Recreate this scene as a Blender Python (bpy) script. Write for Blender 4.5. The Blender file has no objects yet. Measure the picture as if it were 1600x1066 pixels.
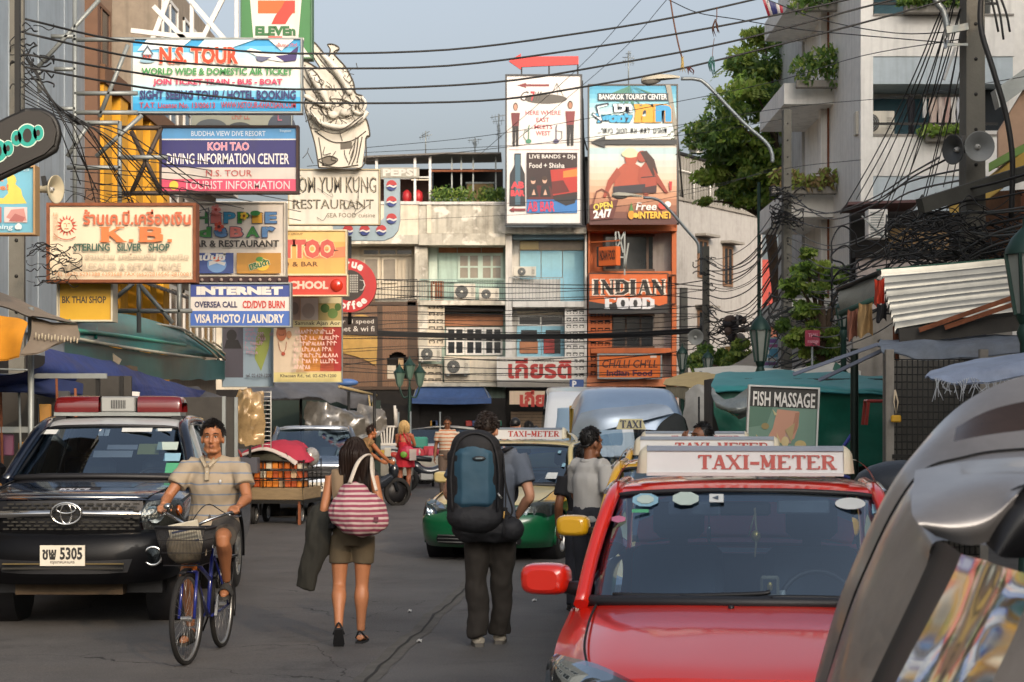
import bpy,bmesh,math,random
from mathutils import Vector,Matrix,noise
V=Vector
R=math.radians
random.seed(7)
SC=bpy.context.scene
COL=SC.collection
# ---------------------------------------------------------------- camera, sky, sun, exposure
FPX,HZ,CH=3000.0,650.0,1.8
cam_d=bpy.data.cameras.new("Camera")
cam=bpy.data.objects.new("Camera",cam_d);COL.objects.link(cam)
cam.location=(0,0,CH);cam.rotation_euler=(R(90),0,0)
cam_d.sensor_width=36;cam_d.lens=36*FPX/1600
cam_d.shift_y=(HZ-533)/1600
cam_d.clip_start=0.1;cam_d.clip_end=3000
cam_d.dof.use_dof=True;cam_d.dof.focus_distance=17;cam_d.dof.aperture_fstop=8
SC.camera=cam
SUN_AZ,SUN_EL=25,23
wd=bpy.data.worlds.new("World");SC.world=wd;wd.use_nodes=True
nt=wd.node_tree
sky=nt.nodes.new("ShaderNodeTexSky");sky.sky_type='NISHITA';sky.sun_disc=False
sky.sun_elevation=R(SUN_EL);sky.sun_rotation=R(180-SUN_AZ)
sky.air_density=1.0;sky.dust_density=8.0;sky.ozone_density=1.5
bg=nt.nodes["Background"];bg.inputs[1].default_value=0.15
hs=nt.nodes.new("ShaderNodeHueSaturation");hs.inputs['Saturation'].default_value=.52;hs.inputs['Value'].default_value=1.3
nt.links.new(sky.outputs[0],hs.inputs['Color']);nt.links.new(hs.outputs[0],bg.inputs[0])
sl=bpy.data.lights.new("Sun",'SUN');sl.energy=0.85;sl.angle=R(0.6);sl.color=(1.0,0.69,0.41)
so=bpy.data.objects.new("Sun",sl);COL.objects.link(so)
_s=V((math.sin(R(SUN_AZ))*math.cos(R(SUN_EL)),-math.cos(R(SUN_AZ))*math.cos(R(SUN_EL)),math.sin(R(SUN_EL))))
so.rotation_euler=_s.to_track_quat('Z','Y').to_euler()
SC.view_settings.view_transform='Standard';SC.view_settings.look='None'
SC.view_settings.exposure=0.36;SC.view_settings.gamma=1
SC.cycles.use_denoising=True;SC.cycles.max_bounces=6;SC.cycles.transparent_max_bounces=16
SC.cycles.caustics_reflective=False;SC.cycles.caustics_refractive=False
SC.cycles.sample_clamp_indirect=6
def at(px,py,Y):
 """World point seen at photograph pixel (px, py) at depth Y."""
 return V(((px-800)/FPX*Y,Y,CH-(py-HZ)/FPX*Y))
 # ---------------------------------------------------------------- materials
def lin(h):
 h=h.lstrip('#')
 o=[]
 for i in(0,2,4):
  c=int(h[i:i+2],16)/255
  o.append(c/12.92 if c<=.04045 else((c+.055)/1.055)**2.4)
 return tuple(o)
MATS={}
def mat(name,col,rough=.6,metal=0.,var=.12,scale=4.,bump=0.,bscale=30.,streak=0.,dirt=0.,coat=0.,spec=.5,stretch=(1,1,1),emit=0.,trans=0.,fleck=None):
 if name in MATS:return MATS[name]
 m=bpy.data.materials.new(name);MATS[name]=m;m.use_nodes=True
 n,l=m.node_tree.nodes,m.node_tree.links
 b=n["Principled BSDF"]
 c=lin(col)if isinstance(col,str)else col
 m.diffuse_color=(*c,1)
 b.inputs['Roughness'].default_value=rough;b.inputs['Metallic'].default_value=metal
 b.inputs['Specular IOR Level'].default_value=spec
 b.inputs['Coat Weight'].default_value=coat;b.inputs['Coat Roughness'].default_value=.06
 tc=n.new("ShaderNodeTexCoord");mp=n.new("ShaderNodeMapping");l.new(tc.outputs['Object'],mp.inputs[0])
 mp.inputs['Scale'].default_value=stretch
 cur=None
 def rgb(cc):
  x=n.new("ShaderNodeRGB");x.outputs[0].default_value=(*cc,1);return x.outputs[0]
 cur=rgb(c)
 if var:
  t=n.new("ShaderNodeTexNoise");t.inputs['Scale'].default_value=scale;t.inputs['Detail'].default_value=5
  t.inputs['Roughness'].default_value=.65
  l.new(mp.outputs[0],t.inputs[0])
  r=n.new("ShaderNodeMapRange");r.inputs[1].default_value=.25;r.inputs[2].default_value=.75
  r.inputs[3].default_value=1-var;r.inputs[4].default_value=1+var
  l.new(t.outputs[0],r.inputs[0])
  h=n.new("ShaderNodeHueSaturation");l.new(r.outputs[0],h.inputs['Value']);l.new(cur,h.inputs['Color'])
  cur=h.outputs[0]
 def mixin(cur,fac,colr,mul=1.):
  x=n.new("ShaderNodeMix");x.data_type='RGBA'
  mm=n.new("ShaderNodeMath");mm.operation='MULTIPLY';mm.inputs[1].default_value=mul
  l.new(fac,mm.inputs[0]);l.new(mm.outputs[0],x.inputs[0]);l.new(cur,x.inputs[6]);x.inputs[7].default_value=(*colr,1)
  return x.outputs[2]
 if streak:
  mp2=n.new("ShaderNodeMapping");l.new(tc.outputs['Object'],mp2.inputs[0]);mp2.inputs['Scale'].default_value=(3.2,3.2,.22)
  t=n.new("ShaderNodeTexNoise");t.inputs['Scale'].default_value=1.6;t.inputs['Detail'].default_value=6;l.new(mp2.outputs[0],t.inputs[0])
  r=n.new("ShaderNodeMapRange");r.inputs[1].default_value=.5;r.inputs[2].default_value=.8;l.new(t.outputs[0],r.inputs[0])
  cur=mixin(cur,r.outputs[0],(.05,.045,.035),streak)
 if dirt:
  t=n.new("ShaderNodeTexNoise");t.inputs['Scale'].default_value=1.1;t.inputs['Detail'].default_value=9;t.inputs['Roughness'].default_value=.7
  l.new(mp.outputs[0],t.inputs[0])
  r=n.new("ShaderNodeMapRange");r.inputs[1].default_value=.5;r.inputs[2].default_value=.72;l.new(t.outputs[0],r.inputs[0])
  cur=mixin(cur,r.outputs[0],(.07,.055,.04),dirt)
 if fleck:
  t=n.new("ShaderNodeTexNoise");t.inputs['Scale'].default_value=fleck[1];t.inputs['Detail'].default_value=6
  l.new(mp.outputs[0],t.inputs[0])
  r=n.new("ShaderNodeMapRange");r.inputs[1].default_value=fleck[2];r.inputs[2].default_value=fleck[2]+.06;l.new(t.outputs[0],r.inputs[0])
  cur=mixin(cur,r.outputs[0],lin(fleck[0]))
 l.new(cur,b.inputs['Base Color'])
 if bump:
  t=n.new("ShaderNodeTexNoise");t.inputs['Scale'].default_value=bscale;t.inputs['Detail'].default_value=6;l.new(mp.outputs[0],t.inputs[0])
  bp=n.new("ShaderNodeBump");bp.inputs['Strength'].default_value=bump;bp.inputs['Distance'].default_value=.02
  l.new(t.outputs[0],bp.inputs['Height']);l.new(bp.outputs[0],b.inputs['Normal'])
 if emit:
  b.inputs['Emission Color'].default_value=(*c,1);b.inputs['Emission Strength'].default_value=emit
 if trans:
  b.inputs['Transmission Weight'].default_value=0;b.inputs['Alpha'].default_value=1-trans
 return m
def stripes(name,a,b_,freq,axis='Z',width=.25,rough=.85,var=.08,third=None,bump=0.,bscale=8.):
 """Cloth with printed stripes across one object axis."""
 if name in MATS:return MATS[name]
 m=mat(name,a,rough,var=0)
 n,l=m.node_tree.nodes,m.node_tree.links
 b=n["Principled BSDF"]
 tc=n.new("ShaderNodeTexCoord");sp=n.new("ShaderNodeSeparateXYZ");l.new(tc.outputs['Object'],sp.inputs[0])
 mu=n.new("ShaderNodeMath");mu.operation='MULTIPLY';mu.inputs[1].default_value=freq;l.new(sp.outputs[axis],mu.inputs[0])
 ns=n.new("ShaderNodeTexNoise");ns.inputs['Scale'].default_value=7;l.new(tc.outputs['Object'],ns.inputs[0])
 ad=n.new("ShaderNodeMath");ad.operation='MULTIPLY_ADD';ad.inputs[1].default_value=.35;l.new(ns.outputs[0],ad.inputs[0]);l.new(mu.outputs[0],ad.inputs[2])
 fr=n.new("ShaderNodeMath");fr.operation='FRACT';l.new(ad.outputs[0],fr.inputs[0])
 lt=n.new("ShaderNodeMath");lt.operation='LESS_THAN';lt.inputs[1].default_value=width;l.new(fr.outputs[0],lt.inputs[0])
 mx=n.new("ShaderNodeMix");mx.data_type='RGBA';l.new(lt.outputs[0],mx.inputs[0])
 mx.inputs[6].default_value=(*lin(a),1);mx.inputs[7].default_value=(*lin(b_),1)
 l.new(mx.outputs[2],b.inputs['Base Color'])
 if bump:
  t=n.new("ShaderNodeTexNoise");t.inputs['Scale'].default_value=bscale;l.new(tc.outputs['Object'],t.inputs[0])
  bp=n.new("ShaderNodeBump");bp.inputs['Strength'].default_value=bump;bp.inputs['Distance'].default_value=.03
  l.new(t.outputs[0],bp.inputs['Height']);l.new(bp.outputs[0],b.inputs['Normal'])
 return m
def glass(name,tint,refl=1.,rough=.02,clear=.5):
 """Vehicle and window glass: partly clear tinted film, partly mirror by Fresnel."""
 if name in MATS:return MATS[name]
 m=bpy.data.materials.new(name);MATS[name]=m;m.use_nodes=True
 n,l=m.node_tree.nodes,m.node_tree.links
 n.remove(n["Principled BSDF"])
 o=n["Material Output"]
 tr=n.new("ShaderNodeBsdfTransparent");tr.inputs[0].default_value=(*[x*clear for x in lin(tint)],1)
 gl=n.new("ShaderNodeBsdfGlossy");gl.inputs['Roughness'].default_value=rough;gl.inputs['Color'].default_value=(.72,.87,1,1)
 fr=n.new("ShaderNodeFresnel");fr.inputs[0].default_value=1.55
 mu=n.new("ShaderNodeMath");mu.operation='MULTIPLY';mu.use_clamp=True;mu.inputs[1].default_value=refl
 l.new(fr.outputs[0],mu.inputs[0])
 mx=n.new("ShaderNodeMixShader");l.new(mu.outputs[0],mx.inputs[0]);l.new(tr.outputs[0],mx.inputs[1]);l.new(gl.outputs[0],mx.inputs[2])
 l.new(mx.outputs[0],o.inputs[0])
 m.diffuse_color=(*lin(tint),1)
 return m
def ink(h,rough=.45):
 return mat("ink_"+h.lstrip('#'),h,rough,var=.07,scale=1.5,streak=.14,dirt=.1)
def paint(h,rough=.25,metal=0.):
 return mat("paint_%s_%d_%d"%(h.lstrip('#'),int(rough*100),int(metal*100)),h,rough,metal,var=.03,scale=2.,coat=.8)
 # ---------------------------------------------------------------- mesh builder
def crv(pts,n):
 """Catmull-Rom resample of a list of vectors, n spans per segment."""
 out=[]
 m=len(pts)
 if m==2:return[pts[0].lerp(pts[1],i/n)for i in range(n+1)]
 for i in range(m-1):
  p0=pts[i-1]if i else pts[0]*2-pts[1]
  p1,p2=pts[i],pts[i+1]
  p3=pts[i+2]if i+2<m else pts[-1]*2-pts[-2]
  for k in range(n):
   t=k/n
   out.append(.5*((2*p1)+(p2-p0)*t+(2*p0-5*p1+4*p2-p3)*t*t+(3*p1-p0-3*p2+p3)*t**3))
 out.append(pts[-1].copy())
 return out
FONT_CACHE={}
def text_mesh(s,off=0.,res=2):
 key=(s,off)
 if key not in FONT_CACHE:
  cu=bpy.data.curves.new("txt",'FONT');cu.body=s;cu.offset=off;cu.resolution_u=res
  o=bpy.data.objects.new("txt",cu);COL.objects.link(o)
  dg=bpy.context.evaluated_depsgraph_get();dg.update()
  me=bpy.data.meshes.new_from_object(o.evaluated_get(dg))
  vs=[v.co.copy()for v in me.vertices];fs=[list(p.vertices)for p in me.polygons]
  bpy.data.objects.remove(o);bpy.data.curves.remove(cu);bpy.data.meshes.remove(me)
  if vs:
   x0=min(v.x for v in vs);x1=max(v.x for v in vs);y0=min(v.y for v in vs);y1=max(v.y for v in vs)
  else:x0=y0=0;x1=y1=1
  FONT_CACHE[key]=(vs,fs,x0,x1,y0,y1)
 return FONT_CACHE[key]
class MB:
 def __init__(s):
  s.v,s.f,s.m,s.sm,s.mats,s.M=[],[],[],[],[],None
  s.st=[]
 def mi(s,m):
  if m not in s.mats:s.mats.append(m)
  return s.mats.index(m)
 def add(s,vs,fs,m,smooth=False):
  b=len(s.v);i=s.mi(m);s.st.append((b,len(s.f)))
  s.v+=[s.M@V(v)for v in vs]if s.M else[V(v)for v in vs]
  for f in fs:
   s.f.append([b+k for k in f]);s.m.append(i);s.sm.append(smooth)
  return s
 def box(s,lo,hi,m,bev=0.):
  x0,y0,z0=lo;x1,y1,z1=hi
  if bev:
   b=min(bev,abs(x1-x0)*.45,abs(y1-y0)*.45,abs(z1-z0)*.45)
   vs=[];
   for sx,X in((1,x0),(-1,x1)):
    for sy,Yy in((1,y0),(-1,y1)):
     for sz,Z in((1,z0),(-1,z1)):
      vs+=[(X,Yy+sy*b,Z+sz*b),(X+sx*b,Yy,Z+sz*b),(X+sx*b,Yy+sy*b,Z)]
   bm=bmesh.new()
   for v in vs:bm.verts.new(v)
   bmesh.ops.convex_hull(bm,input=bm.verts)
   bm.verts.index_update()
   s.add([v.co.copy()for v in bm.verts],[[v.index for v in f.verts]for f in bm.faces],m);bm.free()
   return s
  vs=[(x0,y0,z0),(x1,y0,z0),(x1,y1,z0),(x0,y1,z0),(x0,y0,z1),(x1,y0,z1),(x1,y1,z1),(x0,y1,z1)]
  return s.add(vs,[(0,3,2,1),(4,5,6,7),(0,1,5,4),(1,2,6,5),(2,3,7,6),(3,0,4,7)],m)
 def cbox(s,c,sz,m,bev=0.):
  c=V(c);h=V(sz)/2
  return s.box(c-h,c+h,m,bev)
 def quad(s,a,b,c,d,m):return s.add([a,b,c,d],[(0,1,2,3)],m)
 def slab(s,pts,d,m,smooth=False):
  """Polygon pts (3D, planar) thickened by vector d."""
  n=len(pts);d=V(d);p=[V(q)for q in pts]
  vs=p+[q+d for q in p]
  fs=[list(range(n)),list(range(2*n-1,n-1,-1))]+[[(i+1)%n,i,n+i,n+(i+1)%n]for i in range(n)]
  return s.add(vs,fs,m,smooth)
 def tube(s,pts,r,m,n=6,caps=True,smooth=True,flat=1.,up=None):
  pts=[V(p)for p in pts];k=len(pts)
  rs=r if isinstance(r,(list,tuple))else[r]*k
  vs,fs=[],[]
  prev=None
  for i,p in enumerate(pts):
   t=(pts[min(i+1,k-1)]-pts[max(i-1,0)])
   if t.length<1e-9:t=V((0,0,1))
   t.normalize()
   if prev is None:
    a=V(up)if up else(V((0,0,1))if abs(t.z)<.9 else V((1,0,0)))
    u=(a-t*a.dot(t)).normalized()
   else:
    u=(prev-t*prev.dot(t))
    u=u.normalized()if u.length>1e-6 else t.orthogonal().normalized()
   prev=u;w=t.cross(u)
   for j in range(n):
    a=2*math.pi*j/n
    vs.append(p+(u*math.cos(a)*flat+w*math.sin(a))*rs[i])
  for i in range(k-1):
   for j in range(n):
    fs.append((i*n+j,i*n+(j+1)%n,(i+1)*n+(j+1)%n,(i+1)*n+j))
  s.add(vs,fs,m,smooth)
  if caps:
   b=len(s.v)-len(vs)
   i=s.mi(m)
   s.f.append([b+j for j in range(n)][::-1]);s.m.append(i);s.sm.append(False)
   s.f.append([b+(k-1)*n+j for j in range(n)]);s.m.append(i);s.sm.append(False)
  return s
 def bar(s,a,b,w,m,d=None,up=(0,0,1)):
  """Rectangular bar from a to b."""
  a,b=V(a),V(b);t=(b-a).normalized();up=V(up)
  if abs(t.dot(up))>.95:up=V((0,1,0))
  u=(up-t*up.dot(t)).normalized()*(w/2);x=t.cross(u).normalized()*((d or w)/2)
  vs=[a-u-x,a-u+x,a+u+x,a+u-x,b-u-x,b-u+x,b+u+x,b+u-x]
  return s.add(vs,[(3,2,1,0),(4,5,6,7),(0,1,5,4),(1,2,6,5),(2,3,7,6),(3,0,4,7)],m)
 def lathe(s,prof,m,n=16,M=None,smooth=True,sx=1.,sy=1.):
  M=M or Matrix();vs,fs=[],[]
  for r,z in prof:
   for j in range(n):
    a=2*math.pi*j/n
    vs.append(M@V((r*math.cos(a)*sx,r*math.sin(a)*sy,z)))
  for i in range(len(prof)-1):
   for j in range(n):
    fs.append((i*n+j,i*n+(j+1)%n,(i+1)*n+(j+1)%n,(i+1)*n+j))
  return s.add(vs,fs,m,smooth)
 def ball(s,c,r,m,nu=14,nv=9,M=None):
  c=V(c);r=V(r)if not isinstance(r,(int,float))else V((r,r,r))
  vs,fs=[],[]
  for i in range(nv+1):
   th=math.pi*i/nv
   for j in range(nu):
    a=2*math.pi*j/nu
    q=V((r.x*math.sin(th)*math.cos(a),r.y*math.sin(th)*math.sin(a),r.z*math.cos(th)))
    vs.append(c+(M@q if M else q))
  for i in range(nv):
   for j in range(nu):
    fs.append((i*nu+j,(i+1)*nu+j,(i+1)*nu+(j+1)%nu,i*nu+(j+1)%nu))
  return s.add(vs,fs,m,True)
 def patch(s,rows,nu,nv,m,skip=None,smooth=True,thick=0.):
  """Catmull-Rom surface through a grid of control points."""
  rr=[crv([V(p)for p in r],nv)for r in rows]
  cols=[crv([r[j]for r in rr],nu)for j in range(len(rr[0]))]
  a,b=len(cols[0]),len(cols)
  vs=[cols[j][i]for i in range(a)for j in range(b)]
  fs=[]
  for i in range(a-1):
   for j in range(b-1):
    if skip:
     c=(vs[i*b+j]+vs[i*b+j+1]+vs[(i+1)*b+j]+vs[(i+1)*b+j+1])/4
     if skip(c):continue
    fs.append((i*b+j,i*b+j+1,(i+1)*b+j+1,(i+1)*b+j))
  return s.add(vs,fs,m,smooth)
 def text(s,t,x0,z0,x1,z1,y,m,off=0.,shear=0.,rot=0.):
  """Lettering in the local x-z plane, facing -y, fitted to the box."""
  vs,fs,a0,a1,b0,b1=text_mesh(t,off)
  if not vs:return s
  kx=(x1-x0)/(a1-a0);kz=(z1-z0)/(b1-b0)
  out=[]
  cx,cz=(x0+x1)/2,(z0+z1)/2
  for v in vs:
   x=x0+(v.x-a0)*kx;z=z0+(v.y-b0)*kz
   x+=shear*(z-z0)
   if rot:
    dx,dz=x-cx,z-cz
    x,z=cx+dx*math.cos(rot)-dz*math.sin(rot),cz+dx*math.sin(rot)+dz*math.cos(rot)
   out.append((x,y,z))
  return s.add(out,fs,m)
 def build(s,name,parent=None,loc=None,weld=False):
  me=bpy.data.meshes.new(name)
  me.from_pydata([tuple(v)for v in s.v],[],s.f)
  for m in s.mats:me.materials.append(m)
  me.polygons.foreach_set("material_index",s.m)
  me.polygons.foreach_set("use_smooth",s.sm)
  me.update()
  if weld:
   bm=bmesh.new();bm.from_mesh(me);bmesh.ops.remove_doubles(bm,verts=bm.verts,dist=1e-4)
   bmesh.ops.recalc_face_normals(bm,faces=bm.faces);bm.to_mesh(me);bm.free()
  o=bpy.data.objects.new(name,me);COL.objects.link(o)
  if parent:o.parent=parent
  if loc:o.location=loc
  return o
 def parts(s,name,parent):
  """Every primitive added becomes a part of its own."""
  e=s.st+[(len(s.v),len(s.f))]
  for(v0,f0),(v1,f1)in zip(e,e[1:]):
   q=MB();q.mats=[s.mats[s.m[f0]]];q.v=s.v[v0:v1];q.f=[[k-v0 for k in f]for f in s.f[f0:f1]];q.m=[0]*(f1-f0);q.sm=s.sm[f0:f1];o=q.build(name,parent)
  return o
 def whole(s,name,label,cat,group=None):
  """A thing that is one mesh: its origin goes to the middle of its foot."""
  lo=V([min(v[i]for v in s.v)for i in range(3)]);hi=V([max(v[i]for v in s.v)for i in range(3)])
  b=V(((lo.x+hi.x)/2,(lo.y+hi.y)/2,lo.z))
  s.v=[v-b for v in s.v]
  o=s.build(name,loc=b)
  return tag(o,label,cat,group)
def tag(o,label,cat,group=None):
 o["label"]=label;o["category"]=cat
 if group:o["group"]=group
 return o
def thing(name,label,cat,loc=(0,0,0),rz=0.,group=None,rot=None):
 o=bpy.data.objects.new(name,None);COL.objects.link(o)
 o.empty_display_size=.2
 o.location=loc;o.rotation_euler=rot or(0,0,rz)
 return tag(o,label,cat,group)
def structure(mb,name):
 o=mb.build(name);o["kind"]="structure";return o
def remesh(mb,vox,name,m,parent=None,smooth=2,wrinkle=None,loc=None):
 """Join overlapping closed pieces into one continuous skin."""
 o=mb.build(name)
 md=o.modifiers.new("r",'REMESH');md.mode='VOXEL';md.voxel_size=vox;md.use_smooth_shade=True
 if smooth:
  ms=o.modifiers.new("s",'SMOOTH');ms.factor=.5;ms.iterations=smooth
 dg=bpy.context.evaluated_depsgraph_get();dg.update()
 me=bpy.data.meshes.new_from_object(o.evaluated_get(dg))
 bpy.data.objects.remove(o)
 if wrinkle:
  amp,sc=wrinkle
  ns=[v.normal.copy()for v in me.vertices]
  for v,n_ in zip(me.vertices,ns):
   q=V((v.co.x*sc[0],v.co.y*sc[1],v.co.z*sc[2]))
   v.co+=n_*amp*(noise.noise(q)+.5*noise.noise(q*2.3+V((3,1,2))))
 me.materials.clear();me.materials.append(m)
 for p in me.polygons:p.use_smooth=True
 me.name=name
 o=bpy.data.objects.new(name,me);COL.objects.link(o)
 if parent:o.parent=parent
 if loc:o.location=loc
 return o
def dup(root,loc=None,rz=None,label=None):
 """A copy of a thing with copies of its parts and sub-parts."""
 r=root.copy();COL.objects.link(r)
 if loc is not None:r.location=loc
 if rz is not None:r.rotation_euler=(0,0,rz)
 if label:r["label"]=label
 def rec(a,b):
  for ch in list(a.children):
   c=ch.copy();COL.objects.link(c);c.parent=b;c.matrix_parent_inverse=ch.matrix_parent_inverse
   rec(ch,c)
 rec(root,r)
 return r
 # ---------------------------------------------------------------- slab-serif capitals
SLAB={'T':[([(.5,0),(.5,1.4)],1,'b'),([(0,1.34),(1,1.34)],0,''),([(.05,1.34),(.05,1.08)],0,''),([(.95,1.34),(.95,1.08)],0,'')],'A':[([(.12,0),(.48,1.4)],0,'b'),([(.86,0),(.5,1.4)],1,'b'),([(.25,.45),(.75,.45)],0,'')],'X':[([(.12,1.4),(.88,0)],1,'tb'),([(.88,1.4),(.12,0)],0,'tb')],'I':[([(.5,0),(.5,1.4)],1,'tb')],'-':[([(.15,.6),(.85,.6)],1,'')],'M':[([(.1,0),(.1,1.4)],0,'tb'),([(.1,1.4),(.5,.25)],1,''),([(.9,1.4),(.5,.25)],0,''),([(.88,0),(.88,1.4)],1,'tb')],'E':[([(.2,0),(.2,1.4)],1,'tb'),([(.1,1.34),(.92,1.34)],0,''),([(.1,.06),(.95,.06)],0,''),([(.2,.72),(.65,.72)],0,''),([(.9,1.34),(.9,1.1)],0,''),([(.93,.06),(.93,.32)],0,'')],'R':[([(.2,0),(.2,1.4)],1,'tb'),([(.2,1.34),(.6,1.34),(.84,1.2),(.84,.9),(.6,.72),(.2,.72)],0,''),([(.5,.72),(.92,0)],1,'b')],'N':[([(.15,0),(.15,1.4)],0,'tb'),([(.12,1.4),(.88,0)],1,''),([(.88,0),(.88,1.4)],0,'t')],'D':[([(.2,0),(.2,1.4)],1,'tb'),([(.2,1.34),(.6,1.34),(.9,1.05),(.9,.35),(.6,.06),(.2,.06)],1,'')],'F':[([(.2,0),(.2,1.4)],1,'tb'),([(.1,1.34),(.92,1.34)],0,''),([(.2,.72),(.65,.72)],0,''),([(.9,1.34),(.9,1.1)],0,'')],'O':[([(.5,1.34),(.2,1.2),(.1,.7),(.2,.2),(.5,.06),(.8,.2),(.9,.7),(.8,1.2),(.5,1.34)],1,'')],'K':[([(.2,0),(.2,1.4)],1,'tb'),([(.85,1.4),(.25,.65)],0,'t'),([(.45,.85),(.9,0)],1,'b')],'B':[([(.2,0),(.2,1.4)],1,'tb'),([(.2,1.34),(.6,1.34),(.8,1.2),(.8,.9),(.6,.74),(.2,.74)],1,''),([(.6,.74),(.88,.58),(.88,.22),(.6,.06),(.2,.06)],1,'')],'V':[([(.12,1.4),(.5,0)],1,'t'),([(.88,1.4),(.5,0)],0,'t')],'G':[([(.88,1.1),(.7,1.3),(.45,1.34),(.2,1.15),(.1,.7),(.2,.22),(.5,.06),(.85,.2),(.85,.6)],1,''),([(.6,.6),(1,.6)],0,'')],'C':[([(.88,1.1),(.7,1.3),(.45,1.34),(.2,1.15),(.1,.7),(.2,.22),(.5,.06),(.88,.25)],1,'')],'.':[([(.4,.1),(.6,.1)],1,'')],' ':[],'Y':[([(.5,0),(.5,.65)],1,'b'),([(.12,1.4),(.5,.65)],1,'t'),([(.88,1.4),(.5,.65)],0,'t')],'U':[([(.15,1.4),(.15,.4),(.3,.1),(.55,.05),(.8,.2),(.85,.5),(.85,1.4)],1,'')],'S':[([(.85,1.05),(.7,1.32),(.35,1.34),(.15,1.1),(.25,.82),(.7,.6),(.88,.35),(.7,.07),(.3,.06),(.12,.35)],1,'')],}
def slab_text(mb,t,x0,z0,x1,z1,y,m,w=.26,thin=.13,shear=0.):
 wd_=[{'I':.62,'-':.6,'.':.5,' ':.5,'M':1.2}.get(c,1.)for c in t];cw=(x1-x0)/sum(wd_);kx=cw*.9;kz=(z1-z0)/1.4
 def stroke(pts,wd,yy):
  for i in range(len(pts)-1):
   a,b=V(pts[i]+(0,)),V(pts[i+1]+(0,))
   d=(b-a).normalized();nn=V((-d.y,d.x,0))*wd/2
   e=d*(wd*.3 if len(pts)>2 else 0)
   q=[a-nn-e,b-nn+e,b+nn+e,a+nn-e]
   yy-=.00013
   mb.add([(ox+p.x*kx+shear*p.y*kz,yy,z0+min(1.4,max(0,p.y))*kz)for p in q],[(0,1,2,3)],m)
 for i,ch in enumerate(t):
  ox=x0+sum(wd_[:i])*cw+cw*(wd_[i]-1)/2+cw*.05
  for k,(pts,th,sf)in enumerate(SLAB.get(ch,[])):
   stroke(pts,w if th else thin,y-.0012*k)
   for e in sf:
    p=[q for q in(pts[0],pts[-1])if(q[1]<.1)==(e=='b')]
    for q in p:
     zz=.055 if e=='b' else 1.345
     hw=.24 if th else .19
     stroke([(q[0]-hw,zz),(q[0]+hw,zz)],.11,y-.0012*k-.0011)
     # ================================================================ the setting
M_ASPH=mat("asphalt","#555351",.74,var=.3,scale=.7,bump=.5,bscale=55,dirt=.25,fleck=("#565350",1.3,.6))
def add_asphalt_detail():
 n,l=M_ASPH.node_tree.nodes,M_ASPH.node_tree.links
 b=n["Principled BSDF"];src=b.inputs['Base Color'].links[0].from_socket
 tc=n.new("ShaderNodeTexCoord")
 t=n.new("ShaderNodeTexNoise");t.inputs['Scale'].default_value=90;t.inputs['Detail'].default_value=3;l.new(tc.outputs['Object'],t.inputs[0])
 r=n.new("ShaderNodeMapRange");r.inputs[1].default_value=.3;r.inputs[2].default_value=.7;r.inputs[3].default_value=.7;r.inputs[4].default_value=1.35;l.new(t.outputs[0],r.inputs[0])
 h=n.new("ShaderNodeHueSaturation");l.new(r.outputs[0],h.inputs['Value']);l.new(src,h.inputs['Color'])
 # cracks
 v=n.new("ShaderNodeTexVoronoi");v.feature='DISTANCE_TO_EDGE';v.inputs['Scale'].default_value=.33
 w=n.new("ShaderNodeTexNoise");w.inputs['Scale'].default_value=2.2;w.inputs['Detail'].default_value=6;l.new(tc.outputs['Object'],w.inputs[0])
 ad=n.new("ShaderNodeMix");ad.data_type='VECTOR';ad.inputs[0].default_value=.22;l.new(tc.outputs['Object'],ad.inputs[4]);l.new(w.outputs[1],ad.inputs[5])
 l.new(ad.outputs[1],v.inputs[0])
 c=n.new("ShaderNodeMath");c.operation='LESS_THAN';c.inputs[1].default_value=.0009;l.new(v.outputs[0],c.inputs[0])
 mx=n.new("ShaderNodeMix");mx.data_type='RGBA';l.new(c.outputs[0],mx.inputs[0]);l.new(h.outputs[0],mx.inputs[6]);mx.inputs[7].default_value=(.016,.015,.014,1)
 # oil spots and worn patches
 t2=n.new("ShaderNodeTexNoise");t2.inputs['Scale'].default_value=.9;t2.inputs['Detail'].default_value=8;t2.inputs['Roughness'].default_value=.72;l.new(tc.outputs['Object'],t2.inputs[0])
 r2=n.new("ShaderNodeMapRange");r2.inputs[1].default_value=.56;r2.inputs[2].default_value=.7;r2.inputs[4].default_value=.55;l.new(t2.outputs[0],r2.inputs[0])
 m2=n.new("ShaderNodeMix");m2.data_type='RGBA';l.new(r2.outputs[0],m2.inputs[0]);l.new(mx.outputs[2],m2.inputs[6]);m2.inputs[7].default_value=(.022,.02,.019,1)
 l.new(m2.outputs[2],b.inputs['Base Color'])
add_asphalt_detail()
M_CONC=mat("concrete","#8d8880",.85,var=.18,scale=2.5,bump=.35,bscale=25,streak=.5,dirt=.3)
M_PAVE=mat("paving","#6d6862",.85,var=.25,scale=2,bump=.3,dirt=.4)
M_EARTH=mat("bare_ground","#5a534a",.9,var=.3,scale=.5,dirt=.4)
mb=MB();mb.box((-700,-300,-.6),(700,1500,-.02),M_EARTH);structure(mb,"ground")
mb=MB();n=24
mb.patch([[(-5.8,-40+110*i/n,0),(0,-40+110*i/n,.035),(3.6,-40+110*i/n,0)]for i in range(n+1)],3,8,M_ASPH)
structure(mb,"road")
mb=MB();mb.box((-60,62,-.3),(60,74.2,.004),M_ASPH);structure(mb,"cross_street")
mb=MB();mb.box((-9.6,-40,-.3),(-5.95,61.5,.13),M_PAVE);mb.box((-5.95,-40,-.3),(-5.8,61.5,.14),M_CONC);structure(mb,"pavement")
mb=MB();mb.box((3.75,-40,-.3),(30,61.5,.13),M_PAVE);mb.box((3.6,-40,-.3),(3.75,61.5,.14),M_CONC);structure(mb,"pavement")
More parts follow.
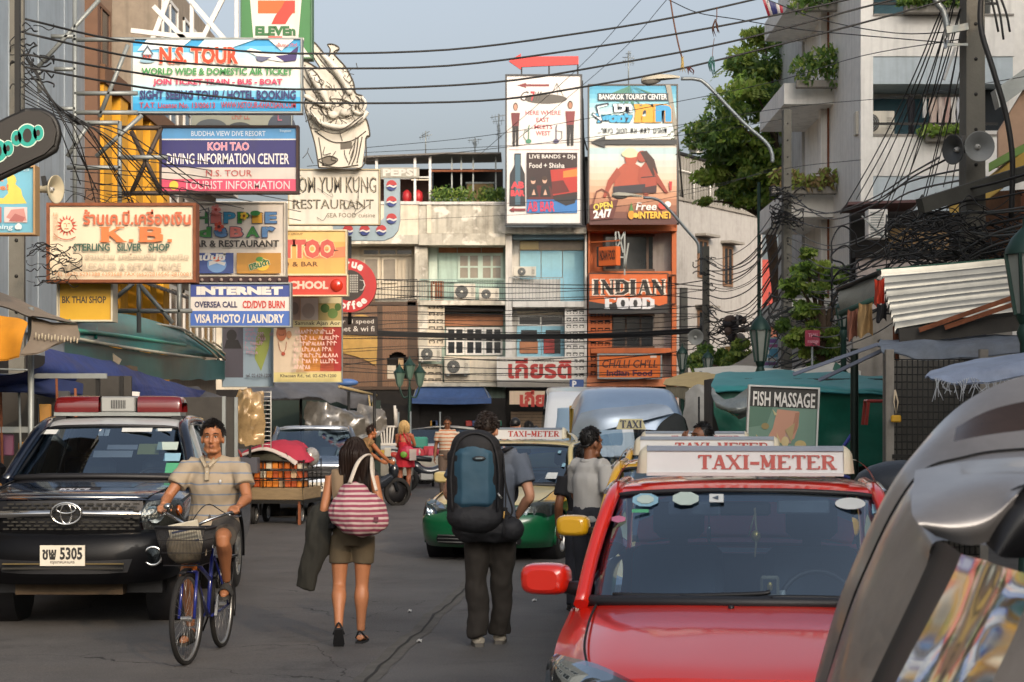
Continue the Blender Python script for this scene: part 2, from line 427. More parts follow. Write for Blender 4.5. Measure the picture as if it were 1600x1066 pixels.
mb=MB();mb.box((-60,74.3,-.3),(60,77.4,.13),M_PAVE);mb.box((-60,74.2,-.3),(60,74.3,.14),M_CONC);structure(mb,"pavement")
# joint line with broken edge down the middle of the road
mb=MB();M_JOINT=mat("joint_tar","#262523",.9,var=.3,scale=8);M_JOINT2=mat("joint_edge","#57544f",.9,var=.3,scale=6)
ya=[9+k*.35 for k in range(90)]
def joint_x(y):return-.96+(y-13)*.073+.012*math.sin(y*2.1)+.006*math.sin(y*7.3)
def strip(w0,w1,z,m):
 vs=[];fs=[]
 for k,y in enumerate(ya):
  j=.012*math.sin(k*5.1)+.008*math.sin(k*2.7)
  zc=.035-.035*(joint_x(y)/4.6)**2
  vs+=[(joint_x(y)+w0+j,y,zc+z),(joint_x(y)+w1+j*.6,y,zc+z)]
  if k:fs.append((2*k-2,2*k-1,2*k+1,2*k))
 mb.add(vs,fs,m)
strip(-.09,.08,.004,M_JOINT2);strip(-.011,.009,.008,M_JOINT)
structure(mb,"road_joint")
M_DARKWIN=mat("dark_window","#23282c",.15,var=.3,scale=1.5,spec=.6)
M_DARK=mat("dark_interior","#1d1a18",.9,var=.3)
M_WHITEW=mat("white_wall","#cfcbc4",.85,var=.08,streak=.45,dirt=.2,bump=.15)
M_CREAM=mat("cream_wall","#d3c7b2",.85,var=.1,streak=.35,dirt=.25,bump=.15)
M_PEEL=mat("peeling_plaster","#b9b3a4",.9,var=.15,scale=3,dirt=.55,streak=.5,bump=.5,bscale=12,fleck=("#d9d2c4",1.6,.56))
M_MINT=mat("mint_paint","#a9c0b4",.7,var=.08,streak=.4,dirt=.2)
M_SKYB=mat("pale_blue_paint","#8ebfd0",.6,var=.08,streak=.15)
M_ORANGE=mat("orange_paint","#b25c2d",.65,var=.1,streak=.3,dirt=.15)
M_BROWNW=mat("brown_wood","#7a5c45",.7,var=.2,scale=3,stretch=(6,6,.6),streak=.3)
M_BROWNP=mat("brown_panel","#a5704f",.7,var=.2,scale=3)
M_STEEL=mat("grey_steel","#8d9290",.5,.4,var=.15)
M_RUST=mat("rust","#7d4a30",.9,var=.35,scale=8,bump=.3)
M_WHITEP=mat("white_paint","#d8d5cf",.5,var=.06,dirt=.15)
M_IRON=mat("black_iron","#22211f",.5,.3,var=.2)
M_TEALP=mat("teal_tarp","#0f6f6b",.45,var=.2,scale=2,bump=.5,bscale=5,dirt=.2)
def window(parent,x0,z0,x1,z1,y,cols=2,rows=2,fm=None,pm=None,w=.07,d=.08):
 fm=fm or M_WHITEP;pm=pm or M_DARKWIN
 f=MB()
 f.box((x0,y-d,z0),(x0+w,y,z1),fm);f.box((x1-w,y-d,z0),(x1,y,z1),fm)
 f.box((x0+w,y-d,z0),(x1-w,y,z0+w),fm);f.box((x0+w,y-d,z1-w),(x1-w,y,z1),fm)
 for i in range(1,cols):
  c=x0+(x1-x0)*i/cols;f.box((c-w*.45,y-d*.9,z0+w),(c+w*.45,y-.002,z1-w),fm)
 for i in range(1,rows):
  c=z0+(z1-z0)*i/rows;f.box((x0+w,y-d*.8,c-w*.35),(x1-w,y-.004,c+w*.35),fm)
 o=f.build("window",parent)
 MB().box((x0+w*.5,y-d*.5,z0+w*.5),(x1-w*.5,y-d*.4,z1-w*.5),pm).build("pane",o)
 return o
def railing(parent,x0,z0,x1,z1,y,m,step=.11,r=.009):
 b=MB()
 for z in(z0,z1):b.box((x0,y-.018,z-.015),(x1,y+.018,z+.015),m)
 k=int((x1-x0)/step)
 for i in range(k+1):
  x=x0+(x1-x0)*i/k;b.box((x-r,y-r,z0),(x+r,y+r,z1),m)
 return b.build("railing",parent)
def breeze(parent,x0,z0,x1,z1,y,m,cw=.36):
 """Screen of pierced ventilation blocks, dark wall behind."""
 b=MB();nx=max(1,round((x1-x0)/cw));nz=max(1,round((z1-z0)/cw));a=(x1-x0)/nx;c=(z1-z0)/nz
 b.box((x0,y+.12,z0),(x1,y+.16,z1),M_DARK)
 for i in range(nx+1):b.box((x0+a*i-.035,y,z0),(x0+a*i+.035,y+.118,z1),m)
 for j in range(nz+1):b.box((x0,y+.003,z0+c*j-.035),(x1,y+.116,z0+c*j+.035),m)
 for i in range(nx):
  for j in range(nz):
   cx,cz=x0+a*(i+.5),z0+c*(j+.5)
   b.cbox((cx,y+.06,cz+c*.12),(a*.55,.1,.05),m);b.cbox((cx,y+.065,cz-c*.1),(.06,.1,c*.5),m)
   b.cbox((cx-a*.22,y+.058,cz-c*.25),(.1,.1,.1),m);b.cbox((cx+a*.22,y+.058,cz-c*.25),(.1,.1,.1),m)
 return b.build("breeze_block_screen",parent)
YF=77.0;SF=FPX/YF
def fx(px):return(px-800)/SF
def fz(py):return CH-(py-HZ)/SF
def far_house(name,px0,px1,label,cat="building"):
 t=thing(name,label,cat,(fx(px0),YF,0),0,"shophouses along the far side of the junction")
 return t,(lambda p:fx(p)-fx(px0)),fz
def aircon(x,y,z,w,h,label,rz=0.,d=.35,dirty=False,parentless=True):
 """Air-conditioner outdoor unit: case, fan grille, fan, feet, pipe."""
 t=thing("air_conditioner",label,"air conditioner",(x,y,z),rz,"outdoor air conditioner units on the facades")
 cm=mat("ac_case","#cbc5b6",.5,var=.08,streak=.4)
 MB().box((-w/2,0,.04),(w/2,d,h),cm,.015).build("case",t)
 cx,cz,r=-w*.14,h*.52,h*.38
 g=MB()
 M=Matrix.Translation((cx,-.004,cz))@Matrix.Rotation(R(90),4,'X')
 g.lathe([(r,-.004),(r,.012),(r*.94,.012)],M_IRON,20,M)
 g.lathe([(r*.93,.002),(.001,.002)],mat("fan_dark","#3c3b39",.7),20,M)
 for k in range(1,5):g.lathe([(r*k/5,.008),(r*k/5+.006,.012),(r*k/5+.012,.008)],M_STEEL,18,M)
 g.lathe([(.001,.016),(r*.2,.016),(r*.22,.005)],cm,12,M)
 g.build("fan_grille",t)
 s=MB();
 for k in range(6):s.box((w*.3,-.006,h*.3+k*h*.08),(w*.44,.002,h*.3+k*h*.08+h*.03),mat("ac_slot","#77736a",.6))
 s.build("side_vents",t)
 f=MB();f.box((-w*.4,0,0),(-w*.3,d,.039),M_STEEL);f.box((w*.3,0,0),(w*.4,d,.039),M_STEEL);f.build("feet",t)
 return t
 # ---- bay 0: cream flat over a brown slatted bar front
t,X,Z=far_house("shophouse",330,655,"cream shophouse with brown slatted wooden front and arched window behind the round coffee sign")
b=MB()
b.box((0,1.0,Z(470)),(X(655),9,Z(368)),M_CREAM);b.box((0,.9,0),(X(655),8.9,Z(470)),M_CREAM)
b.box((X(648),.02,Z(600)),(X(655),.95,Z(368)),M_PEEL)
b.build("wall",t)
b=MB();b.box((0,-.25,Z(382)),(X(655),1,Z(368)),M_PEEL);b.box((0,.1,Z(474)),(X(655),.98,Z(466)),M_PEEL);b.parts("floor_slab",t)
b=MB();b.box((0,-.05,Z(368)),(X(655),.2,Z(320)),M_CREAM);b.box((0,-.1,Z(320)),(X(655),.25,Z(315)),M_WHITEW);b.build("parapet",t)
window(t,X(565),Z(440),X(590),Z(400),.98,1,1,M_CREAM,mat("curtained_pane","#8b8274",.3,var=.15))
window(t,X(594),Z(440),X(618),Z(400),.98,1,1,M_CREAM,MATS["curtained_pane"])
window(t,X(563),Z(397),X(644),Z(385),.98,3,1,M_CREAM,M_DARKWIN)
b=MB()
for k in range(4):b.box((X(620)+k*.14,.93,Z(462)),(X(620)+k*.14+.13,.98,Z(400)),M_CREAM)
b.build("door",t)
railing(t,X(530),Z(468),X(652),Z(437),.0,M_IRON,.13)
b=MB()
x=X(420)
while x<X(650):
 if not(X(604)<x<X(636)):b.box((x,-.12+.01*random.random(),Z(606)),(x+.088,-.02,Z(474 if x>X(585)else 462)),M_BROWNW)
 else:
  px_=(x-X(620))/(X(637)-X(620));h=math.sqrt(max(0,1-px_*px_))
  b.box((x,-.12,Z(606)),(x+.088,-.02,Z(592)),M_BROWNW);b.box((x,-.12,Z(568-18*h)),(x+.088,-.02,Z(474)),M_BROWNW)
 x+=.095
b.build("slatted_front",t)
b=MB();b.box((X(637),-.14,Z(606)),(X(652),.0,Z(470)),mat("dark_brown_post","#4b3a2d",.7));b.box((X(590),-.15,Z(606)),(X(598),-.13,Z(475)),MATS["dark_brown_post"])
b.box((X(430),-.16,Z(609)),(X(652),.0,Z(604)),MATS["dark_brown_post"]);b.box((X(530),-.14,Z(478)),(X(650),-.01,Z(472)),MATS["dark_brown_post"]);b.build("timber_frame",t)
b=MB();b.patch([[(X(536),-.16,Z(500)),(X(565),-.17,Z(492)),(X(590),-.16,Z(500))],[(X(536),-.17,Z(530)),(X(565),-.19,Z(530)),(X(590),-.17,Z(540))],[(X(536),-.16,Z(552)),(X(565),-.18,Z(560)),(X(588),-.16,Z(572))]],4,4,mat("ochre_panel","#b08a45",.6,var=.2))
b.build("ochre_panel",t)
MB().box((X(604),.3,Z(595)),(X(637),.6,Z(548)),M_DARK).build("arched_window",t)
b=MB();b.box((X(605),.1,Z(592)),(X(618),.3,Z(570)),M_CREAM);b.box((X(622),.1,Z(592)),(X(630),.3,Z(560)),mat("tan_board","#b99a72",.7));b.build("counter",t)
MB().box((0,-.1,0),(X(655),.85,Z(609)),M_DARK).build("shop_opening",t)
# ---- bay 1: mint-green flat
t,X,Z=far_house("shophouse",655,790,"mint green shophouse flat with rust stained balcony wall between cream and white houses")
b=MB();b.box((0,.95,0),(X(790),9,Z(360)),M_MINT);b.box((0,0,Z(560)),(X(668),.94,Z(368)),M_PEEL);b.build("wall",t)
b=MB();b.box((0,-.3,Z(384)),(X(789.5),.94,Z(366)),M_PEEL);b.box((X(656),-.15,Z(477)),(X(789),.94,Z(470)),M_PEEL);b.box((0,-.1,Z(604)),(X(789),.94,Z(598)),M_PEEL);b.parts("floor_slab",t)
b=MB();b.box((0,-.1,Z(365)),(X(790),.15,Z(321)),M_PEEL);b.box((0,-.16,Z(321)),(X(790),.2,Z(316)),M_WHITEW);b.box((X(667),-.16,Z(365)),(X(674),-.1,Z(321)),M_CREAM);b.build("parapet",t)
b=MB()
for a,c in((684,713),(714,751),(752,786)):b.box((X(a),.88,Z(392)),(X(c),.94,Z(375)),M_BROWNP)
b.build("transom_panels",t)
b=MB();b.box((X(669),.9,Z(470)),(X(682),.945,Z(376)),mat("pale_mint","#c3d2c6",.7,var=.1,streak=.4));b.box((X(684),.86,Z(440)),(X(713),.94,Z(393)),M_MINT);b.build("door",t)
for k in range(2):
 window(t,X(714+36*k),Z(436),X(750+36*k),Z(393),.94,2,2,mat("mint_frame","#b8cabd",.6,var=.06),MATS["curtained_pane"],.1)
b=MB();b.box((X(672),.82,Z(470)),(X(692),.88,Z(437)),M_RUST);b.box((X(675),.81,Z(470)),(X(678),.82,Z(442)),M_CREAM);b.build("rusty_panel",t)
railing(t,X(656),Z(468),X(789),Z(437),-.05,mat("mint_rail","#7f978f",.6,var=.2),.1)
breeze(t,X(656),Z(541),X(693),Z(476),.1,M_CREAM,.3);breeze(t,X(656),Z(600),X(690),Z(570),.12,M_CREAM,.3)
b=MB();b.box((X(694),.8,Z(508)),(X(786),.93,Z(489)),M_BROWNP);b.box((X(694),.2,Z(486)),(X(786),.93,Z(478)),M_DARK);b.build("transom_panel",t)  # dark box below the slab stands for shade at the recess top
for k in range(3):window(t,X(696+30*k),Z(554),X(725+30*k),Z(510),.92,2,2,M_WHITEP,M_DARKWIN,.08)
b=MB();b.box((X(694),.02,Z(597)),(X(778),.9,Z(557)),M_CREAM);b.build("lower_wall",t)
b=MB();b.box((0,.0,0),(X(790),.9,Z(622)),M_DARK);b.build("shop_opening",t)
b=MB()
for k in range(26):
 x=random.uniform(.1,3.2);z=random.choice([.3,.7,1.1,1.5]);b.cbox((x,-.08,z),(.25,.12,.22),random.choice([ink("#9a2d26"),ink("#c8c2b4"),ink("#1f6b58"),ink("#b98a3a"),ink("#35486e")]),.02)
b.parts("shop_goods",t)
t2=thing("awning","faded navy blue shop awning under the wall of the mint green house","awning",at(705,622,76.5))
b=MB();b.patch([[(-1.35,.6,.48),(0,.6,.48),(1.3,.6,.48)],[(-1.5,0,.1),(0,-.05,.06),(1.55,0,.1)],[(-1.55,-.35,-.02),(0,-.4,-.06),(1.6,-.35,-.02)]],4,6,mat("navy_canvas","#38517d",.8,var=.2,dirt=.2,bump=.3,bscale=6));b.patch([[(-1.55,-.35,-.02),(0,-.4,-.06),(1.6,-.35,-.02)],[(-1.55,-.36,-.22),(0,-.41,-.26),(1.6,-.36,-.22)]],2,6,MATS["navy_canvas"]);b.build("canopy",t2)
b=MB();b.bar((-1.4,.5,.45),(-1.52,-.33,-.05),.03,M_STEEL);b.bar((1.3,.5,.45),(1.55,-.33,-.05),.03,M_STEEL);b.build("awning_frame",t2)
# ---- bay 2: white and pale blue
t,X,Z=far_house("shophouse",790,917,"white and pale blue shophouse with a pierced block screen beside the orange house")
b=MB();b.box((0,1.0,Z(600)),(X(917),9,Z(350)),M_WHITEW);b.box((0,0,Z(604)),(X(800),.99,Z(366)),M_WHITEW);b.box((X(914),.05,Z(604)),(X(917),.99,Z(366)),M_WHITEW);b.build("wall",t)
b=MB();b.box((0,-.35,Z(366)),(X(916),.98,Z(357)),M_PEEL);b.box((X(801),-.1,Z(480)),(X(913),.98,Z(471)),M_WHITEW);b.box((X(801),.2,Z(372)),(X(913),.98,Z(366)),mat("blue_grey","#7c95a4",.7));b.parts("floor_slab",t)
b=MB();b.box((X(812),.9,Z(388)),(X(913),.96,Z(373)),mat("amber_glass","#7b6649",.3,var=.2));b.box((X(813),.88,Z(387)),(X(842),.9,Z(374)),mat("amber_glass_light","#a78e4c",.3));b.build("transom",t)
b=MB()
for k in range(3):b.box((X(812+34*k)+.02,.9,Z(434)),(X(812+34*(k+1))-.02,.96,Z(389)),M_SKYB)
b.box((X(876),.85,Z(471)),(X(913),.98,Z(432)),M_SKYB);b.build("shutter_panel",t)
b=MB();b.box((X(801),.3,Z(471)),(X(876),.8,Z(436)),M_WHITEW);b.build("balcony_wall",t)
railing(t,X(795),Z(469),X(880),Z(434),.0,M_STEEL,.13)
b=MB();b.box((X(808),.9,Z(490)),(X(882),.99,Z(484)),M_CREAM);b.build("beam",t)
window(t,X(809),Z(508),X(882),Z(491),.97,2,1,M_WHITEP,M_DARKWIN)
w=window(t,X(808),Z(558),X(846),Z(508),.97,1,1,M_SKYB,M_DARKWIN,.16);MB().box((X(812),.84,Z(551)),(X(841),.87,Z(532)),M_BROWNP).build("blind",w)
w=window(t,X(847),Z(558),X(883),Z(508),.97,1,1,M_SKYB,M_DARKWIN,.16);MB().box((X(850),.84,Z(551)),(X(867),.87,Z(525)),ink("#9c3530")).build("curtain",w)
breeze(t,X(884),Z(604),X(914),Z(473),.1,M_WHITEW,.27)
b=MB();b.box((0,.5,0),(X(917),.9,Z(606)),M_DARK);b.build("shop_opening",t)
b=MB()
for k in range(14):b.box((X(798),.1,.3+k*.12),(X(850),.16+.02*(k%2),.3+k*.12+.11),mat("brown_shutter","#6f5b45",.6,var=.2))
b.build("rolling_shutter",t)
# ---- bay 3: the orange house
t,X,Z=far_house("shophouse",917,1057,"bright orange corner shophouse with dark windows and Indian food signs")
b=MB();b.box((0,.9,0),(X(1056),9,Z(348)),M_ORANGE);b.box((X(919),0,Z(600)),(X(922),.89,Z(362)),M_ORANGE);b.box((X(1050),0,0),(X(1057),.89,Z(362)),M_ORANGE);b.build("wall",t)
b=MB();b.box((X(917),-.3,Z(362)),(X(1057),.89,Z(350)),M_ORANGE);b.box((X(923),-.05,Z(432)),(X(1049),.89,Z(424)),M_ORANGE);b.box((X(923),-.05,Z(552)),(X(1049),.89,Z(544)),M_ORANGE);b.box((X(917),-.1,Z(604)),(X(1049),.89,Z(590)),mat("salmon_paint","#cf7f56",.6,streak=.3));b.parts("floor_slab",t)
window(t,X(944),Z(422),X(1049),Z(363),.89,3,1,mat("brown_frame","#4c3a2c",.5),M_DARKWIN,.1)
window(t,X(957),Z(543),X(1049),Z(489),.89,4,1,MATS["brown_frame"],M_DARKWIN,.08)
breeze(t,X(922),Z(590),X(955),Z(488),.15,M_ORANGE,.28)
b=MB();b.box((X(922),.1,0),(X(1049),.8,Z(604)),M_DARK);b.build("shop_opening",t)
railing(t,X(1040),Z(475),X(1056),Z(430),-.05,M_IRON,.15)
# gable wall turning the corner, its own white house
t=thing("corner_building","tall white side wall with narrow barred windows right of the orange house","building",(fx(1058.5),YF+.3,0),math.atan2(7.3,4.35))
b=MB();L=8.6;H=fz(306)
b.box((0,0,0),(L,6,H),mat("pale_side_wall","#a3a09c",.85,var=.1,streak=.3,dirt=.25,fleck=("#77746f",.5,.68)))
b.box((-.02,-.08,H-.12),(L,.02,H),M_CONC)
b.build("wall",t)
for px_,py0,py1 in((.28,366,428),(.57,370,436),(.28,480,560)):
 x0=L*px_;w=window(t,x0-.5,fz(py1),x0+.45,fz(py0),-.01,2,1,M_BROWNW,M_DARKWIN,.1,.06)
 MB().box((x0-.7,-.5,fz(py0)+.1),(x0+.7,-.005,fz(py0)+.2),M_CONC).build("window_hood",w)
b=MB();b.box((0,.1,H),(L,5.5,H+1.75),mat("grey_sheet","#8a8780",.7,var=.2,streak=.5,stretch=(1,1,1)))
for k in range(32):b.box((k*.27,.06,H+.02),(k*.27+.05,.1,H+1.7),MATS["grey_sheet"])
b.box((-.3,.0,H+1.75),(L+.2,6,H+1.85),M_IRON)
b.build("roof_shed",t)
b=MB()
for k in range(6):b.tube([(k*L/5.5,-.02,H),(k*L/5.5,-.02,H+1.1)],.025,M_WHITEP)
b.tube([(0,-.02,H+1.1),(L,-.02,H+1.1)],.025,M_WHITEP);b.build("roof_rail",t)
t=thing("roof_ventilator","ribbed metal turbine ventilator on the roof shed by the billboard","ventilator",at(1088,240,81))
MB().lathe([(.3,0),(.3,.25),(.42,.3),(.48,.42),(.42,.56),(.2,.62),(0,.63)],mat("bright_zinc","#b3b3ae",.35,.7,var=.15),20).build("turbine",t)
t=MB()
# ---- things on the roofs of bays 0 and 1
t=thing("rooftop_bar","rooftop shelter with white posts, dark tin roof and red lanterns above the cream house","shelter",(fx(560),YF+1.2,fz(320)))
def X(p):return fx(p)-fx(560)
def Z(p):return fz(p)-fz(320)
b=MB();b.slab([(X(555),-.3,Z(242)),(X(700),-.3,Z(236)),(X(783),-.3,Z(236)),(X(783),5,Z(222)),(X(555),5,Z(226))],(0,0,.07),mat("old_tin","#6a655f",.7,.2,var=.3,streak=.3,scale=3));b.build("roof",t)
for p in(583,644,668):MB().box((X(p),0,0),(X(p)+.1,.1,Z(238)),M_WHITEP).build("post",t)
for p in(703,718,737,773):MB().box((X(p),.3,0),(X(p)+.06,.36,Z(237)),M_STEEL).build("post",t)
b=MB();b.box((X(560),.02,Z(274)),(X(668),.06,Z(270)),M_WHITEP);b.box((X(640),.02,Z(276)),(X(670),.08,Z(272)),M_CREAM);b.box((X(560),0,0),(X(668),.08,.12),M_CREAM);b.box((X(670),.1,Z(262)),(X(784),.2,Z(259)),M_RUST)
b.parts("rail",t)
b=MB();b.box((X(560),3.6,0),(X(668),3.8,Z(240)),mat("dark_red_back","#4f332b",.8,var=.3));b.box((X(668),4,Z(285)),(X(785),4.2,Z(238)),M_DARK);b.build("back_wall",t)
for p in(632,650):
 MB().lathe([(.05,0),(.17,.1),(.2,.3),(.17,.5),(.05,.6)],ink("#b5262c"),12,Matrix.Translation((X(p),.6,Z(312)))).build("red_lantern",t)
t=thing("water_tank_shed","tan tank box and green lean-to roof among the rooftop plants","shed",(fx(752),YF+3,fz(318)))
b=MB();b.box((-.65,0,0),(.45,1,1.15),mat("tan_box","#a98d62",.8,var=.2,dirt=.3));b.box((-.7,-.04,1.15),(.5,1.04,1.22),M_STEEL);b.build("tank",t)
b=MB();b.slab([(.3,-.2,.72),(1.5,-.2,.62),(1.4,1,.98),(.4,1,1.02)],(0,0,.06),mat("green_sheet","#3f6b58",.6,var=.2));b.build("roof",t)
def leaf_blob(mb,c,r,n,mats,size=.12,flat=.8):
 for _ in range(n):
  while True:
   d=V((random.uniform(-1,1),random.uniform(-1,1),random.uniform(-1,1)))
   if .25<d.length<1:break
  p=V(c)+V((d.x*r[0],d.y*r[1],d.z*r[2]))
  a=V((random.gauss(0,1),random.gauss(0,1),random.gauss(0,.5))).normalized();u=a.orthogonal().normalized()
  q=random.uniform(0,6.28);w=a.cross(u);u,w=u*math.cos(q)+w*math.sin(q),w*math.cos(q)-u*math.sin(q)
  s=size*random.uniform(.6,1.4)
  mb.add([p-u*s,p+w*s*.42,p+u*s,p-w*s*.42],[(0,1,2,3)],random.choice(mats))
def leafmat(name,col):
 if name in MATS:return MATS[name]
 m=mat(name,col,.5,var=.3,scale=3);n,l=m.node_tree.nodes,m.node_tree.links;b=n["Principled BSDF"]
 tr=n.new("ShaderNodeBsdfTranslucent");l.new(b.inputs['Base Color'].links[0].from_socket,tr.inputs[0]);mx=n.new("ShaderNodeMixShader");mx.inputs[0].default_value=.4
 l.new(b.outputs[0],mx.inputs[1]);l.new(tr.outputs[0],mx.inputs[2]);l.new(mx.outputs[0],n["Material Output"].inputs[0])
 return m
LEAF=[leafmat("leaf_dark","#4d6a30"),leafmat("leaf_mid","#6d8a3c"),leafmat("leaf_light","#9aab52"),leafmat("leaf_mid2","#5c7d38")]
LEAFY=[leafmat("leaf_lime","#8fae45"),LEAF[1],LEAF[2]]
M_BARK=mat("bark","#5a4a3c",.95,var=.3,scale=6,bump=.6)
for p0,p1,h,lab in((674,738,24,"low leafy plants along the parapet of the mint green house"),(750,790,20,"bushy plants by the green lean-to on the roof")):
 b=MB();c0,c1=fx(p0),fx(p1)
 for k in range(9):leaf_blob(b,(c0+(c1-c0)*(k+.5)/9,YF+.9,fz(316)+.3),(.25,.3,.45*random.uniform(.7,1.2)),120,LEAF,.07)
 b.whole("roof_plants",lab,"plants")
def antenna(px,py0,py1,Y,lab,k=4):
 t=thing("tv_antenna",lab,"antenna",at(px,py1,Y))
 h=(py1-py0)/FPX*Y
 MB().tube([(0,0,0),(0,0,h)],.025,M_STEEL,5).build("mast",t)
 b=MB()
 for i in range(k):
  z=h-.15-i*h*.12;w=.34-.05*i;a=.7*i+px
  b.tube([(-w*math.cos(a),-w*math.sin(a),z),(w*math.cos(a),w*math.sin(a),z+.1)],.014,M_STEEL,4)
  for q in(-.8,-.4,.1,.5):b.tube([(q*w*math.cos(a),q*w*math.sin(a),z-.1),(q*w*math.cos(a),q*w*math.sin(a),z+.12)],.008,M_STEEL,4)
 b.build("elements",t)
antenna(779,178,240,79,"tangled TV antenna left of the white bar billboard",5)
antenna(982,80,135,79,"thin TV antenna above the tourist centre billboard",3)
antenna(742,215,240,80,"small TV antenna on the dark tin roof",3)
antenna(665,205,240,80,"TV antenna mast over the rooftop bar",2)
# ================================================================ left row (its fronts face the street and the sun)
XL=-9.4
def left_house(name,y0,y1,H,wall,label):
 t=thing(name,label,"building",(XL,y0,0),0,"shophouses on the left side of the street")
 MB().box((-9,0,0),(0,y1-y0-.01,H),wall).build("wall",t)
 return t,y1-y0
M_SILV=mat("silver_panel","#98a3ab",.5,.2,var=.15,streak=.4,scale=1.5)
def left_windows(t,L,z0,z1,n,m=None):
 for i in range(n):
  a=L*(i+.15)/n;c=L*(i+.85)/n;f=MB()
  f.box((-.02,a,z0),(.06,a+.1,z1),m or M_WHITEP);f.box((-.02,c-.1,z0),(.06,c,z1),m or M_WHITEP);f.box((-.02,a,z1-.1),(.055,c,z1),m or M_WHITEP);f.box((-.02,a,z0),(.055,c,z0+.1),m or M_WHITEP);f.box((-.02,(a+c)/2-.04,z0),(.05,(a+c)/2+.04,z1),m or M_WHITEP)
  w=f.build("window",t);MB().box((-.02,a+.1,z0+.1),(.02,c-.1,z1-.1),M_DARKWIN).build("pane",w)
t,L=left_house("shophouse",12,31,12,M_CONC,"shaded grey shophouse behind the pole at the left edge")
left_windows(t,L,4,5.6,5);left_windows(t,L,7.4,9,5)
MB().box((.01,.5,.2),(.06,L-.5,3),M_DARK).build("shop_opening",t)
t,L=left_house("shophouse",31,42,15,M_SILV,"shophouse clad in silver blue panels behind the electric pole")
b=MB()
for k in range(5):b.box((.0,L*k/5+.05,3.4),(.12,L*(k+1)/5-.05,14.8),M_SILV)
b.build("cladding_panels",t)
b=MB();b.box((.0,-.06,3.2),(.3,.2,15),mat("dull_brown","#6a4c38",.7));b.box((.12,L-.3,3.2),(.4,L-.05,15),MATS["dull_brown"]);b.parts("edge_post",t)
MB().box((.01,.5,.2),(.06,L-.5,3),M_DARK).build("shop_opening",t)
M_YEL=mat("yellow_wall","#d79a12",.6,var=.1,streak=.2,dirt=.1)
t,L=left_house("shophouse",42,51,9.4,mat("dark_umber","#4b3a2a",.8,var=.2),"shophouse with bright yellow pillars and a ribbed dark awning")
for k in range(5):MB().box((.0,L*k/5+.1,2.6),(.45,L*k/5+.95,9.4),M_YEL).build("pillar",t)
b=MB();b.box((0,0,5.55),(.3,L,5.85),M_YEL);b.box((0,0,9.1),(.5,L,9.5),mat("brown_eave","#6b4d36",.8));b.build("beam",t)
b=MB()
for k in range(20):b.slab([(.1,L*k/20,5.2),(1.6,L*k/20,4.6),(1.6,L*(k+.7)/20,4.6),(.1,L*(k+.7)/20,5.2)],(0,0,.05),M_IRON)
b.build("ribbed_awning",t)
t,L=left_house("shophouse",42.1,50.9,16,mat("upper_brown","#8a7361",.8,var=.2,streak=.4),"set back brown upper house rising over the yellow pillars")
t.location.x-=1.2
left_windows(t,L,10.2,12.4,3,MATS["dull_brown"]);left_windows(t,L,13.1,15,3)
t,L=left_house("shophouse",51,61,13.8,mat("grey_brown_wall","#8d8172",.85,var=.15,streak=.4,dirt=.25),"tall grey brown shophouse with white window frames behind the travel sign")
for z in(3.8,6.4,9.0,11.6):left_windows(t,L,z,z+1.6,3)
b=MB()
for z in(3.2,6,8.7,11.3):b.box((0,0,z),(.7,L,z+.16),M_WHITEW)
b.parts("floor_slab",t)
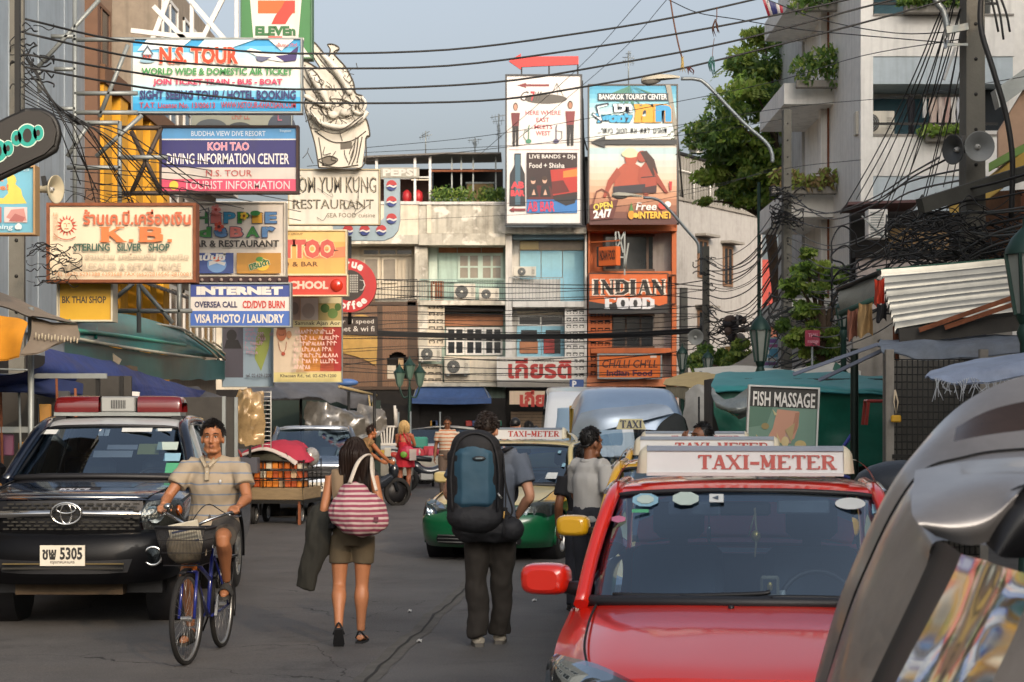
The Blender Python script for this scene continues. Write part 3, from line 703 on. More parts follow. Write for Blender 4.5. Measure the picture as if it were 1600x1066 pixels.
# ================================================================ right side: apartment house, tree, further houses
def band_house():
 Y=47.;s=FPX/Y
 t=thing("apartment_building","white apartment block with laundry balconies on the right","building",at(1345,650,Y)-V((0,0,CH)))
 x0=0;ox=t.location.x
 def X(p):return(p-1345)/s
 def Z(p):return CH-(p-HZ)/s
 W=X(1720)
 MW=mat("apartment_white","#e6e3dc",.85,var=.08,streak=.3,dirt=.1);MG=mat("apartment_grey","#b4bfc4",.85,var=.08,streak=.25)
 b=MB();b.box((0,1.5,0),(W,12,Z(-120)),MW);b.box((0,0,0),(.3,1.5,Z(-120)),MW);b.box((X(1562),.9,0),(W,1.5,Z(-120)),MW);b.build("wall",t)
 for p0,p1,p2 in((25,88,131),(213,275,330),(-165,-100,-57),(398,450,470)):
  o=MB().box((.3,0,Z(p1)),(X(1585),.14,Z(p0)),MW).build("balcony_wall",t)
  MB().box((.302,.03,Z(p2)),(X(1583),1.5,Z(p1)),MG).build("balcony_slab",t)
  MB().box((.3,-.03,Z(p0)),(X(1584),.17,Z(p0)+.05),M_CONC).build("balcony_coping",t)
 for p0,p1 in((131,213),(-57,25),(315,398)):
  o=MB().box((X(1385),1.4,Z(p1)),(X(1560),1.5,Z(p0)-.25),M_DARK).build("balcony_opening",t)
  MB().box((X(1382),1.34,Z(p1)),(X(1470),1.4,Z(p0)-.15),mat("teal_door","#2d5a68",.6,var=.2)).build("door",t)
  b=MB();b.box((.3,.02,Z(p1)+.28),(X(1560),.07,Z(p1)+.34),M_IRON);b.build("balcony_rail",t)
 window(t,X(1545),Z(203),X(1590),Z(118),.88,1,1,M_WHITEP,M_DARKWIN,.1)
 # left wing, set back
 Y2=52.;
 def P2(px,py):q=at(px,py,Y2)-V(t.location);return q
 def bx(a,b_,c,d,y0,y1,m,n_):
  p,q=P2(a,d),P2(b_,c)
  return MB().box((p.x,p.y+y0,p.z),(q.x,p.y+y1,q.z),m).build(n_,t)
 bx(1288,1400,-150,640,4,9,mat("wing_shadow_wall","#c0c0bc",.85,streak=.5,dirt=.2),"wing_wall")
 for c,d in((140,172),(306,345),(-10,20),(470,500)):bx(1217 if c!=-10 else 1225,1352,c,d,-1,4,MW,"balcony_slab")
 for a in(1281,1322):bx(a,a+24,-100,640,-.2,.2,MW,"column")
 for c in(20,172,345):bx(1296,1350,c+22,c+132,3.8,3.95,M_DARKWIN,"window");bx(1306,1322,c+30,c+132,3.7,3.79,M_BROWNW,"door")
 for c,d in((240,300),(70,135),(420,470)):
  p,q=P2(1300,d),P2(1350,c);railing(t,p.x,p.z,q.x,q.z,p.y-.8,mat("pale_rail","#b3ad98",.6),.2,.02)
 for a in(1290,1298):bx(a,a+2,-100,640,-.35,-.25,M_RUST,"drain_pipe")
 return t
band_house()
def pots(px,py,Y,n,lab,h=.5,mats=None):
 b=MB()
 p=at(px,py,Y)
 t=thing("potted_plants",lab,"plants",p)
 b.box((-n*.2-.25,-.12,0),(n*.2-.15,.12,.2),M_CONC,.02)
 b.build("planter_trough",t);b=MB()
 for k in range(n):leaf_blob(b,(k*.4-n*.2+random.uniform(-.1,.1),-.05,.2+h*random.uniform(.2,.7)),(.42,.35,h*random.uniform(.5,.9)),200,mats or LEAF,.09)
 b.build("foliage",t)
pots(1318,138,50.5,5,"bushy potted plants along the upper left balcony",.75)
pots(1290,18,50.5,3,"green climber on the top left balcony",.5)
pots(1487,222,46.85,2,"bright green trailing plant on the laundry balcony",.16,LEAFY)
pots(1268,304,50.5,4,"dry potted plants on the lower left balcony",.35,[LEAF[2],mat("dry_leaf","#7d6a45",.8)])
pots(1480,22,46.8,4,"low plants on the top balcony of the white block",.3)
pts=at(1378,213,47.2);aircon(at(1376,213,46.6).x,47.3,at(0,210,47).z,.95,.62,"outdoor unit standing on the laundry balcony")
# laundry on the balcony
for k,(px,w,h,c,lab)in enumerate(((1458,11,55,"#c9b7ac","pale pink shirt drying leftmost on the balcony line"),(1470,9,48,"#cbbcb4","beige blouse drying between pink shirts"),(1480,9,50,"#c5a9a0","dusty pink shirt drying on the balcony"),(1490,8,44,"#d5d2cd","white striped shirt drying by the green plant"),(1445,6,32,"#dad9d6","small white cloth drying beside the teal door"),(1500,9,44,"#d6d8dd","white shirt drying nearest the concrete pole"),(1424,10,58,"#26262b","black garment drying by the teal door"))):
 Y=47.4;s=Y/FPX;b=MB();b.M=None
 p=at(px,152,Y);ww,hh=w*s,h*s
 rows=[]
 for i in range(5):
  z=p.z-hh*i/4;rows.append([(p.x+ww*(j/4-.5)*(1.25 if i==1 else .9),Y+.05*math.sin(j*2.3+k+i),z)for j in range(5)])
 b.patch(rows,2,2,mat("laundry_"+c,c,.9,var=.08));b.patch([[(q[0],q[1]+.03,q[2])for q in r]for r in rows],2,2,mat("laundry_"+c,c,.9))
 b.whole("laundry",lab,"laundry","washing drying on the balcony")
def tree(px,py0,py1,Y,rx,label,n=9000,mats=LEAF,size=.16,clumps=26,seed=1,trunk_px=None,name="leafy_tree",drop=0.):
 random.seed(seed)
 base=at(trunk_px or px,650,Y);base.z=0
 t=thing(name,label,"tree",base)
 ztop,zbot=at(px,py0,Y).z,at(px,py1,Y).z;cx=at(px,0,Y).x-base.x
 cz,hz=(ztop+zbot)/2,(ztop-zbot)/2;rx=rx/FPX*Y
 tb=MB();tb.tube([(0,0,0),(.1,0,zbot*.4),(cx*.3,.1,zbot),(cx*.6,0,cz)],[.28,.22,.17,.08],M_BARK,8)
 cl=[]
 for k in range(clumps):
  while True:
   d=V((random.uniform(-1,1),random.uniform(-1,1),random.uniform(-1,1)))
   if d.length<1:break
  d=d.normalized()*(.35+.65*random.random()**.5)
  c=V((cx+d.x*rx,d.y*rx*.7,cz+d.z*hz));cl.append(c)
  if k%2==0:tb.tube(crv([V((cx*.3,.1,zbot)),V((cx*.5+c.x*.3,c.y*.4,(zbot+c.z)/2+.2)),c],4),[.09,.08,.07,.06,.05,.045,.04,.03,.02],M_BARK,5)
 tb.build("trunk",t)
 cb=MB()
 for k,c in enumerate(cl):
  r=rx*random.uniform(.15,.27);tone=[random.choice(mats),random.choice(mats),mats[k%len(mats)]]
  for _ in range(3):
   o=V((random.gauss(0,.5)*r,random.gauss(0,.5)*r,random.gauss(0,.3)*r));leaf_blob(cb,c+o,(r*.75,r*.7,r*.42),n//clumps//3,tone,size)
  for _ in range(5):
   a=random.uniform(0,6.28);q=c.copy();d=V((math.cos(a),math.sin(a),.3))
   for s in range(9):
    q=q+d*r*.16;d.z-=.14
    for sg in(-1,1):
     u=V((-d.y,d.x,-.2))*sg*size*1.1;w=d*size*.4
     cb.add([q,q+u*.5+w,q+u,q+u*.5-w],[(0,1,2,3)],tone[0])
 cb.build("crown",t)
 random.seed(seed+50)
 return t
tree(1225,25,330,61,145,"tall feathery green tree rising beside the white apartments",27000,LEAF+[LEAFY[0],LEAF[2]],.115,74,3,1240)
tree(1150,230,345,62,75,"left bough of green leaves hanging by the roof shed",12000,LEAF+[LEAFY[0]],.1,26,5,1225)
tree(1700,250,560,62,190,"unseen tree added behind the white apartments to dapple the pale side wall with shade",9000,LEAF,.16,40,21,1690)  # unseen behind the apartments, added so leaf shade reaches the side wall
tree(1280,385,570,45,62,"lower bright green tree growing behind the tangled wires",16000,LEAFY+[LEAF[0]],.08,40,8,1290)
tree(1130,520,600,60,80,"dark shrubs behind the stall tents",6000,LEAF,.1,14,9,1150,"shrub")
# red-roofed house behind the pole
t=thing("red_roofed_house","house with red tiled roof glimpsed behind the green lamp pole","house",at(1215,650,88)-V((0,0,CH)))
b=MB();b.box((-2.5,0,0),(3.5,6,6.2),mat("brick_wall","#8d5a48",.9,var=.2));b.build("wall",t)
b=MB()
for k in range(12):
 z0,z1=6.0+k*.26,6.0+(k+1)*.26;y0,y1=-.6+k*.28,-.6+(k+1)*.28
 b.slab([(-2.8,y0,z0),(3.8,y0,z0),(3.8,y1,z1),(-2.8,y1,z1)],(0,-.05,.06),mat("red_tile","#a04035",.7,var=.2,scale=6))
b.build("roof",t)
# ================================================================ the row on the near right, outside the frame: its shade falls on the street
def near_right(y0,y1,x0,H,lab):
 t=thing("shophouse",lab,"building",(x0,y0,0),0,"shophouses on the near right side of the street");L=y1-y0
 MB().box((0,0,0),(9,L-.02,H),M_CREAM).build("wall",t)
 k=max(1,int(L/4))
 for i in range(k):
  for z in(3.6,6.6):
   if z+1.6>H:continue
   f=MB();a,c=L*(i+.2)/k,L*(i+.8)/k
   f.box((-.06,a,z),(.02,a+.1,z+1.5),M_WHITEP);f.box((-.06,c-.1,z),(.02,c,z+1.5),M_WHITEP);f.box((-.055,a,z+1.4),(.02,c,z+1.5),M_WHITEP);f.box((-.055,a,z),(.02,c,z+.1),M_WHITEP)
   w=f.build("window",t);MB().box((-.02,a+.1,z+.1),(.02,c-.1,z+1.4),M_DARKWIN).build("pane",w)
  MB().box((-.05,L*(i+.1)/k,.2),(-.01,L*(i+.9)/k,2.8),M_DARK).build("shop_opening",t)
near_right(-44,-24,7.6,9.0,"cream shophouse farthest behind on the right")
near_right(-24,-6,7.6,9.4,"cream shophouse behind on the near right")
near_right(-6,10,7.6,9.1,"cream shophouse level with the red taxi on the right")
near_right(10,24,7.7,8.6,"cream shophouse just outside the picture on the right")
t=thing("shading_block","unseen plain tall block added behind the near right row to shade the apartments","building",(17,2,0))  # out of view, put in to shade the apartment front
MB().box((0,0,0),(22,28,22),M_CONC).build("wall",t)
# ================================================================ signs: a panel with its print, a frame, its struts
def sign(name,label,box,Y,back,items,frame=None,fw=.03,depth=.12,cat="sign",group=None,legs=None,tilt=0.):
 """box = photo pixels of the panel at depth Y; items are laid out in the same pixels on the panel's own face."""
 x0,y0,x1,y1=box;s=Y/FPX
 t=thing(name,label,cat,at((x0+x1)/2,y1,Y),0,group)
 cx=(x0+x1)/2
 def X(p):return(p-cx)*s
 def Z(p):return(y1-p)*s
 w,h=(x1-x0)*s,(y1-y0)*s
 MB().box((-w/2,0,0),(w/2,depth,h),back if not isinstance(back,str)else ink(back)).build("panel",t)
 pr=MB();lt=MB();k=1
 for it in items:
  y=-.0016*k;k+=1
  c=it[-1]if not isinstance(it[-1],dict)else it[-2]
  o=it[-1]if isinstance(it[-1],dict)else{}
  m=ink(c)if isinstance(c,str)else c
  if it[0]=='r':pr.add([(X(it[1]),y,Z(it[4])),(X(it[3]),y,Z(it[4])),(X(it[3]),y,Z(it[2])),(X(it[1]),y,Z(it[2]))],[(0,1,2,3)],m)
  elif it[0]=='p':pr.add([(X(a),y,Z(b))for a,b in it[1]],[list(range(len(it[1])))],m)
  elif it[0]=='e':
   n=28;pr.add([(X(it[1]+it[3]*math.cos(2*math.pi*i/n)),y,Z(it[2]+it[4]*math.sin(2*math.pi*i/n)))for i in range(n)],[list(range(n))],m)
  elif it[0]=='l':
   wd=it[2]*s/2;P_=[V((X(a),0,Z(b)))for a,b in it[1]]
   for i in range(len(P_)-1):
    d=(P_[i+1]-P_[i]);d=d.normalized()if d.length else V((1,0,0));n_=V((-d.z,0,d.x))*wd;e=d*wd*.6
    lt.add([V((0,y-.0002*(i%2),0))+q for q in(P_[i]-n_-e,P_[i+1]-n_+e,P_[i+1]+n_+e,P_[i]+n_-e)],[(0,1,2,3)],m)
  elif it[0]=='t':lt.text(it[1],X(it[2]),Z(it[5]),X(it[4]),Z(it[3]),y,m,o.get('off',.02),o.get('shear',0.),o.get('rot',0.))
  elif it[0]=='s':slab_text(lt,it[1],X(it[2]),Z(it[5]),X(it[4]),Z(it[3]),y,m,o.get('w',.26),o.get('thin',.13),o.get('shear',0.))
 if pr.v:pr.build("printed_picture",t)
 if lt.v:lt.build("lettering",t)
 if frame:
  f=MB();a=fw
  f.box((-w/2-a,-.03,-a),(-w/2,depth+.02,h+a),frame);f.box((w/2,-.03,-a),(w/2+a,depth+.02,h+a),frame)
  f.box((-w/2,-.03,-a),(w/2,depth+.02,0),frame);f.box((-w/2,-.03,h),(w/2,depth+.02,h+a),frame)
  f.build("frame",t)
 if legs:
  for(a,b_,r)in legs:
   MB().tube([V((X(a[0]),a[2]if len(a)>2 else depth+.05,Z(a[1]))),V((X(b_[0]),b_[2]if len(b_)>2 else depth+.05,Z(b_[1])))],r,M_STEEL if r<.03 else M_WHITEP,6).build("support_bar",t)
 return t,X,Z
def arrow(x0,x1,y,h,c,hd=None):
 hd=hd or h*1.6
 return('p',[(x0,y),(x0+hd,y-h),(x0+hd,y-h*.42),(x1,y-h*.42),(x1,y+h*.42),(x0+hd,y+h*.42),(x0+hd,y+h)],c)
def scrib(x0,y0,x1,y1,c,seed=1):
 """Print too small to read: a row of little strokes."""
 rr=random.Random(seed);out=[];x=x0;h=y1-y0
 while x<x1:
  if rr.random()<.16:x+=h*.5;continue
  w=h*rr.uniform(.3,.6);k=rr.random()
  p=[(x,y0+h*.3),(x,y1),(x+w,y1)]if k<.3 else[(x,y1),(x+w*.5,y0+h*.2),(x+w,y1)]if k<.6 else[(x,y1),(x,y0),(x+w,y0+h*.4)]
  out.append(('l',p,h*.2,c));x+=w+h*.25
 return out
def outline(t,x0,y0,x1,y1,c,oc,off=.02,d=.045,**k):
 return[('t',t,x0-.6,y0-.6,x1+.6,y1+.6,oc,dict(off=off+d,**k)),('t',t,x0,y0,x1,y1,c,dict(off=off,**k))]
def person_print(cx,y0,y1,w,body,skin,hair,legs_=True):
 h=y1-y0
 r=[('e',cx,y0+h*.1,w*.2,h*.09,hair),('e',cx,y0+h*.11,w*.15,h*.07,skin),('p',[(cx-w*.38,y0+h*.24),(cx+w*.38,y0+h*.24),(cx+w*.28,y0+h*.55),(cx-w*.28,y0+h*.55)],body)]
 if legs_:r+=[('p',[(cx-w*.28,y0+h*.54),(cx,y0+h*.54),(cx-w*.05,y1),(cx-w*.25,y1)],'#1c1a1c'),('p',[(cx,y0+h*.54),(cx+w*.28,y0+h*.54),(cx+w*.25,y1),(cx+w*.05,y1)],'#1c1a1c')]
 return r
WHT='#dbd5cd'
# --- travel agency board with its white lattice mast
sky_strips=[('r',208,62+k*10,470,62+(k+1)*10.2,c)for k,c in enumerate(("#2f9bd2","#5bb2dd","#b9d9e6","#d9dcd8","#e0dbd2","#e3dcd2","#dfdcd4","#b8d7df","#6fbbd8","#3ba3d3","#2894cc"))]
sky_strips+=[('p',[(230,62),(300,62),(285,74),(215,80)],'#dfe4e4'),('p',[(320,62),(400,62),(360,76),(300,84)],'#c8dfe8'),('p',[(420,62),(460,62),(440,80)],'#dfe4e4')]
sky_strips+=[('p',[(384,80),(392,76),(420,84),(448,86),(466,74),(462,94),(440,97),(410,92)],'#e6e3de'),('p',[(430,88),(450,86),(467,72),(463,95),(445,97)],'#3a2b66'),('p',[(400,88),(425,90),(410,97),(402,95)],'#5b5f7c'),('p',[(221,86),(231,71),(241,86)],'#4f5a68'),('p',[(224,86),(231,76),(238,86)],'#d9dcd8'),('r',223,86,239,88,'#4f5a68'),('e',231,96,12,3,'#8fb4c4')]
NS=outline("N.S. TOUR",250,74,373,101,"#d2431f","#e9c9b5",.045,.03)+[('t',"N.S.",224,87,238,92,"#c4452f",dict(off=.04,shear=.2)),('t',"WORLD WIDE & DOMESTIC AIR TICKET",222,107,458,118,"#3f8d4b",dict(off=.035)),('t',"JOIN TICKET TRAIN - BUS - BOAT",240,124,442,136,"#c43d63",dict(off=.04))]+[('t',"SIGHT SEEING TOUR / HOTEL BOOKING",219,142,463,156,"#2c2d66",dict(off=.035))]+[('t',"T.A.T. License No. 13/00613",219,161,337,170,"#b02a28",dict(off=.012)),('t',"WWW.NSTOUR-KHAOSAN.COM",346,160,463,170,"#b02a28",dict(off=.012))]+[('t',"เอ็นเอส ทัวร์",433,68,465,74,"#c4452f",dict(off=.02))]
t,X,Z=sign("travel_agency_sign","big blue and white travel agency board with orange N.S. TOUR lettering",(208,62,470,175),24,'#e3dcd2',sky_strips+NS,M_STEEL,.02)
b=MB();s24=24/FPX
t=thing("lattice_mast","white steel lattice frame standing above the travel agency board","frame",at(330,62,24.6))
def L(p,q,r=.03):
 dy_=.011*(len(t.children)%7);a=at(p[0],p[1],24.6+dy_)-V(t.location);c=at(q[0],q[1],24.6+dy_)-V(t.location)
 MB().bar(a,c,r*2,M_WHITEP,r*1.6).build("mast_bar",t)
for p,q in(((240,10),(290,63)),((285,-60),(238,63)),((280,-20),(352,63)),((360,-25),(315,63)),((300,-60),(300,63)),((320,55),(280,55)),((370,-60),(370,63)),((205,48),(330,63))):L(p,q)
L((205,62),(475,62),.02)
t=thing("scaffold_frame","grey pipe scaffold holding the sign boards over the left stalls","scaffold",at(165,440,23))
def L2(p,q,r=.028,m=None,Y=23.4):
 a=at(p[0],p[1],Y)-V(t.location);c=at(q[0],q[1],Y)-V(t.location);MB().tube([a,c],r,m or M_STEEL,6).build("scaffold_pipe",t)
for p,q in(((117,0),(117,400)),((113,62),(210,62)),((117,146),(215,146)),((117,176),(215,176)),((118,192),(187,192)),((187,190),(187,345)),((200,70),(155,183)),((187,246),(262,246)),((105,262),(190,262)),((150,245),(222,180)),((55,110),(155,0)),((60,105),(62,145)),((105,245),(140,192)),((147,325),(147,500)),((217,440),(217,520)),((280,440),(280,510)),((175,486),(300,486)),((176,470),(208,443)),((218,445),(270,505)),((85,108),(118,108)),((80,57),(118,57)),((92,170),(118,170))):L2(p,q)
for p,q in(((252,200),(205,302)),((205,205),(252,302)),((190,200),(252,200)),((190,302),(255,302))):L2(p,q,.03,mat("brown_steel","#4a3f37",.6,.3),24)
t,X,Z=sign("faded_banner","dim faded banner squeezed between the travel board and the diving board",(300,172,455,205),27,"#8c8f83",[('e',330,200,25,14,'#4d545a'),('e',375,205,22,14,'#3b4046'),('e',440,200,22,24,'#3c4553'),]+scrib(360,180,392,186,'#a05a4f')+scrib(430,178,442,188,'#a05a6f'),M_STEEL,.015)
# --- diving centre board
t,X,Z=sign("diving_center_sign","blue, navy and pink diving information board in a dark frame",(253,200,463,299),24.3,'#2a2c66',[('r',253,200,463,217,'#4f92c8'),('r',253,217,463,219,'#d9d7d3'),('r',253,219,463,262,'#2c2a68'),('r',253,262,463,280,'#c9c0b7'),('r',253,280,463,299,'#cf4a68'),('t',"BUDDHA VIEW DIVE RESORT",299,205,415,213,'#c9d8e4',dict(off=.01))]+outline("KOH TAO",325,223,389,235,'#d6879a','#e6c9cd',.02,.025)+[('t',"DIVING INFORMATION CENTER",261,240,452,257,'#e6e2de',dict(off=.012)),('t',"N.S. TOUR",322,266,394,276,'#b2514d',dict(off=.005)),('t',"TOURIST INFORMATION",288,283,453,296,'#ecc9cb',dict(off=.005)),('e',272,290,7,7,'#e5c243'),('t',"วิวบุดดา",437,203,455,208,'#bcd6e6')],mat("dark_frame","#3c2d29",.6,.2),.03)
# --- convenience store tower sign
t,X,Z=sign("convenience_store_sign","tall green edged convenience store sign with a big orange and red seven",(378,-45,486,90),30,'#d9d6cc',[('p',[(378,-45),(387,-45),(396,62),(378,90)],'#3d7a45'),('p',[(486,-45),(475,-45),(466,62),(486,90)],'#3d7a45'),('r',403,1,461,21,'#dd6128'),('p',[(461,2),(461,16),(452,28),(446,38),(424,38),(430,25),(440,12),(445,2)],'#cf3a2c'),('r',419,57,441,68,'#cf3a2c'),('t',"ELEVEn",399,41,462,56,'#2f6b3a',dict(off=.06))],mat("green_frame","#4a7350",.5),.02,.25)
# --- silver shop, Thai shop
rays=[]
for k in range(16):
 a=k*math.pi/8;rays.append(('p',[(105+9*math.cos(a-.2),353+9*math.sin(a-.2)),(105+17*math.cos(a),353+17*math.sin(a)),(105+9*math.cos(a+.2),353+9*math.sin(a+.2))],'#b5402c'))
ring=[(105+24*math.cos(a/20*math.pi*2),353+22*math.sin(a/20*math.pi*2))for a in range(3,9)]
t,X,Z=sign("silver_shop_sign","weathered cream silver shop board in a rusty frame with a red sun face",(78,322,302,437),22,mat("aged_sign_face","#d8c9ad",.5,var=.06,scale=1.5,streak=.1),rays+[('e',105,353,8.5,9.5,'#dcc8a6'),('l',[(101,350),(104,350)],1,'#a84a32'),('l',[(107,350),(110,350)],1,'#a84a32'),('l',[(105,351),(105,355)],.8,'#a84a32'),('l',[(102,358),(108,358)],1,'#a84a32'),('l',ring,1.4,'#a84a32')]+[('t',"STERLING SILVER SHOP",84,332,92,376,'#c89a72',dict(off=0)),('t',"ร้านเค.บี.เครื่องเงิน",131,328,299,352,'#c0603a',dict(off=.03)),('s',"K.B.",156,355,276,379,'#d4733b',dict(w=.34,thin=.16)),('t',"STERLING   SILVER   SHOP",116,381,266,393,'#2f5344',dict(off=.03)),('t',"จำหน่าย เครื่องเงิน ทุกชนิด",134,396,296,408,'#c1b096'),('t',"WHOLESALER & RETAIL PRICE",96,412,284,422,'#bfae96',dict(off=.02)),('t',"TEL (662) 6291388 6293688 FAX:(662)2816545,2810081",86,426,299,434,'#c9824f',dict(off=0))],M_RUST,.035,.2)
t,X,Z=sign("thai_shop_sign","plain yellow BK THAI SHOP lightbox under the silver shop board",(92,443,174,500),22.3,mat("yellow_lightbox","#c79a1c",.45,var=.06,streak=.1),[('t',"BK THAI SHOP",97,463,166,474,'#3c3524',dict(off=.03)),('r',92,443,93.5,500,'#a8a59a')],mat("pale_trim","#c0b8a0",.5),.02,.25)
# --- massage sign and skate sign at the left edge
t,X,Z=sign("massage_sign","pale blue massage sign with a yellow kneeling figure at the left edge",(-60,262,53,364),17,'#6fb0c6',[('p',[(-40,318),(-20,308),(5,310),(13,302),(10,290),(14,280),(22,276),(26,282),(24,288),(33,296),(35,306),(42,318),(20,319)],'#d9c65a'),('e',18,280,7,7,'#d9c65a'),('t',"Thai",-50,268,6,284,'#d9a08a',dict(off=.03)),('t',"Massage!",-56,288,14,300,'#cf7f55',dict(off=.03)),('t',"นวดแผนไทย",-50,262,46,268,'#a9cdd9'),('r',7,324,43,348,'#d8c8c4'),('p',[(10,340),(18,328),(38,326),(42,345),(26,347)],'#c98f86'),('p',[(14,346),(24,334),(40,340),(36,347)],'#b06a64'),('r',-40,324,3,348,'#b06a64'),('t',"Well-being",-50,351,20,361,'#cfe4ea',dict(off=.02,shear=.2)),('e',28,355,4,4,'#dfe9ea'),('e',32,355,3,4,'#dfe9ea'),('e',30,352,3,3,'#dfe9ea')],mat("tan_frame","#a8875c",.6),.018,.12)
t=thing("bar_sign","dark rounded board with teal 888 figures hanging at the top left","sign",at(45,275,15));s=15/FPX
def XZ(a,c):return V(((a-45)*s,0,(275-c)*s))
pts=[(-160,290),(-150,268),(20,182),(40,174),(62,174),(80,184),(88,205),(84,226),(70,240),(-60,300),(-140,310)]
MB().slab([XZ(*p)for p in pts],(0,.1,0),mat("sign_brown","#2b2722",.5,var=.15)).build("board",t)
MB().tube([XZ(*p)+V((0,.05,0))for p in crv([V((a,c,0))for a,c in pts+pts[:1]],3)for p in[(p.x,p.y)]],.03,M_IRON,6,False).build("rim",t)
b=MB();tl=ink("#1d9a8a");
def eight(cx,cy,a):
 M=lambda q:XZ(cx+q[0],cy+q[1])
 for(qx,qy,rx,ry,hx,hy)in((0,0,17,19,7,11),(-17,4,9,13,3,5),(17,-4,9,13,3,5)):
  for r0,r1,m,yy in((1.0,0,ink("#cfdccb"),-.004),(.9,0,tl,-.0065)):
   n=20;b.add([M((qx+rx*r0*math.cos(2*math.pi*i/n),qy+ry*r0*math.sin(2*math.pi*i/n)))+V((0,yy,0))for i in range(n)],[list(range(n))],m)
 for(qx,qy,hx,hy)in((0,0,7,11),(-17,4,3,5),(17,-4,3,5)):
  n=16;b.add([M((qx+hx*math.cos(2*math.pi*i/n),qy+hy*math.sin(2*math.pi*i/n)))+V((0,-.009,0))for i in range(n)],[list(range(n))],MATS["sign_brown"])
eight(43,212,0);eight(-4,236,0);eight(-52,260,0);b.build("teal_figures",t)
MB().bar((-.1,.05,.45),(-.1,.05,3),.04,M_IRON).build("hanger",t)
# --- hippie bar, internet
mixc=["#2f7a3e","#d87a72","#3f8fb5","#3c8a3e","#d7a233","#5a86b8"]
hp=[]
for k,ch in enumerate("HiPPiE"):hp+=[('t',ch,306+k*21.5,331,326+k*21.5,350,"#46506a",dict(off=.055)),('t',ch,307+k*21.5,332,325+k*21.5,349,mixc[k],dict(off=.045))]
for k,ch in enumerate("deBAr"):hp+=[('t',ch,309+k*25,354,332+k*25,372,"#46506a",dict(off=.055)),('t',ch,310+k*25,355,330+k*25,371,mixc[(k*2+3)%6],dict(off=.045))]
def flower(x,y,r,c,c2):return[('e',x+r*math.cos(a),y+r*math.sin(a),r*.6,r*.6,c)for a in(0,1.26,2.5,3.77,5.03)]+[('e',x,y,r*.5,r*.5,c2)]
t,X,Z=sign("hippie_bar_sign","cream bar and restaurant sign with rainbow letters and flowers",(290,318,444,430),26,'#ddd4c8',hp+flower(338,328,5,'#e08b84','#c23b30')+flower(382,338,4,'#e3b93a','#7a3a22')+flower(343,355,5,'#d2503a','#5f2320')+[('e',400,334,8,4,'#2f7a3e'),('t',"BAR & RESTAURANT",297,376,437,387,'#2b2522',dict(off=.03)),('r',294,396,366,428,'#3a4e8c'),('r',371,396,440,428,'#c08a36'),('e',340,414,15,13,'#6f97c9'),('p',[(328,409),(340,408),(354,411),(352,416),(340,412),(328,416)],'#d8d4cf'),('p',[(328,406),(335,402),(345,402),(352,407),(340,410)],'#cf5a3a'),('t',"เป๊ปซี่",312,396,353,408,'#dcd9d4',dict(off=.05,shear=.15)),('e',411,414,11,10,'#dfb93c'),('e',407,406,6,4,'#4f8d3a')]+outline("มิรินด้า",390,408,422,419,'#2f6b3a','#d9d2a6',.04,rot=.3),mat("cream_trim","#cfc6b6",.5),.02,.22)
t,X,Z=sign("internet_sign","blue and white INTERNET board offering overseas calls and laundry",(298,444,453,509),25.5,'#d8d2ca',[('r',298,444,453,464,'#3a4c92'),('r',298,486,453,509,'#4468b2'),('t',"INTERNET",307,448,442,461,'#e0dbd4',dict(off=.07)),('t',"OVERSEA CALL",304,471,371,481,'#3b3a5c',dict(off=.035)),('t',"CD/DVD BURN",379,470,445,482,'#c4423a',dict(off=.035)),('t',"VISA PHOTO / LAUNDRY",304,491,444,505,'#dcd6cc',dict(off=.035))],M_STEEL,.02)
b=MB()
t=thing("string_of_bulbs","dark strip of small bulbs between the rainbow sign and the internet sign","lights",at(380,440,25.8))
MB().box((-.65,0,-.02),(.6,.08,.06),mat("dark_plum","#3c2a2d",.7)).build("strip",t)
for k in range(9):MB().ball((-.55+k*.13,-.03,.02),.025,mat("bulb","#a08d84",.2),8,6).build("bulb",t)
# --- tattoo, school, palm reader
t,X,Z=sign("tattoo_bar_sign","orange yellow tattoo and bar board with fat red letters",(420,361,540,428),30,'#dba65c',[('r',420,361,540,378,'#e0bb74'),('p',[(470,395),(540,385),(540,402),(480,405)],'#d9825a')]+outline("TATTOO",405,374,524,404,'#c85a50','#e8cfa0',.07,.06)+[('t',"BBQ & BAR",425,409,497,418,'#6b4b2f',dict(off=.01)),('t',"TATTOO GROUP",430,364,473,367.5,'#7b5c3a',dict(off=0)),('p',[(522,390),(530,391.5),(522,393)],'#5b3a2c')],mat("pale_trim2","#d8c9a4",.5),.02,.2)
t,X,Z=sign("school_sign","narrow red SCHOOL sign with a shiny red ball",(420,431,542,461),29.8,'#cc4638',[('t',"SCHOOL",444,439,513,452,'#e8c8b4',dict(off=.05))],MATS["pale_trim2"],.02,.2)
MB().ball((X(526),-.01,Z(446)),(.1,.05,.1),paint("#c5341f",.2)).build("red_ball",t)
bl=sum([scrib(461,515+k*9.2,461+w,521.5+k*9.2,'#ecc9bd',k)for k,w in enumerate((63,70,66,58,68,66,24))],[])
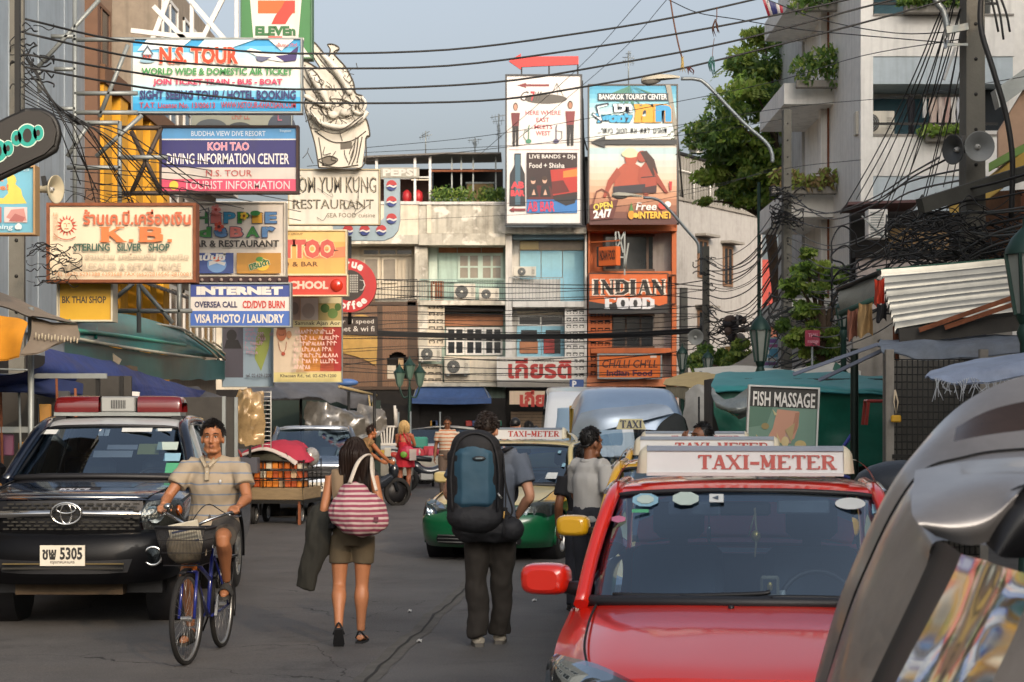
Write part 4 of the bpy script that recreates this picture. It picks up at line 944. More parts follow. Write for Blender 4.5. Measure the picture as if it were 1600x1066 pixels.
t,X,Z=sign("palm_reader_banner","tall yellow and red fortune teller banner with a smiling portrait",(428,462,534,597),31,'#d8b48a',[('p',[(468,510),(500,505),(534,500),(534,580),(475,580)],'#c98436'),('p',[(505,510),(534,505),(534,580),(500,580)],'#b04a2c'),('p',[(520,505),(534,500),(534,580),(522,580)],'#a82c26'),('r',428,582,534,597,'#d9ca8a'),('p',[(428,510),(466,508),(472,540),(462,582),(428,582)],'#d9c7ae'),('r',452,466,469,500,'#b59a8c'),('r',470,466,497,500,'#cfc0b4'),('e',482,486,10,12,'#b6a79c'),('e',460,482,7,10,'#8f7d74'),('r',498,474,534,502,'#b8a468'),('e',508,482,7,7,'#4f6f37'),('e',520,490,8,8,'#6b8a4a'),('e',528,480,5,6,'#4f6f37'),('r',498,462,534,474,'#dcd0a6'),('r',458,501,534,511,'#dccf9c'),('t',"Samnak Ajan Aor",461,502,532,510,'#3c2f28',dict(off=.01)),('e',440,521,8,12,'#b06a48'),('e',440,513,7,3,'#7d5138'),('l',[(436,522),(437,524),(443,524),(444,522)],1,'#6b3a2c'),('l',[(435,534),(438,548),(443,553),(447,545),(448,534)],.8,'#a3553c'),('e',443,553,3,3,'#b0523c'),('e',452,523,4,6,'#c08a64')]+bl+[('t',"Khaosan Rd., tel. 02-629-1200",440,585,527,591,'#4b4236',dict(off=.02))],M_STEEL,.012,.05)
bl2=sum([scrib(384,512+k*7.3,384+w,517+k*7.3,'#b48fa0',k+9)for k,w in enumerate((20,48,30,26,22,20))],[])
t,X,Z=sign("shaded_reader_banner","fortune teller banner, shade put into its bluish colours, with a black silhouette and green shape",(348,500,427,604),31.2,'#8b9fae',[('r',348,510,380,590,'#4d4a54'),('e',362,524,8,9,'#1f1d20'),('p',[(350,545),(354,531),(372,531),(378,545)],'#1f1d20'),('p',[(405,508),(424,512),(420,545),(408,580),(398,560),(400,530)],'#8d9a4c'),('e',410,528,4,6,'#7d6a50')]+bl2+[('t',"tel. 02-629-1200",385,584,425,590,'#4a4a52')],M_STEEL,.012,.05)  # banner colours darkened and blued for the shade it hangs in
# --- coffee disc
t=thing("coffee_sign","round red coffee sign with a black middle and a white cup","sign",at(546,487,33));s=33/FPX
def disc(mb,cx,cy,r,y,d,m,n=40):
 pts=[((cx+r*math.cos(2*math.pi*k/n)-546)*s,y,(487-cy-r*math.sin(2*math.pi*k/n))*s)for k in range(n)]
 mb.slab(pts[::-1],(0,d,0),m)
b=MB();disc(b,546,446,42,0,.14,ink("#b92a2c"));b.build("red_disc",t)
b=MB();disc(b,546,446,24,-.004,.003,ink("#37302b"));b.build("dark_centre",t)
b=MB()
for i in range(6):
 for j in range(8):b.box(((540+i*3.4-546)*s,-.009,(487-432-j*3.6)*s),((540+i*3.4+2.4-546)*s,-.006,(487-432-j*3.6+2.6)*s),ink("#a9a59c"))
b.tube([((562-546)*s,-.012,(487-438)*s),((568-546)*s,-.012,(487-439)*s),((570-546)*s,-.012,(487-446)*s),((567-546)*s,-.012,(487-453)*s),((562-546)*s,-.012,(487-454)*s)],.011,ink("#cfcac2"),5)
b.build("cup",t)
def arc_text(mb,txt,r,a0,a1,y,h,m,flip=False):
 for k,ch in enumerate(txt):
  a=R(a0+(a1-a0)*(k+.5)/len(txt));cx,cz=r*math.cos(a),(487-446)*s+r*math.sin(a)
  vs,fs,x0,x1,y0,y1=text_mesh(ch,.04);sc=h;rot=(a-math.pi/2)if not flip else(a+math.pi/2);out=[]
  for v in vs:
   px_,pz_=(v.x-(x0+x1)/2)*sc,(v.y-.25)*sc
   out.append((cx+px_*math.cos(rot)-pz_*math.sin(rot),y,cz+px_*math.sin(rot)+pz_*math.cos(rot)))
  mb.add(out,fs,m)
b=MB();arc_text(b,"true",33*s,122,50,-.004,.2,ink("#e6dfd8"));arc_text(b,"coffee",33*s,230,320,-.004,.19,ink("#e6dfd8"),True);b.build("lettering",t)
MB().tube([(0,.07,-.2),(0,.07,1.3)],.03,M_IRON).build("post",t)
t,X,Z=sign("wifi_plate","dark brown plate reading hi speed internet and wi fi under the coffee disc",(500,496,588,522),33.1,'#3b3029',[('t',"super hi speed",512,499,584,507.5,'#d5cec4',dict(off=.005)),('t',"internet & wi fi",506,509.5,585,518,'#d5cec4',dict(off=.005))],mat("plate_edge","#2f2722",.5),.015,.1)
# --- neon soup restaurant: board and prawn-in-pot outline figure
cream=mat("neon_back","#d6d0c2",.6,var=.08,streak=.25)
t,X,Z=sign("restaurant_sign","cream neon restaurant board reading TOM YUM KUNG, unlit tubes hanging",(452,266,592,350),34,cream,[('t',"TOM YUM KUNG",456,277,588,302,'#3f3a32',dict(off=.012)),('t',"TOM YUM KUNG",454.6,276,586.6,301,'#a89e86',dict(off=-.02)),('t',"RESTAURANT",458,312,584,327,'#3f3a32',dict(off=.012)),('t',"RESTAURANT",457,311.4,583,326.4,'#a89e86',dict(off=-.02)),('t',"SEA FOOD cuisine",511,333,586,340,'#7a6f5a',dict(off=0))],mat("neon_frame","#b7a987",.6),.02,.15)
b=MB()
for k in range(9):
 x=X(random.uniform(470,585));z=Z(random.uniform(275,345));b.tube(crv([V((x,-.03,z)),V((x+random.uniform(-.12,.12),-.06,z-random.uniform(.05,.15))),V((x+random.uniform(-.25,.25),-.03,z+random.uniform(-.1,.1)))],5),.004,M_IRON,4)
b.build("loose_wiring",t)
def crv_r2(rs,n):return[p.x for p in crv([V((r,0,0))for r in rs],n)]
t=thing("prawn_pot_sign","cream cut-out neon figure of a prawn rising from a soup pot","sign",at(525,265,33.8));s=33.8/FPX
def Q(a,c,y=0):return V(((a-525)*s,y,(265-c)*s))
sil=[(498,262),(492,225),(482,190),(476,165),(478,150),(472,128),(470,100),(476,95),(500,108),(490,90),(483,72),(490,66),(500,76),(512,90),(516,78),(512,70),(522,70),(530,76),(522,84),(540,105),(552,128),(556,146),(566,150),(571,160),(566,175),(574,190),(578,212),(572,216),(565,262)]
MB().slab([Q(*p)for p in sil],(0,.12,0),cream).build("cut_out",t)
b=MB();ol=mat("neon_line","#4a443a",.5)
def NL(pts,r=.009,y=-.012):b.tube([Q(p.x,p.y,y)for p in crv([V((a,c,0))for a,c in pts],5)],r,ol,4)
NL(sil+sil[:1],.012)
for pts in([(480,108),(500,125),(512,150),(520,160)],[(476,102),(495,115),(508,140),(512,158)],[(474,118),(488,140),(500,158)],[(492,82),(510,105),(530,130),(538,148)],[(500,80),(520,100),(540,130),(545,146)],[(512,92),(530,112),(548,140)],[(516,90),(508,96),(516,100),(522,92)],[(484,170),(500,158),(530,155),(556,165),(566,178)],[(486,180),(505,195),(535,200),(565,186)],[(492,205),(520,222),(550,220),(572,205)],[(510,160),(520,175),(535,185),(552,178),(556,166)],[(500,165),(508,180),(525,185)],[(530,165),(540,160),(550,166)],[(498,215),(505,258)],[(566,214),(558,255)],[(503,258),(530,262),(560,258)],[(556,150),(562,158),(560,168)]):NL(pts)
for k in range(34):
 a=random.uniform(480,560);c=random.uniform(100,245);NL([(a,c),(a+random.uniform(-8,8),c+random.uniform(4,14)),(a+random.uniform(-12,12),c+random.uniform(8,22))],.006,-.02)
b.build("neon_tubes",t)
b=MB();k_=mat("cream_relief","#d9d4c8",.55,var=.08,streak=.15)
b.tube(crv([Q(484,176,-.06),Q(500,192,-.1),Q(532,200,-.12),Q(562,190,-.1),Q(574,176,-.06)],6),.045,k_,8)
b.tube(crv([Q(478,104,-.03),Q(490,122,-.06),Q(505,145,-.07),Q(512,162,-.05)],6),crv_r2([.03,.07,.075,.05],6),k_,8);b.tube(crv([Q(500,82,-.03),Q(518,100,-.06),Q(536,124,-.07),Q(548,148,-.05)],6),crv_r2([.02,.06,.07,.05],6),k_,8)
b.tube(crv([Q(476,150,-.03),Q(495,160,-.06),Q(515,168,-.06)],6),.04,k_,7);b.tube(crv([Q(566,152,-.04),Q(572,164,-.08),Q(564,178,-.06),Q(552,172,-.06),Q(556,156,-.05)],5),.028,k_,7)
for a,c,r in((520,180,.1),(540,176,.1)):b.ball(Q(a,c,-.05),(r,r*.5,r*.7),k_,12,8)
for a in range(5):b.tube(crv([Q(482+a*4,112+a*9,-.11),Q(492+a*4,110+a*9,-.13)],3),.008,ol,4)
for pts in([(488,182),(505,205),(535,210),(568,186)],[(486,176),(505,199),(534,205),(570,180)],[(498,250),(515,244),(528,250),(515,258),(498,252)],[(556,215),(552,240),(545,258)],[(560,214),(557,240),(550,258)]):b.tube([Q(p.x,p.y,-.16 if p.y<212 else-.02)for p in crv([V((a,c,0))for a,c in pts],5)],.009,ol,4)
rr=random.Random(12)
for k in range(46):
 a,c=rr.uniform(484,562),rr.uniform(100,196);b.tube([Q(p.x,p.y,-.14)for p in crv([V((a,c,0)),V((a+rr.uniform(-3,8),c+rr.uniform(3,9),0)),V((a+rr.uniform(0,14),c+rr.uniform(6,16),0))],4)],.007,ol,4)
b.build("relief",t)
b=MB();n=20;b.slab([Q(515+11*math.cos(2*math.pi*i/n),251+7*math.sin(2*math.pi*i/n),-.006)for i in range(n)],(0,.004,0),ink("#6f675a"));b.slab([Q(532,224,-.006),Q(550,222,-.006),Q(550,232,-.006),Q(532,234,-.006)],(0,.004,0),ink("#5f584c"));b.build("pot_label",t)
# --- cola sign: lettered bar above, curving strip of round badges
t=thing("cola_sign","pale blue L-shaped cola sign with lettered bar and a row of red and blue globes","sign",at(610,376,37));s=37/FPX
def Q(a,c,y=0):return V(((a-610)*s,y,(376-c)*s))
path=[(600,276),(600,340),(596,344),(588,346),(520,346),(520,376),(600,376),(614,370),(622,360),(625,345),(625,276)]
MB().slab([Q(*p)for p in path],(0,.12,0),mat("ice_blue","#98abb4",.5,var=.1,streak=.25)).build("strip",t)
b=MB();b.box(Q(594,278,-.02),Q(655,262,.12),mat("zinc_letters","#a5a296",.6,.2,var=.2));b.build("letter_bar",t)
b=MB();b.text("PEPSI",Q(598,0).x,Q(0,276).z,Q(651,0).x,Q(0,264).z,-.028,ink("#d6d2c8"),.05);b.build("lettering",t)
for gx,gy in((612,290),(612,315),(612,342),(596,360),(570,360),(544,360)):
 b=MB();r=8.2
 for k,(a0,a1,c)in enumerate(((0,180,"#b5393a"),(180,360,"#2f3f7d"))):
  b.slab([Q(gx+r*math.cos(R(a0+i*18)),gy-r*math.sin(R(a0+i*18)),-.03)for i in range(11)][::-1],(0,.028,0),ink(c))
 b.slab([Q(gx-8,gy+1,-.034),Q(gx-3,gy-1,-.034),Q(gx+3,gy+1.4,-.034),Q(gx+8,gy-1,-.034),Q(gx+8,gy+2,-.034),Q(gx+3,gy+4,-.034),Q(gx-3,gy+1.5,-.034),Q(gx-8,gy+3,-.034)][::-1],(0,.003,0),ink("#d9d6cf"))
 b.build("globe_badge",t)
MB().tube([Q(585,376,.06),Q(585,330,.06)],.02,M_RUST).build("post",t)
MB().tube([Q(470,350,.1),Q(530,350,.1)],.02,M_RUST).build("post",t)
# --- the two roof billboards
AB=[('t',"HERE WHERE",821,173,876,180,'#a33a44',dict(off=.02)),('t',"EAST",838,184,858,191,'#a33a44',dict(off=.02)),('t',"MEETS",835,195,863,202,'#a33a44',dict(off=.02)),('t',"WEST",837,205,860,212,'#a33a44',dict(off=.02)),arrow(808,858,133.5,4,'#7c3034',14),('e',853,155,33,7.5,'#56514b'),('l',[(862,148),(870,130),(880,150)],1,'#77726b'),('l',[(870,130),(871,148)],.8,'#77726b'),('t',"Grill",811,143,842,158,'#4a4440',dict(off=0,shear=.3)),('t',"7",829,143,836,158,'#b5303c',dict(off=.03)),('r',795,233.5,905,234.5,'#c98d8d')]
AB+=person_print(805.5,160,229,18,'#6b2a2c','#b98a72','#2c2020')+person_print(891,157,228,20,'#7a3034','#a9775c','#241c1a')
AB+=[('l',[(826,222),(826,200),(827,196)],1.6,'#5b7d63'),('e',826,221,4.5,3.5,'#3f7f62'),('l',[(826,205),(820,204),(818,214),(822,219)],.9,'#4c6e54'),('l',[(869,222),(869,200),(870,196)],1.6,'#4f4a5b'),('e',869,221,4.5,3.5,'#4a4464'),('l',[(870,205),(878,206),(878,216),(872,221)],.9,'#3f3a3a'),('p',[(804,240),(814,240),(814,258),(820,272),(821,322),(796,322),(797,272),(804,258)],'#20242b'),('r',805,242,813,320,'#3c5c6c'),('t',"AB",798,284,819,295,'#c53a44',dict(off=.06)),('t',"BAR",798,297,820,307,'#c53a44',dict(off=.06)),arrow(796,821,328,4.5,'#7c3034',7),('r',823,239,902,333,'#2e6fae'),('r',823,239,902,312,'#2a1517'),('p',[(860,266),(902,262),(902,300),(864,306)],'#a8281f'),('p',[(880,268),(902,264),(902,276),(880,278)],'#d0762c'),('p',[(862,284),(880,282),(890,300),(862,304)],'#5c1413'),('p',[(862,310),(902,306),(898,318),(884,322),(868,314)],'#1c1a20'),('p',[(825,312),(840,290),(860,292),(865,312)],'#55171a')]
AB+=[('e',833,283,3.6,5,'#c9a08a'),('e',833,280,4.2,3.4,'#241a1c'),('p',[(826,308),(828,292),(838,292),(842,308)],'#1d181c'),('e',851,282,3.6,5,'#c9a08a'),('e',851,279,4.2,3.4,'#3a261c'),('p',[(844,308),(846,291),(857,291),(861,308)],'#1d181c'),('p',[(831,305),(834,296),(837,305)],'#c9a08a'),('p',[(849,305),(852,296),(855,305)],'#c9a08a'),('t',"LIVE BANDS + DJs",827,242,899,250,'#e0dad4',dict(off=.01)),('t',"Food + Shisha",827,255,882,263,'#e0dad4',dict(off=.01)),('t',"AB BAR",824,315,867,331,'#c23a5c',dict(off=.03))]
t,X,Z=sign("bar_billboard","tall white bar billboard on the roof with a bottle, two waiters and a hookah",(792,119,907,349),75.9,'#d5d0cc',AB,mat("billboard_edge","#3c3d3f",.5),.07,.35)
MB().slab([V((X(a),.1,Z(c)))for a,c in((795,95),(814,83),(814,88),(904,87),(904,100),(814,104),(814,108))],(0,.12,0),ink("#c8322f")).build("red_arrow",t)
for a in(815,858,903):MB().box((X(a)-.03,.12,Z(119)),(X(a)+.03,.2,Z(100)),M_IRON).build("arrow_post",t)
b=MB();b.tube([(X(910),.6,Z(349)),(X(910),.6,Z(122))],.05,M_IRON);b.tube([(X(916),.7,Z(349)),(X(911),.6,Z(150))],.04,M_IRON);b.tube([(X(911),.6,Z(205)),(X(919),.9,Z(230))],.03,M_IRON);b.build("back_braces",t)
HEB=lambda q:q[::-1]
BT=[('r',921,133+k*7,1057,140.2+k*7,c)for k,c in enumerate(("#3f93b5","#4f9fbc","#62abc4","#79b7cb","#93c4d1","#a9ced5","#bad6d8","#c7dadb","#cfdedd","#d4dedd","#d8dedb","#d8dcd8"))]
BT+=[('r',921,231+k*10,1057,241.3+k*10,c)for k,c in enumerate(("#a9c0c4","#bcc8c6","#c9c3ba","#d0beae","#d0b7a2","#cda98e","#c69b7e","#bd8c6c","#a8765a","#8f5f49","#6f4438","#542f2b"))]
for k in range(9):
 a=R(200+k*18);BT.append(('p',[(985,134),(985+34*math.cos(a),139-26*math.sin(a)*.9),(985+30*math.cos(a)+5,143-24*math.sin(a)*.9)],'#3f7a68'))
BT+=[('p',[(1040,133),(1048,133),(1057,190),(1057,225)],'#8d8a80')]
BT+=[('r',934,146,1044,158,'#22333c'),('t',"BANGKOK TOURIST CENTER",936,147.5,1042,156,'#e6e8e6',dict(off=.02))]
BT+=outline(HEB("המ"),990,163,1050,192,'#d79a2c','#1d2c40',.09,.1)+[('t',HEB("ה"),1024,165,1049,191,'#2f8fc0',dict(off=.08))]+outline(HEB("רכז"),958,163,988,176,'#dde6e8','#1d2c40',.07,.1)+outline(HEB("למטייל"),930,178,988,192,'#3aa0cc','#1d2c40',.08,.1)
BT+=[('l',[(926,178),(940,190),(932,166),(950,163)],4,'#1d2c40'),('l',[(927,179),(939,188),(934,168),(948,165)],2,'#dde6e8'),('t',HEB("דואגים לתת את הטוב ביותר...").replace(" ","  "),934,199,1042,209,'#2d3338',dict(off=.01)),arrow(922.5,1057,222.5,9.5,'#2b2f33',23)]
skin='#a34a33'
BT+=[('p',[(958,302),(962,268),(975,256),(988,254),(1002,262),(1008,300)],skin),('p',[(964,262),(950,282),(942,308),(946,310),(956,290),(970,272)],'#96412d'),('p',[(998,258),(1006,280),(1013,306),(1008,308),(996,282)],'#96412d'),('e',986,248,10,11,skin),('e',985,241,14,6,'#d9c9a0'),('e',985,237,9,5,'#d9c9a0'),('p',[(1001,300),(1000,264),(1008,254),(1018,256),(1027,280),(1025,302)],'#98402f'),('e',1003,245,8,9,'#98402f'),('p',[(1000,238),(1010,236),(1022,250),(1028,272),(1020,276),(1010,256)],'#3a201c'),('p',[(1020,262),(1034,284),(1044,302),(1040,303),(1026,286)],'#8c3a2a'),('p',[(958,292),(1008,288),(1008,302),(958,302)],'#2d2a33'),('p',[(1003,294),(1026,290),(1025,302),(1003,302)],'#3a2026'),('l',[(1002,278),(1024,276)],1.4,'#2d2226'),('p',[(1045,284),(1050,284),(1049,298),(1046,298)],'#b02f33'),('p',[(922,320),(966,312),(958,342),(922,345)],'#5d2c27'),('l',[(927,318),(932,300),(940,296),(950,302),(956,316)],2,'#6f3a2c'),('t',"OPEN",927,317,957,328,'#d6c04a',dict(off=.03,rot=.15)),('t',"24/7",927,328,956,341,'#e6e2dc',dict(off=.04,rot=.1)),('e',986,336,5,7,'#c98a2c'),('p',[(983,330),(986,316),(990,330)],'#4c7a3a'),('e',993,337,4,4,'#d8b33c'),('t',"Free",993,317,1025,329,'#e6dcd6',dict(off=.02,shear=.2)),('t',"INTERNET",997,331,1050,342,'#e0b23c',dict(off=.04)),('e',1035,322,7,6,'#c04a3c'),('e',1043,320,5,5,'#e0dcd6')]
t,X,Z=sign("tourist_billboard","big tourist centre billboard with a couple on a beach and a black arrow",(921,134,1057,346),75.9,'#c7bfb2',BT,mat("billboard_edge2","#4a4642",.5),.06,.35)
b=MB();b.tube([(X(1061),.6,Z(349)),(X(1059),.6,Z(140))],.05,M_IRON);b.tube([(X(1080),2.5,Z(349)),(X(1060),.6,Z(200))],.04,M_IRON);b.build("back_braces",t)
# --- shop signs on the far row
OR=mat("orange_sign","#c8602a",.5,var=.05,streak=.1)
wave=[(921,471),(950,476),(975,468),(1000,466),(1030,478),(1043,474),(1043,489),(921,489)]
t,X,Z=sign("indian_food_sign","big orange INDIAN FOOD board with a black wave under slab letters",(921,428,1043,489),76.6,OR,[('p',wave,'#2a2a2c'),('s',"INDIAN",923,436,1041,462,'#d8cdbf',dict(w=.5,thin=.26)),('s',"INDIAN",925,437,1039,461,'#262423',dict(w=.36,thin=.14)),('s',"FOOD",944,465,1022,483,'#d3d3d6',dict(w=.38,thin=.2))],mat("thin_dark","#33302d",.5),.03,.2)
t,X,Z=sign("chilli_sign","orange CHILLI CHILL Indian food sign in a grey frame",(936,555,1032,590),76.5,mat("orange_sign2","#cf651f",.5,var=.05),[('t',"CH/LLI CH'LL",940,562,1027,575,'#4a241a',dict(off=.02,shear=.15)),('t',"Indian Food",948,578,1019,588,'#5a1d33',dict(off=.04)),('r',1016,556,1026,559,'#d8cabb')],M_STEEL,.06,.2)
t=thing("small_indian_food_sign","small tilted orange INDIAN FOOD box sign on a bracket by the top window","sign",at(949,415,76.2),R(-38))
MB().box((-.42,0,0),(.42,.3,.75),OR).build("panel",t)
b=MB();b.text("INDIAN FOOD",-.38,.2,.38,.62,-.006,ink("#3a2620"),.04);b.build("lettering",t)
MB().box((-.52,.0,-.02),(-.42,.3,.77),MATS["thin_dark"]).build("side_cap",t)
b=MB();b.box((-.9,.1,.95),(.5,.14,1.0),M_ORANGE);b.tube([(-.3,.12,.95),(-.3,.12,.75)],.02,M_IRON,4);b.tube([(.3,.12,.95),(.3,.12,.75)],.02,M_IRON,4);b.build("bracket",t)
t=thing("steel_bracket","grey lattice bracket fixed to the top window of the orange house","bracket",at(970,400,76.2));b=MB()
for p,q in(((962,362),(962,392)),((976,362),(976,430)),((962,392),(976,362)),((976,402),(966,402)),((982,380),(976,420)),((966,362),(974,395))):
 b.bar(at(*p,76.2)-V(t.location),at(*q,76.2)-V(t.location),.06,M_STEEL)
b.build("lattice",t)
t,X,Z=sign("thai_camera_shop_sign","white Thai shop board with big red letters under the pale blue house",(778,559,896,593),76.4,'#d6cfc4',[('t',"เกียรติ",794,560,893,592,'#b0322c',dict(off=.035)),('t',"กล้องเก่า",833,559.5,865,566,'#4a4440',dict(off=0))],M_WHITEP,.04,.25)
MB().slab([(X(777),-.05,-.02),(X(897),-.05,-.02),(X(897),.2,-.3),(X(777),.2,-.3)],(0,.05,0),M_WHITEP).build("lower_lip",t)
t,X,Z=sign("lower_thai_sign","cream strip with cropped red Thai letters above the brown shutter",(796,611,884,632),76.3,'#cdb49a',[('t',"เกียรติ",812,610,884,636,'#b5372c',dict(off=.05))],None,depth=.1)
t,X,Z=sign("parking_sign","small blue parking sign with white P above the tall van",(890,593,912,608),60,'#2b4d8c',[('t',"P",894,595,901,606,'#e3e3e3',dict(off=.04))],None,depth=.03)
MB().tube([(0,.03,-at(0,608,60).z),(0,.03,.2)],.03,M_STEEL).build("post",t)
aircon(at(672,0,76.7).x,76.7,at(0,566,76.7).z,.9,.62,"square outdoor unit on the block screen of the mint house")
aircon(at(714,0,76.7).x,76.65,at(0,587,76.7).z,1.0,.68,"outdoor unit on the cream lower wall of the mint house")
aircon(at(726,0,76.9).x,76.9,at(0,470,76.9).z,.85,.68,"larger outdoor unit behind the mint balcony rail",d=.4)
aircon(at(764,0,76.9).x,76.9,at(0,470,76.9).z,.8,.5,"smaller outdoor unit behind the mint balcony rail",d=.4)
aircon(at(820,0,76.95).x,76.95,at(0,433,76.95).z,.9,.42,"outdoor unit over the white balcony wall of the pale blue house",d=.4)
# --- fish massage board on the right
t,X,Z=sign("fish_massage_sign","FISH MASSAGE board with a photo of fish nibbling a foot",(1168,606,1274,700),20.5,'#2b2b2b',[('r',1168,637,1274,700,'#67887a'),('p',[(1168,637),(1205,637),(1196,665),(1168,670)],'#507464'),('p',[(1212,640),(1246,642),(1246,665),(1240,685),(1222,692),(1205,694),(1196,690),(1206,670)],'#b98a74'),('p',[(1240,645),(1247,643),(1244,670),(1234,684)],'#a4755f'),('p',[(1228,670),(1236,692),(1222,694)],'#b0938a'),('e',1194,667,6,5,'#8a7d52'),('p',[(1180,680),(1190,692),(1183,696)],'#b3a678'),('p',[(1204,640),(1212,648),(1208,650)],'#b8b489'),('p',[(1212,676),(1220,692),(1215,694)],'#c0ae7c'),('e',1226,690,6,8,'#c2b183'),('e',1250,694,9,7,'#b7a56f'),('p',[(1225,672),(1240,660),(1236,690)],'#a5936a'),('t',"FISH MASSAGE",1173,613,1270,636,'#d8d6d2',dict(off=.02))],mat("silver_frame","#b9bbba",.4,.5),.018,.05)
t.rotation_euler=(0,R(2.5),0)
MB().box((-.3,.06,-1.5),(-.25,.1,.1),M_STEEL).build("leg",t);MB().box((.25,.06,-1.5),(.3,.1,.1),M_STEEL).build("leg",t)
t,X,Z=sign("red_notice","small red notice under the tree by the grey pole",(1258,516,1281,541),44,'#a82f4c',[('t',"THAI",1263,521,1277,527,'#dba4b0',dict(off=.02)),('t',"massage",1262,532,1279,538,'#dba4b0',dict(off=.01))],None,depth=.04)
MB().tube([(0,.05,-at(0,541,44).z),(0,.05,.1)],.025,M_STEEL).build("post",t)
t,X,Z=sign("colourful_poster","blue and purple poster board behind the lantern on the right",(1192,527,1216,575),46,'#8fa9b8',[('r',1194,530,1214,536,'#6f4a8c'),('r',1194,538,1215,543,'#8c4a7c'),('r',1193,545,1215,558,'#3f7f9c'),('e',1198,550,4,5,'#c9c3bb'),('r',1193,566,1215,571,'#5a3a6c'),('r',1196,560,1212,564,'#c9c3bb')],None,depth=.04)
MB().tube([(0,.05,-at(0,575,46).z),(0,.05,.1)],.025,M_STEEL).build("post",t)
# ================================================================ vehicles (built with the nose at local y = 0 looking down -y)
M_TYRE=mat("tyre_rubber","#1c1b1a",.85,var=.2,scale=20)
M_BLKPL=mat("black_plastic","#17171a",.5,var=.1)
M_GAP=mat("panel_gap","#0b0a0a",.9,var=0)
M_CHROME=mat("chrome","#c8c8c6",.12,1.,var=.03)
M_ALLOY=mat("alloy","#a9a9a6",.35,.8,var=.1)
M_LAMP=mat("lamp_reflector","#b9b6ae",.15,.7,var=.2,scale=20,bump=.4,bscale=40)
M_GLS=glass("car_glass","#d3e3ee",3.6,.03,1.)
M_GLSD=glass("tinted_car_glass","#8a9ba8",1.6,.03,.6)
M_LENS=glass("lamp_lens","#cfd4d6",.6,.05,.7)
M_SEAT=mat("seat_cloth","#4c5764",.9,var=.15);M_DASH=mat("dashboard","#22252a",.8,var=.1)
def wheel(t,x,y,r,w,side,hub=.62,steel=False):
 M=Matrix.Translation((x,y,r))@Matrix.Rotation(R(90)*side,4,'Y')
 o=MB().lathe([(r*hub,-w/2),(r*.9,-w/2),(r*.98,-w*.42),(r,-w*.25),(r,w*.25),(r*.98,w*.42),(r*.9,w/2),(r*hub,w/2)],M_TYRE,32,M).build("wheel",t)
 b=MB();b.lathe([(r*hub,w*.48),(r*hub*.94,w*.4),(r*hub*.9,w*.1),(.01,w*.12)],M_BLKPL if not steel else M_ALLOY,28,M)
 b.lathe([(r*hub*1.02,w*.5),(r*hub*.93,w*.51),(r*hub*.92,w*.3)],M_ALLOY,28,M)
 for k in range(6 if not steel else 0):
  a=k*math.pi/3;c=V((math.cos(a),math.sin(a),0))
  b.bar(M@(c*.03+V((0,0,w*.42))),M@(c*r*hub*.95+V((0,0,w*.44))),.07,M_ALLOY,.03,up=M.to_3x3()@V((-c.y,c.x,0)))
 b.lathe([(.001,w*.5),(.05,w*.5),(.06,w*.42)],M_ALLOY,12,M)
 b.build("rim",o);return o
def seat(t,x,y,z,w=.5):
 b=MB();b.box((x-w/2,y-.25,z),(x+w/2,y+.25,z+.16),M_SEAT,.05);b.M=Matrix.Translation((x,y+.24,z+.1))@Matrix.Rotation(R(-14),4,'X')
 b.box((-w/2,-.06,0),(w/2,.07,.56),M_SEAT,.05);b.box((-.14,-.05,.6),(.14,.05,.8),M_SEAT,.04);b.box((-.05,-.015,.5),(.05,.015,.62),M_BLKPL);b.M=None
 return b.build("seat",t)
def steer(t,x,y,z,r=.18):
 M=Matrix.Translation((x,y,z))@Matrix.Rotation(R(62),4,'X');b=MB()
 b.tube([M@V((r*math.cos(a*.2618),r*math.sin(a*.2618),0))for a in range(25)],.015,M_BLKPL,6,False)
 b.bar(M@V((-r,0,0)),M@V((r,0,0)),.03,M_BLKPL);b.bar(M@V((0,0,0)),M@V((0,0,-.3)),.05,M_BLKPL);return b.build("steering_wheel",t)
def mirror_row(pts):return[(-x,y,z)for x,y,z in pts[::-1]if x]+list(pts)
def mrow(*pts):
 p=list(pts);return[(-x,y,z)for x,y,z in p[::-1]][:-1]+p if abs(p[0][0])<1e-6 else[(-x,y,z)for x,y,z in p[::-1]]+p
